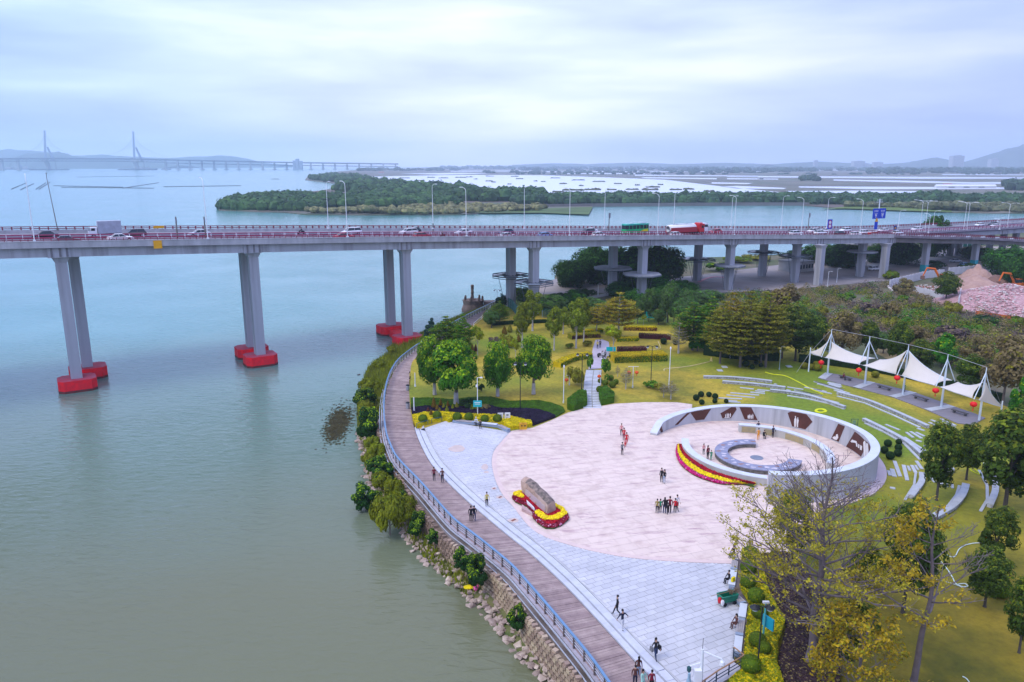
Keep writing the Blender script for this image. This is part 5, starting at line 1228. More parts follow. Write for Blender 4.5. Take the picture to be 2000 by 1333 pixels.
# engraved stone in its bed
z9 = lambda pts, z=ZG: [P(980 + x / 8.8875,900 + y / 8.8875, z) for x, y in pts]
sbed = thing('stone_flower_bed', 'hourglass shaped flower bed of yellow and dark red around the engraved stone', 'flower bed')
outl = z9([(300,560),(215,590),(180,660),(240,730),(350,780),(430,800),(540,920),(540,1000),(640,1110),(760,1185),(900,1190),(1040,1130),(1160,1030),(1150,960),(1060,850),(930,790),(700,700),(500,610),(380,570)])
MB().prism(outl, ZG - .05, ZG + .18, bottom=False).obj('soil', FL['green'], sbed)
of = [(p.x, p.y) for p in outl]
cxs = (min(p[0] for p in of), max(p[0] for p in of), min(p[1] for p in of), max(p[1] for p in of))
def dist_edge(x, y):
 d = 9
 for i in range(len(of)):
  a, b = of[i], of[(i + 1) % len(of)]; vx, vy = b[0] - a[0], b[1] - a[1]; t = max(0, min(1,((x - a[0]) * vx + (y - a[1]) * vy) / (vx * vx + vy * vy))); d = min(d, math.hypot(x - a[0] - vx * t, y - a[1] - vy * t))
 return d
ms = {k: MB() for k in ('yellow', 'red', 'darkred', 'pinkw')}; rg = random.Random(4)
yel = [[(p.x, p.y) for p in z9(q)] for q in ([(200,600),(240,560),(345,545),(360,590),(290,600),(385,680),(370,710),(300,690),(215,640)], [(580,930),(650,930),(740,1010),(800,1045),(900,1030),(1030,960),(1030,930),(920,850),(920,790),(1000,810),(1080,870),(1135,950),(1060,1030),(960,1085),(860,1100),(740,1090),(640,1020),(590,970)])]
k = 0
while k < 7500:
 x, y = rg.uniform(*cxs[:2]), rg.uniform(*cxs[2:])
 if not in_poly(x, y, of): continue
 k += 1; d = dist_edge(x, y)
 c_ = 'yellow' if any(in_poly(x, y, q) for q in yel) else ('darkred' if d < .5 else 'red')
 if c_ == 'darkred' and rg.random() < .07: c_ = 'pinkw'
 z = ZG + .2 + min(.25, d * .3) + (.1 if c_ == 'yellow' else 0)
 ms[c_].leaf(Vector((x, y, z + rg.uniform(-.05,.05))), Vector((rg.uniform(-.7,.7), rg.uniform(-.9,.4),1)),.12 * rg.uniform(.7,1.3),0,.9, rg)
for k, v in ms.items(): tag(v.obj('flowers', FL[k], sbed), kind='stuff')
# the stone itself: eroded slab on edge, long side to the camera's left
st = thing('engraved_stone', 'long tilted brown boulder slab with a smooth pale face in the small flower bed', 'monument stone')
zs = lambda x, y, z: P(980 + x / 8.8875,900 + y / 8.8875, z)
b0, b1, b2 = zs(365,610, ZG), zs(790,1000, ZG), zs(935,930, ZG)
lng = (b1 - b0); wid = (b2 - b1)
def sp(u, v, z): return b0 + lng * u + wid * v + Vector((0,0, z))
sm_ = MB(); rows = []; US = [-.02,.05,.12,.2,.3,.42,.55,.68,.8,.9,.97,1.0]
for i, u in enumerate(US):
 H0 = [1.9,2.05,2.15,2.2,2.2,2.15,2.1,2.05,2.0,1.95,1.9,1.75][i]
 shift = [-.09,-.06,-.04,-.02,0,0,0,0,0,0,0,0][i]
 nzv = lambda k: .12 * noise.noise(Vector((i * .9, k * 1.3,2)))
 r_ = []
 for k, (v, zf) in enumerate(((0,0),(-.02,.3),(-.02,.62),(.02,.86),(.14,.93),(.4,1.0),(.72,.98),(.9,.88),(1.0,.5),(1.02,.2),(1,0))):
  r_.append(sp(u + shift * zf, v + nzv(k) * .5, H0 * zf + nzv(k + 20)))
 rows.append(r_)
n_ = len(rows[0]); vs = [p for r_ in rows for p in r_]
fs = [(i * n_ + j, i * n_ + j + 1,(i + 1) * n_ + j + 1,(i + 1) * n_ + j) for i in range(len(rows) - 1) for j in range(n_ - 1)] + [tuple(range(n_)), tuple((len(rows) - 1) * n_ + k for k in reversed(range(n_)))]
rock_br = M('monument_rock', (0.50,0.34,0.26), scale=1.6, col2=(0.28,0.19,0.14), bump=1.0, bscale=3, col3=(.48,.35,.29))
sm_.add(vs, fs); sm_.m = [1 if len(f) == 4 and 3 <= f[0] % n_ <= 6 and f[0] // n_ > 1 else 0 for f in sm_.f]; sm_.obj('slab', [rock_br, M('weathered_top', (.30,.22,.18), scale=2.2, col2=(.09,.075,.065), bump=1, bscale=4)], st)
pf = M('polished_face', (.50,.40,.41), scale=.6, var=.12, rough=.5)
f_ = MB(); q0 = [sp(u, -.05, z) for u, z in ((.1,.3),(.92,.28),(.92,1.25),(.5,1.3),(.14,1.25))]; q1 = [sp(u, .2, z) for u, z in ((.1,.3),(.92,.28),(.92,1.25),(.5,1.3),(.14,1.25))]
f_.add(q0 + q1, [(0,1,2,3,4)] + [(i, (i + 1) % 5,5 + (i + 1) % 5,5 + i) for i in range(5)]).obj('engraved_face', pf, st)
pq = z9([(350,800),(520,930),(530,965),(345,870)], ZG + .02); lec = thing('stone_plaque', 'low sloping pink stone plaque beside the flower bed of the stone', 'plaque')
MB().prism(pq, ZG - .02, ZG + .35, bottom=False).obj('slab', M('plaque_stone', (.50,.34,.32), var=.2), lec)
pq2 = z9([(430,760),(560,890),(570,915),(440,790)], ZG); MB().prism(pq2, ZG, ZG + .6, bottom=False).obj('white_panel', white_paint, lec)
# ===== planting
def leafm(n_, c, c2=None, isl=.35, rnd=.12, trans=.36): return M('leaf_' + n_, c, scale=.8, col2=c2 or tuple(x * .55 for x in c), island=isl, rnd=rnd, rough=.65, trans=trans, spec=.2)
LM = dict(camph=leafm('camphor', (.075,.14,.012)),
 ficus=leafm('ficus', (.07,.24,.006)), young_lit=leafm('young_lit', (.36,.55,.006)), deep=leafm('deep', (.03,.105,.012)),
 olive=leafm('olive', (.22,.28,.012)), gold=leafm('gold', (.48,.36,.02)), ygreen=leafm('yellow_green', (.32,.35,.012)),
 khaki=leafm('khaki', (.34,.32,.022)), brown=leafm('brown', (.32,.25,.10)), green=leafm('green', (.10,.29,.012)), bright=leafm('bright', (.05,.26,.006)),
 greygreen=leafm('grey_green', (.11,.20,.05)), dark=leafm('dark', (.035,.09,.02)), blue=leafm('blue_green', (.03,.09,.06)),
 purple=leafm('purple_brown', (.19,.13,.125)), yellow=leafm('yellow', (.85,.66,.004), c2=(.6,.46,.004), isl=.2), lime=leafm('lime', (.33,.38,.005)), maroon=leafm('maroon', (.14,.03,.035)),
 purplebed=leafm('purple_bed', (.035,.022,.055), isl=.25), hedge=leafm('hedge', (.09,.23,.004)), ball=leafm('ball', (.13,.22,.006)), dball=leafm('dark_ball', (.02,.06,.01)), orange=leafm('orange_brown', (.26,.15,.015)), grass=leafm('long_grass', (.26,.29,.03)))
bark = M('bark', (0.20,0.16,0.14), scale=1.5, var=.45, bump=.5, stretch=(1,1,.3)); bark_pale = M('bark_pale', (0.48,0.45,0.44), scale=1.5, var=.3, bump=.3); bark_dark = M('bark_dark', (0.09,0.075,0.065), scale=1.5)
bark_k = M('kapok_bark', (0.19,0.15,0.155), scale=1.2, var=.4, bump=.5)
def clump_crown(seed, W_, z0, z1, ncl, nlf, lsize, mats, shape='ell', young_lit=.0, flat=1.0, rcl=.26):
 rg = random.Random(seed); m_ = MB(); H_ = (z1 - z0) / 2; zc = (z0 + z1) / 2; cl = []
 for i in range(ncl):
  while True:
   d = Vector((rg.uniform(-1,1), rg.uniform(-1,1), rg.uniform(-1,1)))
   if .3 < d.length < 1: break
  k = rg.uniform(.5,.92) / d.length; d *= k
  if shape == 'egg': q = 1 - .35 * (d.z + .3) if d.z > -.3 else 1; d.x *= q; d.y *= q
  if shape == 'dome': d.z = d.z * .6 + .1
  c = Vector((d.x * W_ / 2, d.y * W_ / 2, zc + d.z * H_)); r_ = min(W_ / 2, H_ * 1.3) * rcl * rg.uniform(.5,1.4)
  cl.append((c, r_))
 for i in range(nlf):
  c, r_ = cl[rg.randrange(ncl)]
  d = Vector((rg.gauss(0,1), rg.gauss(0,1), rg.gauss(0,1) + .35)); d.normalize()
  p = c + Vector((d.x, d.y, d.z * flat)) * r_ * rg.uniform(.75,1.08)
  out = (p - Vector((0,0, zc))); out.normalize()
  nr = (d * .7 + out * .5 + Vector((rg.uniform(-.5,.5), rg.uniform(-.5,.5), rg.uniform(0,.7))))
  top = (d.z > .25 and out.z > -.1 and rg.random() < young_lit)  # upper sides get the lighter leaf material: highlights put into the colour
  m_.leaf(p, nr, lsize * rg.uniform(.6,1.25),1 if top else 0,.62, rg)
 return m_.data('crown', mats), cl
def trunk_to(seed, zt, r, cl, mats, white=0, nb=5, lean=.02):
 rg = random.Random(seed); m_ = MB(); pts = [Vector((lean * t * zt + rg.uniform(-.04,.04) * t, rg.uniform(-.05,.05) * t, zt * t)) for t in (0,.06,.3,.6,1)]
 m_.tube(pts, [r * 1.5, r * 1.1, r * .95, r * .85, r * .7],8,0)
 for c, q in rg.sample(cl, min(nb, len(cl))):
  a = pts[3].lerp(pts[4], rg.random()); mid_ = a.lerp(c, .5) + Vector((0,0,-.12 * (c - a).length)); m_.tube([a, mid_, c], [r * .5, r * .33, r * .12],5,0)
 if white: m_.tube([pts[0] + Vector((0,0,.05)), Vector((0,0, white))], [r * 1.45, r * 1.08],8,1)
 return m_.data('trunk', mats)
def tier_tree(seed, W_, z0, z1, tiers, nlf, lsize, mats, barkm, up=.28, dens=1.0):
 """spreading tiers of rising branches with leaves along their upper side"""
 rg = random.Random(seed); tr_ = MB(); cr_ = MB(); tr_.tube([(0,0,0),(.05,0, z1 * .35),(0,.08, z1 * .7),(0,0, z1 * .97)], [.24,.19,.13,.03],7)
 brs = []
 for i in range(tiers):
  t = i / (tiers - 1); z = z0 + (z1 - z0) * t * .93; R_ = W_ / 2 * (math.sin(min(1,(t * .78 + .30)) * PI) ** .7) * rg.uniform(.85,1.1)
  nb = 6 if t < .7 else 4
  for k in range(nb):
   a = 2 * PI * (k + rg.uniform(-.3,.3)) / nb + i * 1.1; L_ = max(.6, R_ * rg.uniform(.75,1.1)); pts = []
   for s_ in (0,.35,.7,1): pts.append(Vector((math.cos(a) * L_ * s_, math.sin(a) * L_ * s_, z + L_ * up * (s_ ** 1.2) + rg.uniform(-.1,.1))))
   tr_.tube(pts, [.08,.055,.035,.012],4); brs.append((pts, a, L_))
   for sg in (-1,1):
    for s_ in (.4,.7):
     b0 = Vector((math.cos(a) * L_ * s_, math.sin(a) * L_ * s_, z + L_ * up * s_)); a3 = a + sg * .7; b1 = b0 + Vector((math.cos(a3), math.sin(a3), up)) * L_ * .33; tr_.tube([b0, b1], [.03,.01],3); brs.append(([b0, b0.lerp(b1,.35), b0.lerp(b1,.7), b1], a3, L_ * .4))
 wts = [b[2] for b in brs]
 for b in rg.choices(brs, wts, k=nlf):
  t = rg.uniform(.2,1.06); pts = b[0]; i = min(2, int(t * 3)); p = pts[i].lerp(pts[i + 1], t * 3 - i)
  w = .16 * b[2] ** .5 + .08
  p = p + Vector((rg.gauss(0, w * 1.2), rg.gauss(0, w * 1.2), abs(rg.gauss(0,.13))))
  cr_.leaf(p, Vector((rg.uniform(-.6,.6), rg.uniform(-.6,.6),1)), lsize * rg.uniform(.6,1.2),0 if rg.random() < .7 else 1,.6, rg)
 return tr_.data('trunk', [barkm]), cr_.data('crown', mats)
KIND = {}
def defk(name, W_, H_, crown, trunk): KIND[name] = (W_, H_, crown, trunk)
for v in (0,1):
 c, cl = clump_crown(10 + v, 8,2.1,8.6,60,9500,.24, [LM['ficus'], LM['young_lit']], young_lit=.6, rcl=.28); defk('ficus%d' % v, 8,8.6, c, trunk_to(v, 3.4,.32, cl, [bark, bark_pale],1.8))
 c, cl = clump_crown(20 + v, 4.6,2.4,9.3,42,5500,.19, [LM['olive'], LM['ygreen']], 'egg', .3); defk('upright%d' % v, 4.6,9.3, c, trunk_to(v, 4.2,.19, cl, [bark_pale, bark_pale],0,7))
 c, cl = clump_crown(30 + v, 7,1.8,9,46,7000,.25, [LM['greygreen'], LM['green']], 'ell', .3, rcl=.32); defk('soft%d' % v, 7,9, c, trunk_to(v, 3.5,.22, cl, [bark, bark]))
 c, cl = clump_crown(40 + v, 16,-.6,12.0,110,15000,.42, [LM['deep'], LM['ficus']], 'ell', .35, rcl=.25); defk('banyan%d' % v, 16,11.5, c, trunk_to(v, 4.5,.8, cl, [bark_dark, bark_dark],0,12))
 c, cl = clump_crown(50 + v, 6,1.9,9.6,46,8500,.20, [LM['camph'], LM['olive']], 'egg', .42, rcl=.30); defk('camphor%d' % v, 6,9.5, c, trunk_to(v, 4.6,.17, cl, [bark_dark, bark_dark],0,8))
 t, c = tier_tree(60 + v, 8,2.6,13.5,13,9500,.22, [LM['khaki'], LM['olive']], bark); defk('tierolive%d' % v, 8,14, c, t)
 t, c = tier_tree(64 + v, 9,3.0,10.5,9,7500,.22, [LM['gold'], LM['ygreen']], bark_pale); defk('tiergold%d' % v, 9,11, c, t)
 t, c = tier_tree(68 + v, 8,2.4,12,12,9500,.23, [LM['green'], LM['ygreen']], bark); defk('tiergreen%d' % v, 8,12.5, c, t)
t, c = tier_tree(72,5.5,2.6,8.5,8,1500,.16, [LM['brown'], LM['khaki']], bark_pale); defk('tierbare', 5.5,9, c, t)
c, cl = clump_crown(80,3.2,.2,7.5,30,3500,.2, [LM['blue'], LM['deep']], 'egg', .2); defk('casuarina', 3.2,7.5, c, trunk_to(3,3,.12, cl, [bark_dark, bark_dark]))
c, cl = clump_crown(81,4.5,.1,5,30,5000,.22, [LM['bright'], LM['young_lit']], 'ell', .25); defk('brightshrub', 4.5,5, c, trunk_to(3,1.5,.12, cl, [bark, bark]))
c, cl = clump_crown(82,5,.1,5.5,34,5500,.24, [LM['deep'], LM['young_lit']], 'ell', .38); defk('shorebush', 5,5.5, c, trunk_to(4,1.5,.14, cl, [bark, bark]))
c, cl = clump_crown(83,5,.0,3.4,30,5000,.2, [LM['ygreen'], LM['olive']], 'dome', .4); defk('shoreolive', 5,3.2, c, trunk_to(4,1.2,.1, cl, [bark, bark]))
c, cl = clump_crown(84,3.2,1.8,5.0,16,1500,.18, [LM['lime'], LM['young_lit']], 'dome', .3); defk('sapling', 3.2,4.8, c, trunk_to(5,2.6,.07, cl, [bark_pale, bark_pale]))
c, cl = clump_crown(86,6,2.4,8,24,5500,.24, [LM['brown'], LM['khaki']], 'ell', .3, rcl=.36); defk('browntree', 6,8, c, trunk_to(5,3.2,.15, cl, [bark, bark],0,14))
for v, (a, b) in enumerate((('purple', 'brown'),('olive', 'green'),('green', 'young_lit'),('khaki', 'ygreen'),('brown', 'khaki'),('dark', 'deep'))):
 c, cl = clump_crown(90 + v, 4,-.2,2.6,18,1500,.22, [LM[a], LM[b]], 'dome', .3); defk('scrub%d' % v, 4,2.5, c, None)
# clipped forms
def clipped(seed, r, h, n_, ls, mats, prof, name='foliage', young_lit=.15):
 rg = random.Random(seed); m_ = MB()
 nP = 9; rings = [(max(.02, r * prof(t)), h * t) for t in [i / nP for i in range(nP + 1)]]
 m_.lathe([(q[0] * .93, q[1]) for q in rings],14)
 for _ in range(n_):
  t = rg.random(); a = rg.uniform(0,2 * PI); q = r * prof(t); q2 = r * prof(min(1, t + .05)); sl_ = -(q2 - q) / (.05 * h)
  p = Vector((q * math.cos(a), q * math.sin(a), h * t)); m_.leaf(p, Vector((math.cos(a), math.sin(a), sl_)) + Vector((rg.uniform(-.4,.4), rg.uniform(-.4,.4), rg.uniform(-.3,.4))), ls * rg.uniform(.6,1.2),1 if rg.random() < young_lit else 0,.7, rg)
 return m_.data(name, mats)
ballp = lambda t: math.sqrt(max(0,1 - (2 * t - 1) ** 2)) * .98 + .01
conep = lambda t: (1 - t) ** .7 * (.75 + .6 * min(1, t * 4)) / 1.1
BALL = clipped(1,.5,.92,1100,.045, [LM['ball'], LM['lime']], ballp); DBALL = clipped(2,.5,.95,1100,.05, [LM['dball'], LM['deep']], ballp)
CONES = [clipped(3 + i, .5,1.0,700,.06, [LM[a], LM[b]], conep) for i, (a, b) in enumerate((('orange', 'khaki'),('khaki', 'olive'),('maroon', 'orange'),('ygreen', 'khaki')))]
YBALL = clipped(9,.5,.85,1000,.05, [LM['khaki'], LM['lime']], ballp, young_lit=.3)
def plant(kind, x, yb, yt, w, label, name='tree', cat='tree', group=None, z=Z0, dz=0, rot=None):
 W_, H_, crown, trunk = KIND[kind]; p = P(x, yb, z); h = zat(p, yt) - z; k = pxm(p + Vector((0,0, h * .6)))
 s = w / k / W_; sz = h / H_
 o = thing(name, label, cat, p, R.uniform(0,6.28) if rot is None else rot, group); o.scale = (s, s, sz)
 if trunk: link('trunk', trunk, o)
 link('crown' if trunk else 'foliage', crown, o); return o
# ---- the four round trees and their neighbours near the boardwalk
plant('ficus0', 891,790,674,100, 'big round glossy tree in front of the yellow bed, left of the turquoise pole sign', rot=.4)
plant('ficus1', 849,771,661,68, 'dark round tree leaning over the boardwalk, left of the biggest round tree', rot=1.7)
plant('ficus1', 972,774,669,66, 'round green tree with a whitewashed trunk left of the black lamp', rot=3.2)
plant('ficus0', 1042,770,663,72, 'round green tree with a whitewashed trunk right of the black lamp', rot=4.6)
plant('casuarina', 841,668,618,28, 'small blue green tree by the railing nearest the red footing')
plant('tiergreen0', 872,690,613,64, 'spreading light green tree behind the dark leaning round tree')
plant('tiergreen1', 905,696,609,44, 'slim layered tree right of the spreading light green one')
plant('sapling', 933,694,634,32, 'yellow green sapling before the purple shrub')
plant('sapling', 1007,708,659,20, 'thin sapling with a small flat crown left of the lawn trees')
plant('tiergreen0', 976,634,585,38, 'small layered tree at the landward end of the jetty walk')
plant('upright0', 1020,679,588,38, 'upright olive tree on the lawn, leftmost of its row')
plant('upright1', 1040,646,562,44, 'upright olive tree just behind the leftmost one of the row')
plant('upright0', 1082,684,594,34, 'upright olive tree in the middle of the left lawn')
plant('upright1', 1125,680,577,44, 'tallest upright olive tree, left of the golden tree')
plant('upright0', 1140,668,578,34, 'upright olive tree behind the tallest of its row')
plant('upright1', 1100,652,597,28, 'small upright olive tree far back on the left lawn')
plant('tiergold0', 1208,662,566,86, 'broad golden layered tree at the top of the stone path')
plant('tiergold1', 1165,650,590,52, 'thin golden brown layered tree left of the broad golden one')
plant('sapling', 1197,694,632,40, 'pale feathery sapling right of the path beside the lilac terrace')
plant('tierbare', 1325,690,626,46, 'nearly bare brown tree at the left edge of the grove')
for x, yb, yt, w, kd, lab in ((1352,684,585,84, 'tiergreen1', 'bright green and yellow layered tree at the left of the grove'),(1406,710,580,72, 'tierolive0', 'olive layered tree with a pale trunk, first trunk of the grove from the left'),(1445,717,588,96, 'tierolive1', 'widest olive brown layered tree standing foremost in the grove'),(1495,717,563,92, 'tierolive0', 'tall olive layered tree at the right front of the grove'),(1426,700,564,70, 'tiergold0', 'yellowish layered tree behind the first trunks of the grove'),(1459,698,560,84, 'tierolive1', 'high olive layered tree in the middle row of the grove'),(1486,708,560,70, 'tierolive1', 'layered tree squeezed between the two tall front ones'),(1385,680,572,70, 'tiergreen0', 'green layered tree in the back row of the grove'),(1527,700,572,66, 'tierolive0', 'layered tree right of the camera pole in the grove')):
 plant(kd, x, yb, yt, w, lab, group='layered trees of the grove')
plant('camphor0', 1553,705,596,74, 'dark tree with a bright green top at the right end of the grove')
plant('camphor1', 1592,700,616,62, 'dark broad tree behind the left end of the white canopy')
plant('tiergreen1', 1560,690,590,50, 'bright green tufted tree behind the dark one at the grove end')
plant('browntree', 1530,660,562,74, 'hazy olive brown tree at the back right of the grove')
plant('brightshrub', 1362,685,645,38, 'vivid green round shrub tree under the left of the grove')
for x, yb, yt, w, v, lab in ((1267,628,562,30,0, 'grey green oval tree left of the pair behind the turquoise banner'),(1304,630,553,44,1, 'largest grey green oval tree behind the turquoise banner'),(1342,618,564,38,0, 'soft green oval tree right of the largest one'),(1316,632,584,30,1, 'low grey green tree between the oval ones'),(1286,634,604,30,0, 'small low green tree behind the fence banner'),(1245,632,585,26,1, 'slender grey green tree behind the golden tree')): plant('soft%d' % v, x, yb, yt, w, lab)
# dark banyans beyond the bridge piers
for x, yb, yt, w, v, lab in ((1115,560,508,66,0, 'dark banyan nearest the water behind the bridge'),(1165,552,484,96,1, 'wide dark banyan behind the left flat canopy'),(1225,553,480,110,0, 'large dark banyan right behind the fifth pair of piers'),(1288,550,482,92,1, 'dark banyan right of the largest one under the deck'),(1268,572,536,84,1, 'dark low tree on the park side of the bridge piers'),(1330,575,548,66,0, 'dark low tree between the middle piers'),(1212,580,552,60,1, 'dark low tree behind the broad golden tree'),(1645,520,476,90,0, 'dark tree mass under the bridge right of the low house'),(1600,512,478,70,1, 'dark tree left of the mass under the bridge'),(1762,516,470,70,0, 'dark tree behind the turquoise banded ramp pier'),(1970,538,486,96,1, 'dark tree at the right edge under the ramp'),(1985,560,500,60,0, 'dark tree at the very right behind the rubble heap'),(1905,506,482,60,1, 'low dark tree in front of the distant ramp piers'),(1712,512,480,50,1, 'small dark tree between the last two bridge piers')): plant('banyan%d' % v, x, yb, yt, w, lab)
plant('camphor1', 1847,590,530,54, 'dark leafy tree standing before the rubble heaps')
plant('browntree', 1762,585,545,40, 'sparse grey green tree by the left end of the white site wall')
p = PY(1828,446,318); o = plant('banyan0', 1828,480,424,56, 'round dark green tree rising behind the right end of the bridge'); o.location = (p.x, 318, Z0); o.scale = (.8,.8,(zat((0,318,0),422) - Z0) / 11.5)
# behind the canopy and along the right edge
for kd, x, yb, yt, w, lab in (('browntree', 1642,706,612,70, 'olive brown tree right behind the first canopy mast'),('camphor0', 1695,702,626,44, 'dark compact tree between the first two canopy masts'),('camphor1', 1752,722,626,50, 'tall dark tree behind the second canopy bay'),('camphor0', 1798,730,664,56, 'dark green tree behind the middle canopy mast'),('brightshrub', 1838,716,652,56, 'bright green tree behind the middle of the canopy'),('browntree', 1780,700,640,60, 'brownish tree up the slope behind the second canopy bay'),('camphor1', 1892,768,692,66, 'dark green tree behind the fourth canopy mast'),('browntree', 1958,790,664,96, 'large olive brown tree behind the right end of the canopy'),('browntree', 1905,720,660,60, 'yellow brown tree up the slope on the right'),('brightshrub', 1990,815,735,46, 'vivid green tree at the right edge beyond the canopy'),('camphor0', 2010,860,770,60, 'dark tree cut by the right edge beyond the canopy'),('soft0', 1725,690,650,40, 'small green tree on the slope behind the canopy')): plant(kd, x, yb, yt, w, lab)
# trees on the right lawn
for kd, x, yb, yt, w, lab in (('camphor0', 1829,977,823,84, 'slim trunked dark tree among the arc benches, leftmost of the lawn trees'),('camphor1', 1887,937,826,70, 'tree beyond the coiled yellow hose between two lawn trees'),('camphor0', 1962,998,802,140, 'largest lawn tree with a dark leaning trunk at the right edge'),('camphor1', 2030,1010,840,100, 'lawn tree mostly outside the right edge'),('camphor1', 1923,1185,1066,92, 'lower of the two small dark trees beside the red flag'),('camphor0', 1940,1105,990,74, 'upper of the two small dark trees beside the red flag'),('camphor0', 1990,1275,1128,78, 'tree cut by the right edge below the clipped round bush'),('camphor1', 1763,1197,972,118, 'tall dark tree behind the bare branched tree, its trunk propped'),('camphor0', 1545,1090,962,90, 'dark green tree half hidden behind the big bare tree'),('camphor1', 1690,1165,1068,80, 'round dark tree seen through the big bare tree on its right'),('camphor0', 1655,1300,1175,110, 'leafy dark tree low behind the trunk of the big bare tree')): plant(kd, x, yb, yt, w, lab)
# ---- shoreline bushes
for kd, x, yb, yt, w, z, lab in (('shorebush', 722,862,792,52,.8, 'dense dark green bush against the boardwalk bend'),('shorebush', 716,800,758,42,1.2, 'dark bush just above the dense one by the railing'),('shorebush', 716,998,943,52,-.1, 'fan shaped dark green bush standing in the water'),('shoreolive', 762,1046,962,74,-.1, 'yellow green bush overhanging the water'),('shorebush', 930,1148,1084,48,1.6, 'dark round bush growing out of the stone wall'),('shorebush', 905,1115,1070,40,1.8, 'light bush at the foot of the railing left of the round one'),('shorebush', 1010,1232,1182,36,1.6, 'small dark bush hanging on the wall face'),('shoreolive', 790,1010,968,50,1.5, 'green bush at the wall above the yellow green one'),('shorebush', 850,1062,1034,34,1.5, 'narrow bush clinging to the stone wall in the middle'),('shoreolive', 738,905,866,40,1.2, 'tufted olive bush below the dense dark one'),('shorebush', 752,945,905,44,1.4, 'dark bush in the tangle above the fan shaped one'),('shoreolive', 772,978,936,36,1.5, 'olive bush close to the wall in the tangle'),('shorebush', 818,1030,996,36,1.5, 'green bush in the corner of the wall')): plant(kd, x, yb, yt, w, lab, name='bush', cat='bush', z=z)
for i, (x, y, w, kd, sh_) in enumerate(((707,790,40, 'shorebush', 0),(722,775,44, 'shoreolive', 1),(714,815,40, 'shoreolive', 1),(729,880,34, 'shoreolive', 1),(722,912,34, 'shoreolive', 1),(738,925,44, 'shorebush', 0),(757,935,38, 'shoreolive', 1),(746,958,44, 'shoreolive', 1),(763,968,34, 'shoreolive', 1),(780,990,40, 'shorebush', 0),(798,1022,36, 'shoreolive', 1),(812,1045,34, 'shorebush', 0),(741,722,26, 'shoreolive', 1),(765,693,22, 'shoreolive', 1))):
 plant(kd, x, y, y - w * .8, w, ('olive' if sh_ else 'dark green') + ' bush in the continuous thicket on the bank below the boardwalk', name='bush', cat='bush', z=1.1, group='%s bushes of the bank thicket' % ('olive' if sh_ else 'dark'))
for x, yb, yt, w, kd, lab in ((1080,618,575,60, 'soft0', 'dark green tree filling the gap behind the middle upright trees'),(1155,630,582,60, 'soft1', 'dark green tree left behind the golden tree'),(1235,612,570,56, 'banyan1', 'dense dark tree above the fence with the banner'),(1290,600,562,60, 'banyan0', 'dense dark tree behind the oval grey green trees'),(1120,605,570,50, 'banyan1', 'low dense dark tree between the upright trees and the yard'),(1380,600,566,60, 'soft0', 'green tree at the back left of the grove'),(1030,600,562,40, 'soft1', 'dark tree at the foot of the front pier with the open canopy'),(1340,640,585,56, 'soft1', 'mid green tree between the oval trees and the grove'),(1500,640,574,60, 'tiergreen1', 'fresh green layered tree at the back of the grove'),(1575,660,600,50, 'soft0', 'green tree behind the grove end'),(960,640,606,34, 'soft0', 'small round tree by the inner jetty railing'),(890,672,625,44, 'tiergreen1', 'light green tree close to the railing behind the round trees')):
 plant(kd, x, yb, yt, w, lab)
# long grass on the bank
gm = MB(); rg = random.Random(21)
for _ in range(34000):
 k = rg.randrange(30,240); s_, m_, r_, wall_ = BANK[k]; s2, m2, r2, w2 = BANK[min(k + 1,259)]; f = rg.random(); a = s_.lerp(s2, f); b = m_.lerp(m2, f); c = r_.lerp(r2, f)
 if (s2 - s_).length > 3 or (m2 - m_).length > 3: continue
 if k > 168 and rg.random() < .8: continue
 t = rg.uniform(.05,.98); p = a.lerp(b, t) if wall_ or rg.random() < .55 else b.lerp(c, t)
 hh = rg.uniform(.4,1.15) * (1.25 if not wall_ else .9); w = .11; dx, dy = rg.uniform(-.35,.35), rg.uniform(-.35,.35)
 a_ = rg.uniform(0, PI); wx, wy = math.cos(a_) * w, math.sin(a_) * w; o = len(gm.v); z = p.z - .05
 gm.v += [(p.x - wx, p.y - wy, z),(p.x + wx, p.y + wy, z),(p.x + dx * hh, p.y + dy * hh, z + hh)]; gm.f.append((o, o + 1, o + 2)); gm.m.append(0 if noise.noise(Vector((p.x, p.y, 0)) * .3) + rg.uniform(-.3,.3) < .1 else 1)
tag(gm.obj('shore_grass', [LM['grass'], LM['ygreen']]), 'long yellow green grass on the bank between railing and water', 'grass', kind='stuff')
wd = MB()
for _ in range(1500):
 x, y = rg.gauss(0,1), rg.gauss(0,1); p = P(660 + 11 * x - 5 * y, 828 + 16 * y, 0)
 wd.leaf(Vector((p.x, p.y, .008 + rg.random() * .02)), Vector((rg.uniform(-.05,.05), rg.uniform(-.05,.05),1)),.3,0,.45, rg)
tag(wd.obj('water_weed', leafm('weed', (.12,.105,.04), isl=.15)), 'brown patch of water weed off the bank', 'water weed', kind='stuff')
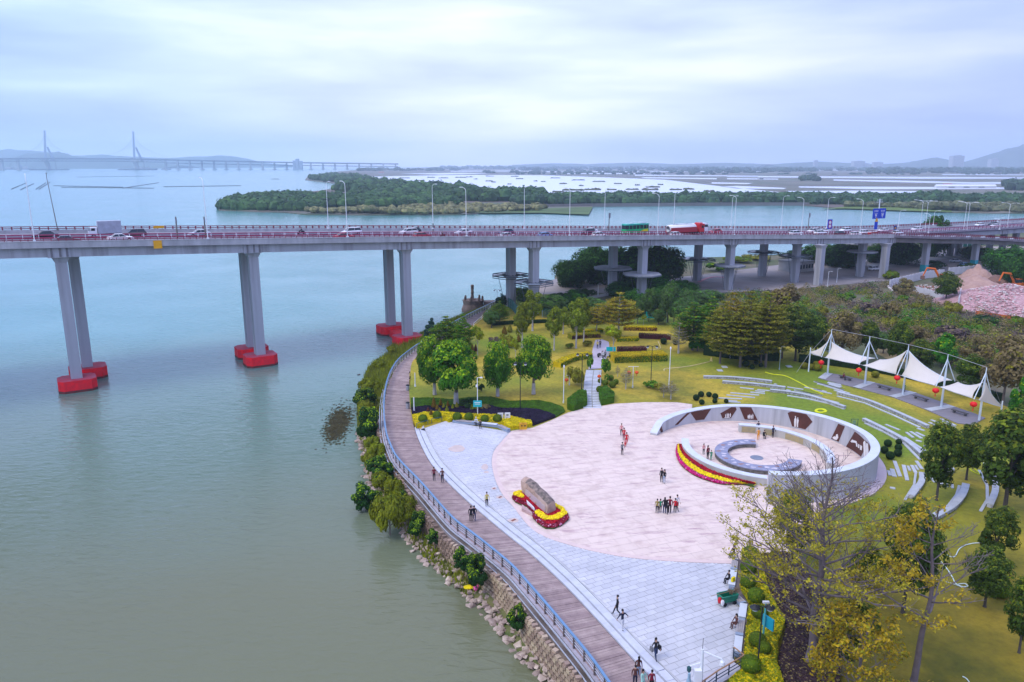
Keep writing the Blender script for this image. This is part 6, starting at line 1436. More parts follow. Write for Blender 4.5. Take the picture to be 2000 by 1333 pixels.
# ---- waste ground scrub: one tangle plus individual bushes
sc = [MB() for _ in range(6)]; rg = random.Random(33)
scrub_poly = [(1300,585),(1500,572),(1620,562),(1740,556),(1830,592),(1880,610),(2000,626),(2100,650),(2100,760),(1960,740),(1800,700),(1660,650),(1560,625),(1420,590)]
pts = scatter_px(scrub_poly, 1500, Z0, rg)
for p in pts:
 n_ = noise.noise(Vector((p.x * .045, p.y * .045,3))); k = (0 if n_ > .2 else 4 if n_ > -.02 else 1 if n_ > -.12 else rg.choice((2,3,1,5))); k = k if rg.random() < .72 else rg.randrange(6)
 m_ = sc[k]; W_ = rg.uniform(1.6,4.2); H_ = rg.uniform(.8,2.6)
 for _ in range(60):
  d = Vector((rg.gauss(0,1), rg.gauss(0,1), abs(rg.gauss(0,1)))); d.normalize(); q = Vector((p.x + d.x * W_ * .5, p.y + d.y * W_ * .5, p.z - .1 + d.z * H_)); m_.leaf(q, d + Vector((0,0,.3)),.24 * rg.uniform(.6,1.3),0,.55, rg)
for k, (a, m_) in enumerate(zip(('purple', 'olive', 'green', 'khaki', 'brown', 'dark'), sc)): tag(m_.obj('scrub', LM[a]), {'purple': 'purple brown leafless thicket on the waste ground', 'olive': 'olive undergrowth on the waste ground', 'green': 'green undergrowth on the waste ground', 'khaki': 'khaki weeds on the waste ground', 'brown': 'dry brown brush on the waste ground', 'dark': 'dark bushes low on the waste ground'}[a], 'scrub', kind='stuff')
sg = (('a rounded green bush standing up from the scrub near the bridge', 1655,590,572,34,2),('a vivid green bush beside the left end of the site wall', 1762,590,576,20,2),('a leafy yellow green bush below the rubble heap corner', 1862,612,588,40,3),('a bright yellow green bush in mid scrub', 1800,606,590,36,3),('a reddish brown tall brush clump in mid scrub', 1740,622,588,40,4),('a purple grey thicket in the upper scrub', 1700,612,590,50,0),('a purple thicket left of the sandy clearing', 1690,660,630,40,0),('a wide purple grey thicket right of centre of the scrub', 1860,668,636,66,0),('a dark green bush row under the rubble heap', 1930,634,616,60,5),('a green bush at the right edge below the heap', 1985,640,618,40,1),('a dull violet low thicket on the open slope', 1905,672,652,44,0),('a yellow bush left of the tall dark canopy tree', 1735,640,618,34,3),('a green bush at the right of the grove', 1580,655,622,44,2),('a khaki bush over the pale rubble patch', 1600,622,596,36,3))
for lab, x, yb, yt, w, v in sg: plant('scrub%d' % v, x, yb, yt, w, lab[2:], name='bush', cat='bush')
# scattered crowns along the yard edge and river side
for i, (x, yb, yt, w, v, lab) in enumerate(((985,598,578,36,5, 'dark bush beside the jetty railing'),(1010,582,560,40,1, 'green bush under the first octagon canopy'),(1096,590,572,50,5, 'dark clipped bush mass left of the park gate'),(1138,582,562,60,5, 'long dark hedge like bush before the banyans'),(1062,608,580,36,5, 'dark bush behind the tall upright tree'),(1180,618,596,50,5, 'dark bush behind the golden tree'),(1440,512,500,60,1, 'olive bush on the river bank under the deck'),(1405,530,512,60,2, 'green bush between the middle piers'),(1480,507,497,60,3, 'khaki bush on the far edge of the yard'),(1545,505,488,50,5, 'dark bush by the low house'),(1820,524,508,50,5, 'dark bush beside the ramp pier'),(1890,528,512,36,5, 'dark bush left of the second banded pier'),(1350,600,580,60,5, 'dark bush row at the back of the grove'),(1740,545,528,40,1, 'bush at the foot of the last bridge pier'))): plant('scrub%d' % v, x, yb, yt, w, lab, name='bush', cat='bush')
def rubble(name, poly, n_, h, mats, label, z=Z0, sz=(.3,.9), mound=None):
 m_ = MB(); rg2 = random.Random(len(poly) * n_)
 for p in scatter_px(poly, n_, z, rg2):
  s_ = rg2.uniform(*sz); zz = (mound(p) if mound else 0); me = rock_d[rg2.randrange(10)]; ro = Matrix.Rotation(rg2.uniform(0,6),3, 'Z')
  m_.add([ro @ (v.co * s_) + p + Vector((0,0, zz + s_ * .1)) for v in me.vertices], [tuple(f.vertices) for f in me.polygons], rg2.randrange(len(mats)))
 return tag(m_.obj(name, mats), label, 'rubble', kind='stuff')
pale_r = M('pale_rubble', (.60,.54,.50), island=.2, scale=1); pink_r = M('pink_rubble', (.60,.36,.36), island=.25, scale=1);
rubble('rubble_patch', [(1610,612),(1640,603),(1670,612),(1650,622),(1620,622)],260,0, [pale_r], 'pale broken concrete patch in the scrub beside the grove')
rubble('rubble_patch', [(1700,640),(1740,636),(1738,650),(1712,648)],140,0, [pale_r], 'small pale rubble patch behind the canopy')
rubble('rubble_patch', [(1825,668),(1850,664),(1860,676),(1835,680)],120,0, [pale_r], 'pale rubble patch beside the dark slope tree')
rubble('rubble_patch', [(1960,700),(2030,696),(2030,740),(1975,745)],260,0, [pale_r], 'pale rubble among the trees at the right edge')
tag(MB().prism(PL([(1690,678),(1740,668),(1800,690),(1790,712),(1730,700)], Z0), Z0 - .04, Z0 + .02, bottom=False).obj('sandy_clearing', M('sandy_grass', (.34,.25,.10), scale=.4, var=.3)), kind='structure')
tag(MB().prism(PL([(1905,662),(1960,658),(1990,676),(1940,690),(1900,684)], Z0), Z0 - .04, Z0 + .02, bottom=False).obj('sandy_clearing', M('sandy_grass', (0,0,0))), kind='structure')
# ===== garden beds and furniture
zB = lambda pts: [(780 + x / 6.06,640 + y / 6.06) for x, y in pts]
z72 = lambda pts: [(720 + x / 3.3333,540 + y / 3.3333) for x, y in pts]
z7 = lambda pts: [(1150 + x / 4,540 + y / 4) for x, y in pts]
z8 = lambda pts: [(1500 + x / 3.702,600 + y / 3.702) for x, y in pts]
z4 = lambda pts: [(1600 + x / 4.165,780 + y / 4.165) for x, y in pts]
z2 = lambda pts: [(1350 + x / 6.667,720 + y / 6.667) for x, y in pts]
zk = lambda pts: [(1360 + x / 3.078,900 + y / 3.078) for x, y in pts]
z5 = lambda pts: [(1400 + x / 5.27,1080 + y / 5.27) for x, y in pts]
def bed(poly, h, mats, n_, ls, label, name='plant_bed', cat='plant bed', young_lit=.2, z=Z0, seed=1):
 """clipped low planting: soil body, leaves over its top and sides"""
 rg = random.Random(seed + len(poly)); pts = PL(poly, z); m_ = MB(); m_.prism(pts, z - .1, z + h * .88, bottom=False)
 flat = [(p.x, p.y) for p in pts]; x0, x1, y0, y1 = min(a for a, b in flat), max(a for a, b in flat), min(b for a, b in flat), max(b for a, b in flat); k = 0
 while k < n_:
  x, y = rg.uniform(x0, x1), rg.uniform(y0, y1)
  if not in_poly(x, y, flat): continue
  k += 1; m_.leaf(Vector((x, y, z + h * (.9 + .16 * noise.noise(Vector((x, y, 0)) * 1.3) + rg.uniform(-.05,.08)))), Vector((rg.uniform(-.7,.7), rg.uniform(-.8,.5),1)), ls * rg.uniform(.6,1.2),1 if rg.random() < young_lit else 0,.7, rg)
 per = pts + [pts[0]]; per = resample(per, n=400)
 for _ in range(int(n_ * .35)):
  i = rg.randrange(399); a, b = per[i], per[i + 1]; u = b - a; nr = Vector((u.y, -u.x, 0)); p = a.lerp(b, rg.random()); p.z = z + h * rg.random()
  m_.leaf(p, nr + Vector((rg.uniform(-.3,.3), rg.uniform(-.3,.3), rg.uniform(-.2,.4))) * u.length, ls * rg.uniform(.6,1.1),1 if rg.random() < young_lit else 0,.7, rg)
 return tag(m_.obj(name, mats), label, cat)
def hedge(path, w, h, mats, label, z=Z0, n_=None, ls=.1, seed=1, young_lit=.3):
 pts = smooth(PL(path, z),4); a, b = offset(pts, w / 2), offset(pts, -w / 2)
 m_ = MB(); rg = random.Random(seed); L_ = sum((q - p).length for p, q in zip(pts, pts[1:])); n_ = n_ or int(L_ * (w + 2 * h) * 95)
 m_.sweep(pts, [(-w / 2 * .93,-.1),(w / 2 * .93,-.1),(w / 2 * .93, h * .93),(-w / 2 * .93, h * .93)])
 for _ in range(n_):
  k = rg.uniform(0, len(pts) - 1.01); i = int(k); p = pts[i].lerp(pts[i + 1], k - i); u = (pts[i + 1] - pts[i]).normalized(); r_ = Vector((u.y, -u.x, 0)); f = rg.uniform(-1,1) * (w / 2 + h)
  if abs(f) < w / 2: q = p + r_ * f + Vector((0,0, h)); nr = Vector((0,0,1))
  else: s_ = 1 if f > 0 else -1; q = p + r_ * s_ * w / 2 + Vector((0,0, h - (abs(f) - w / 2))); nr = r_ * s_
  m_.leaf(q, nr + Vector((rg.uniform(-.5,.5), rg.uniform(-.5,.5), rg.uniform(-.1,.5))), ls * rg.uniform(.6,1.2),(1 if rg.random() < young_lit else 0) if q.z > z + h * .8 else 0 if len(mats) < 3 else 2,.7, rg)
 return tag(m_.obj('hedge', mats), label, 'hedge')
bed(zB([(155,1062),(330,1022),(540,1027),(760,1047),(960,1052),(1195,1062),(1290,1072),(1500,1120),(1560,1130),(1572,1166),(1450,1190),(1312,1205),(1235,1155),(1170,1160),(640,1108),(585,1128),(550,1104),(380,1125),(200,1185)]),.5, [LM['yellow'], LM['lime']],9000,.12, 'bright yellow clipped flower bed along the top of the grey plaza', 'yellow_bed', 'flower bed')
bed(zB([(140,968),(330,948),(700,955),(940,962),(1060,937),(1200,975),(1400,978),(1640,988),(1790,1032),(1848,1066),(1580,1164),(1500,1115),(1290,1066),(540,1020),(330,1014),(155,1050)]),.42, [LM['purplebed']],9000,.11, 'dark purple ground cover bed sweeping behind the yellow bed', 'purple_bed')
bed(zB([(137,845),(330,838),(640,860),(820,835),(1080,828),(1300,880),(1640,868),(1800,900),(1935,948),(1960,1000),(1855,1062),(1790,1028),(1640,984),(1400,974),(1200,971),(1060,932),(940,958),(700,950),(330,944),(138,962)]),.22, [LM['hedge'], LM['green']],9000,.09, 'mid green low ground cover between the lawn and the purple bed', 'green_bed')
gi = 0
for x, y, w, lab in ((280,1125,112, 'leftmost clipped green ball in the yellow bed, behind a low rail'),(447,1085,112, 'clipped green ball second from the left in the yellow bed'),(685,1100,112, 'clipped green ball at the left end of the blue grey bench'),(825,1105,112, 'clipped green ball behind the left half of the bench'),(1012,1122,104, 'clipped green ball behind the right half of the bench'),(1160,1122,112, 'rightmost clipped green ball, beside the white panels')):
 p = P(*zB([(x, y)])[0], Z0 + .2); s_ = w / 6.06 / pxm(p); o = link('clipped_ball', BALL, None, p, R.uniform(0,6)); o.scale = (s_,) * 3; tag(o, lab, 'clipped shrub', 'clipped balls in the yellow bed')
for i, (x, y, yt, w, v, lab) in enumerate(((410,962,822,66,0, 'tallest rust brown cone shrub behind the yellow bed'),(490,930,838,50,0, 'brown cone shrub second behind the tallest'),(575,950,862,46,0, 'olive brown cone shrub before the round tree trunk'),(450,990,908,54,0, 'orange brown cone shrub in front of the tallest'),(478,1008,945,50,1, 'small tan cone shrub in the front row'),(525,968,892,46,1, 'khaki cone shrub in the middle of the group'),(565,1015,922,56,3, 'yellow green cone shrub foremost in the group'),(632,978,905,46,3, 'yellow green cone shrub at the right of the group'),(682,965,878,54,1, 'rightmost cone shrub against the white trunk'),(342,1024,938,58,2, 'dark red cone shrub at the left of the group'),(378,1064,966,56,0, 'rust red cone shrub touching the yellow bed'))):
 a = zB([(x, y),(x, yt)]); p = P(a[0][0], a[0][1], Z0); s_ = w / 6.06 / pxm(p); o = link('cone_shrub', CONES[v], None, p, i); o.scale = (s_, s_, zat(p, a[1][1]) - Z0); tag(o, lab, 'cone shrub', 'cone shrubs behind the yellow bed')
for i, (x, y, yt, w, v, lab) in enumerate(((527,865,780,56,0, 'orange cone shrub far up the left lawn'),(580,845,765,52,1, 'yellowish cone shrub behind the orange one'),(660,845,780,46,1, 'khaki cone shrub right of the pair up the lawn'),(665,937,863,46,0, 'brown cone shrub beside the purple shrub'),(165,1032,955,36,2, 'dark cone shrub left of three behind the round trees'),(213,1036,960,40,0, 'dark brown cone shrub middle of three behind the round trees'),(245,1030,960,34,2, 'dark cone shrub right of three behind the round trees'))):
 p = P(880 + x / 5,480 + y / 5, Z0); s_ = w / 5 / pxm(p); o = link('cone_shrub', CONES[v], None, p, i); o.scale = (s_, s_, zat(p, 480 + yt / 5) - Z0); tag(o, lab, 'cone shrub', 'cone shrubs up the left lawn')
for lab, x, yb, yt, w, v in (('purple rounded shrub below the jetty walk', 964,674,657,26,0),('yellow green shrub right of the purple one', 992,678,652,34,3),('small green bush at the foot of the leftmost upright tree', 1029,670,660,16,2),('dark grey shrub mass under the biggest round tree', 914,797,778,34,5),('grey green shrub mass right of the cone shrubs', 925,800,788,30,1),('dull red brown shrub right of the turquoise pole sign', 947,800,789,24,4),('small dark shrub on the lawn right of the biggest round tree', 940,764,748,14,5),('olive bush by the end of the yellow curved hedge', 1146,676,664,22,3),('low green bush right of the tallest upright tree', 1112,680,670,18,1),('green and yellow low shrub clump in the middle lawn', 1271,757,744,34,2),('khaki shrub beside the clump in the middle lawn', 1290,762,748,26,3),('yellow green shrub under the black lamp left of the path', 1126,752,714,38,3),('leafy shrub on the left of the stone path top', 1152,722,696,16,2),('green shrub row right of the stone path top', 1183,730,700,24,2),('low green shrub on the right edge of the stone path', 1186,745,730,12,2)):
 plant('scrub%d' % v, x, yb, yt, w, lab, name='bush', cat='bush')
for lab, x, yb, yt, w in (('bare twiggy small tree in the middle lawn left of the lantern pole', 1222,760,716,30),('bare branched shrub right of the lantern pole', 1206,736,712,12),('leafless shrub below the white finial lamp', 1310,780,742,30),('bare small tree at the right of the clump', 1296,776,748,24)):
 W_, H_, c_, t_2 = KIND['tierbare']; p = P(x, yb, Z0); o = thing('bare_shrub', lab, 'shrub', p, 1.0); s_ = w / pxm(p) / W_; o.scale = (s_, s_, (zat(p, yt) - Z0) / H_); link('trunk', t_2, o); link('crown', c_, o)
# hedges
HY = [LM['yellow'], LM['lime'], LM['hedge']]
hedge(z72([(1225,590),(1320,548),(1440,525)]),1.8,1.0, HY, 'curved yellow topped hedge on the left of the terrace')
hedge(z7([(185,662),(390,655),(595,648)]),3.0,1.5, HY, 'long thick yellow green hedge right of the terrace')
hedge(z7([(225,590),(445,585)]),1.6,1.0, [LM['maroon'], LM['brown']], 'dark maroon hedge above the long yellow one')
hedge(z7([(215,505),(385,500)]),1.4,.9, HY, 'short yellow hedge right of the path top')
hedge(z7([(270,418),(400,420),(530,422)]),1.2,1.0, [LM['yellow'], LM['lime'], LM['maroon']], 'straight yellow topped dark hedge before the turquoise banner')
hedge(z7([(390,478),(520,485),(640,492)]),1.4,1.0, [LM['maroon'], LM['khaki']], 'long brown hedge behind the maroon one')
hedge(z72([(1310,405),(1380,398),(1500,392)]),2.0,1.0, [LM['ygreen'], LM['yellow'], LM['maroon']], 'yellow topped hedge behind the tallest upright tree')
hedge(z72([(1350,372),(1440,366),(1520,360)]),1.4,.8, HY, 'narrow yellow hedge at the left of the golden tree')
hedge(z72([(800,318),(960,308),(1170,300)]),1.0,.8, [LM['dball'], LM['deep']], 'low dark green hedge along the back of the left lawn')
hedge([(1560,706),(1620,712),(1700,724),(1790,742),(1870,762),(1950,784)],1.6,1.3, [LM['dball'], LM['deep']], 'dark hedge behind the white canopy')
hedge([(1376,692),(1440,700),(1520,704)],1.6,2.2, [LM['dball'], LM['dark']], 'dark hedge behind the trunks of the grove')
hedge([(1215,609),(1260,612),(1300,616)],1.2,1.2, [LM['dball'], LM['green']], 'green hedge under the fence with the banner')
bed([(1107.5,790),(1131,772),(1145,773),(1147,793),(1120,804),(1108,800)],1.1, [LM['hedge'], LM['bright']],3500,.1, 'square green clipped hedge left of the foot of the path', 'box_hedge', 'hedge')
bed([(1169,767),(1184,764),(1200,778),(1199,787),(1174,792),(1170,782)],1.1, [LM['hedge'], LM['bright']],3500,.1, 'green clipped hedge right of the foot of the path', 'box_hedge', 'hedge')
def ballat(data, pts, name, cat, group, labs):
 for (x, y, w), lab in zip(pts, labs):
  p = P(x, y, Z0); s_ = w / pxm(p); o = link(name, data, None, p, R.uniform(0,6)); o.scale = (s_,) * 3; tag(o, lab, cat, group)
ballat(DBALL, [(1359.5,782,13),(1369,775,12),(1384.5,775,11),(1396.5,779,12),(1370.5,790,11),(1396,787.5,10),(1418,787,9)], 'ball_shrub', 'clipped shrub', 'dark balls above the ring wall', ['dark ball shrub furthest left above the ring wall', 'dark ball shrub in the back row, second from left', 'dark ball shrub in the back row, third from left', 'dark ball shrub right of the back row', 'dark ball shrub touching the wall top on the left', 'small dark ball shrub just over the wall top', 'dark ball shrub by the white step slabs'])
ballat(DBALL, [(1733.5,872,15),(1726.5,885,15),(1738,897,17),(1753,891,15),(1754,880,14),(1755,868,12)], 'ball_shrub', 'clipped shrub', 'dark balls right of the ring wall', ['dark ball shrub at the top left of the cluster right of the ring', 'dark ball shrub closest to the ring wall', 'largest and lowest dark ball shrub of the cluster', 'dark ball shrub at the lower right of the cluster', 'dark ball shrub in the middle of the right column', 'paler ball shrub at the top of the right column'])
ballat(BALL, [(1171,766,14),(1182,753,13),(1196,757,15),(1193,743,12),(1203,750,11),(1172,748,10)], 'ball_shrub', 'clipped shrub', 'balls beside the stone path', ['green ball shrub nearest the path hedge', 'green ball shrub in the middle beside the path', 'largest green ball shrub right of the path', 'green ball shrub at the back beside the path', 'rightmost green ball shrub beside the path', 'small green ball shrub by the orange lantern'])
ballat(YBALL, [(1570,720,15),(1584,722,14),(1597,724,17),(1594,716,13),(1709,737,15)], 'ball_shrub', 'clipped shrub', 'balls by the canopy', ['yellowish ball shrub left of the first canopy pole', 'yellowish ball shrub behind the first canopy pole', 'largest yellow ball shrub right of the first canopy pole', 'yellow ball shrub behind the largest one', 'green ball shrub behind the canopy deck'])
ballat(DBALL, [(1468.5,721,10),(1456,716,14),(1477,712,9),(1486,717,9),(1296,672,13),(1319,673,11)], 'ball_shrub', 'clipped shrub', 'dark balls under the grove', ['dark ball shrub foremost under the grove', 'biggest dark bush between the grove trunks', 'dark ball shrub at the back under the grove', 'small dark ball shrub by the right grove trunk', 'dark ball shrub at the right end of the brown hedge', 'dark ball shrub under the bare brown tree'])
ballat(BALL, [(1952,1165,42)], 'ball_shrub', 'clipped shrub', None, ['large round green bush at the right edge of the lawn'])
for i, (x, y, w, lab) in enumerate(((1240,620,14, 'lime ball topped shrub before the fence, left'),(1257,622,12, 'lime ball topped shrub before the fence, middle'),(1285,622,15, 'lime spiky shrub before the fence, right'))):
 plant('sapling', x, y + 12, y - 8, w, lab, name='topiary', cat='shrub')
# path of stone slabs up to the terrace
gpth = tag(MB().sweep(smooth(PL([(1157,797),(1156,770),(1157,745),(1160,722)], Z0),6), [(-1.5,-.1),(1.5,-.1),(1.5,.012),(-1.5,.012)]).obj('garden_path', M('path_bed', (.20,.17,.06), scale=1, var=.4)), kind='structure')
pp = smooth(PL([(1157,797),(1156,770),(1157,745),(1160,722)], Z0),6); pp = resample(pp, n=27)
lil = M('lilac_paving', (.50,.44,.50), scale=.5, var=.18);
for i in range(26):
 a, b = pp[i], pp[i + 1]; u = b - a
 for s_ in (-1,1):
  c = a + Vector((s_ * .74,0,.06)); MB().box((0,0,0),(1.38, u.length * .55,.12)).obj('path_slab', M('path_slab', (.58,.60,.64), scale=1, var=.15, rnd=.06), gpth, loc=c, rot=math.atan2(u.y, u.x) - PI / 2)
tag(MB().prism(PL([(1149,722),(1176,719),(1184,700),(1191,684),(1189,668),(1176,663),(1163,664),(1158,680),(1155,698)], Z0), Z0 - .1, Z0 + .05, bottom=False).obj('terrace', lil), kind='structure')
# ---- benches edging the grey plaza
slate = M('bench_slate', (.27,.33,.43), scale=1, var=.12); wslat = M('bench_slat', (.42,.38,.36), scale=1.5, col2=(.30,.26,.25), rnd=.1)
def bench_run(pts, z, label, w=.62, h=.45, seg=2.4, flip=1):
 o = thing('bench', label, 'bench'); line = PL(pts, z); k = 0
 for a, b in zip(line, line[1:]):
  u = b - a; L_ = u.length; u.normalize(); n_ = max(1, int(L_ / seg)); sg = L_ / n_; rz = math.atan2(u.y, u.x)
  for i in range(n_):
   c = a + u * (i + .5) * sg; r_ = Vector((-u.y, u.x, 0)) * flip
   MB().box((0,0, h / 2 - .05),(sg - .02, w * .82, h - .1)).obj('base', slate, o, loc=c + r_ * w * .05, rot=rz)
   if k % 2 == 0:
    for j in range(4): MB().box((0,(j - 1.5) * w / 4, h - .02),(sg * .72, w / 4 - .03,.07)).obj('slat', wslat, o, loc=c, rot=rz)
    MB().box((0,0, h - .02),(sg * .13, w, .08)).obj('cap', slate, o, loc=c + u * sg * .42, rot=rz)
   else: MB().box((0,0, h - .02),(sg * .9, w, .08)).obj('cap', ring_cap, o, loc=c, rot=rz)
   k += 1
 return o
bench_run(zB([(635,1120),(900,1148),(1170,1178),(1295,1238)]), ZG, 'long blue grey bench in front of the yellow bed')
bench_run([(1436,1097),(1432.5,1120),(1428,1152)], ZG, 'upper blue grey bench with wooden slats beside the hedge bed')
bench_run([(1434,1170),(1452,1186),(1448,1215),(1443,1250),(1439,1283)], ZG, 'lower long blue grey bench with wooden slats beside the hedge bed')
# ---- hedge bed on the right of the grey plaza
tag(MB().sweep(PL([(1446,1100),(1441,1158),(1459,1188),(1455,1230),(1449,1290)], Z0), [(-.25,-.2),(.25,-.2),(.25,.35),(-.25,.35)]).obj('bed_kerb', M('bed_kerb', (.15,.12,.11), scale=1)), 'dark brown raised kerb between the benches and the hedge bed', 'kerb')
bed([(1450,1082),(1478,1084),(1492,1130),(1500,1165),(1531,1225),(1518,1262),(1514,1300),(1525,1335),(1540,1400),(1380,1420),(1420,1345),(1462,1306),(1452,1288),(1458,1230),(1463,1188),(1445,1158)],.65, [LM['lime'], LM['yellow']],15000,.15, 'yellow green hedge bed running down beside the benches', 'hedge_bed', 'plant bed', young_lit=.35)
for x, y, w, lab in ((1465,1095,34, 'clipped green dome at the top of the hedge bed'),(1461,1120,32, 'second clipped dome from the top of the hedge bed'),(1460,1148,30, 'third clipped dome down the hedge bed'),(1476,1176,34, 'clipped dome behind the angled bench corner'),(1483,1208,32, 'clipped dome left of the turquoise sign'),(1478,1262,34, 'dark clipped dome in the middle of the hedge bed'),(1492,1275,28, 'shaded clipped dome right of the dark one'),(1466,1312,40, 'largest clipped dome at the foot of the hedge bed')):
 p = P(x, y, Z0 + .4); s_ = w / pxm(p); o = link('clipped_dome', BALL, None, p, R.uniform(0,6)); o.scale = (s_, s_, s_ * .95); tag(o, lab, 'clipped shrub', 'domes in the hedge bed')
bed([(1482,1086),(1540,1082),(1600,1150),(1640,1250),(1640,1420),(1545,1420),(1528,1335),(1520,1290),(1536,1225),(1504,1165)],.3, [leafm('dull_maroon', (.08,.045,.05)), LM['brown']],8000,.13, 'dark reddish ground cover under the big bare tree', 'ground_cover_bed', 'plant bed')
# handrail at the entrance ramp and other small things
hr = thing('ramp_railing', 'brown topped dark railing turning the corner at the entrance ramp', 'railing')
hp = PL([(1432,1286),(1452,1302),(1400,1333),(1352,1368)], ZG); hb = M('brown_handrail', (.42,.24,.13), rough=.5); hd = M('dark_rail_blue', (.03,.06,.10), rough=.5)
MB().tube([p + Vector((0,0,1.0)) for p in hp],.06,6).obj('handrail', hb, hr)
for z in (.3,.6): MB().tube([p + Vector((0,0, z)) for p in hp],.035,5).obj('lower_rail', hd, hr)
for p in resample(hp, n=6): MB().box((p.x, p.y, ZG + .5),(.08,.08,1.0)).obj('post', hd, hr)
# ---- lamps and poles in the park
def pole(x, yb, yt, label, mat, heads='double', name='park_lamp', cat='lamp', r=.07, z=Z0, group=None):
 p = P(x, yb, z); h = zat(p, yt) - z; o = thing(name, label, cat, p, 0, group)
 MB().lathe([(r * 1.8,0),(r * 1.6,.3),(r, .5),(r * .8, h)],8).obj('pole', mat, o)
 if heads == 'double':
  for s_ in (-1,1):
   a = MB().tube([(0,0, h - .1),(s_ * .45,0, h + .12),(s_ * .8,0, h)],.04,5).obj('arm', mat, o)
   MB().lathe([(.08,.12),(.30,-.08),(.28,-.12)],10,(s_ * .8,0, h)).obj('shade', mat, a); MB().lathe([(.04,-.42),(.2,-.3),(.22,-.13)],10,(s_ * .8,0, h)).obj('globe', M('lamp_globe', (.75,.78,.85), rough=.2), a)
 elif heads == 'camera':
  MB().tube([(0,0, h),(.5,0, h + .1)],.035,5).box((.6,0, h + .05),(.4,.16,.16)).obj('camera', white_paint, o); MB().box((-.1,-.1, h * .8),(.25,.25,.35)).obj('box', white_paint, o)
 elif heads == 'finial': MB().lathe([(.05,0),(.13,.1),(.13,.35),(.03,.55)],8,(0,0, h)).obj('finial', white_paint, o)
 elif heads == 'single': MB().tube([(0,0, h - .1),(.3,0, h + .1),(.8,0, h)],.04,5).box((.95,0, h - .02),(.45,.18,.08)).obj('lamp_head', mat, o)
 return o, p, h
blk = M('black_iron', (.02,.022,.025), rough=.5); grn_i = M('green_iron', (.04,.12,.12), rough=.5); tq = M('turquoise_sign', (.03,.50,.55), rough=.5)
pole(1016,799,709, 'tall black double headed lamp between the two right round trees', blk); pole(1136,762,691, 'black double headed lamp left of the stone path', blk); pole(1271,750,676, 'dark double headed lamp in front of the long yellow hedge', blk)
o, p, h = pole(933,814,738, 'white pole with cameras and a turquoise sign in the purple bed', lamp_white, 'camera', 'sign_pole', 'sign pole'); z_ = zat(p, 788) - Z0
MB().box((0,-.12, z_),(1.3,.08,1.0)).obj('sign_board', tq, o); MB().box((0,-.17, z_ + .2),(.9,.02,.1)).box((0,-.17, z_ - .05),(.8,.02,.08)).obj('lettering', white_paint, o)
pole(1100.5,787,719, 'white pole lamp on the lawn left of the path hedges', lamp_white, 'finial'); pole(1306,762,683, 'white finial lamp in the middle lawn beside the cream hose', lamp_white, 'finial'); pole(1522,722,677, 'grey green camera pole right of the grove', M('grey_pole', (.30,.38,.40)), 'camera', 'camera_pole', 'camera pole')
pole(809,806,776, 'short white bollard lamp at the edge of the purple bed', lamp_white, None, 'bollard_lamp', 'bollard lamp', .1); pole(811,755,728, 'slim white pole at the boardwalk behind the dark round tree', lamp_white, None, 'bollard_lamp', 'bollard lamp', .09)
pole(1168,577,555, 'white curved lamp at the yard before the banyans', lamp_white, 'single'); pole(971,586,566, 'grey lamp near the jetty walk', lamp_white, 'double'); pole(1345,1337,1315, 'short light blue post at the bottom edge', M('blue_post', (.30,.45,.55)), None, 'post', 'post', .12)
pole(1616,560,530, 'slim white lamp in the yard between the piers', lamp_white, 'single'); pole(1634,552,524, 'slim white lamp in the yard right of its neighbour', lamp_white, 'single')
# big white pole at the bottom with a camera arm and a lantern arm
p = P(1367,1350, ZG); h = zat(p, 1268) - ZG; o = thing('camera_mast', 'white mast with a drooping lamp and a dark camera on its two arms', 'camera mast', p)
MB().tube([(0,0,0),(0,0, h * .55),(0,0, h)], [.15,.13,.1],10).obj('mast', lamp_white, o); MB().tube([(0,0, h),(0,0, h + .9)],.02,5).obj('lightning_rod', blk, o)
MB().tube([(0,0, h - .15),(1.3,-.4, h - .5),(1.35,-.45, h - .6)],.06,6).obj('arm', lamp_white, o); MB().lathe([(.05,.1),(.17,0),(.2,-.25),(.05,-.42)],10,(1.35,-.45, h - .7)).obj('lamp', lamp_white, o)
MB().tube([(0,0, h - 1.1),(-.9,-.2, h - 1.25)],.05,6).obj('arm', lamp_white, o); MB().lathe([(.05,.15),(.16,.05),(.16,-.2),(.06,-.35)],10,(-.95,-.2, h - 1.4)).obj('camera', M('dark_teal', (.03,.10,.11)), o)
MB().box((-.3,-.2, h * .42),(.55,.4,1.0)).obj('control_box', white_paint, o)
p = P(1478,1322, Z0); h = zat(p, 1185) - Z0; o = thing('park_lamp', 'tall thin black lamp with two dark shades in the hedge bed', 'lamp', p)
MB().lathe([(.14,0),(.12,.5),(.06,.7),(.05, h)],8).obj('pole', blk, o)
for s_ in (-1,1):
 a = MB().tube([(0,0, h - .05),(s_ * .3,0, h + .1),(s_ * .55,0, h)],.035,5).obj('arm', blk, o); MB().lathe([(.05,.2),(.4,-.05),(.38,-.1)],12,(s_ * .55,0, h)).obj('shade', blk, a); MB().lathe([(.05,-.38),(.2,-.28),(.22,-.1)],10,(s_ * .55,0, h)).obj('globe', M('lamp_globe', (0,0,0)), a)
p = P(1489,1260, Z0); h = zat(p, 1176) - Z0; o = thing('sign_pole', 'turquoise pole with a square turquoise sign in the hedge bed', 'sign pole', p)
MB().lathe([(.09,0),(.07, h)],8).obj('pole', M('teal_pole', (.10,.42,.42)), o); z_ = zat(p, 1215) - Z0; MB().box((.3,-.05, z_),(.12,1.1,1.0),.5).obj('sign_board', M('sign_teal_blue', (.01,.33,.45)), o)
MB().box((0,0, h),(.5,.2,.15)).obj('bracket', white_paint, o)
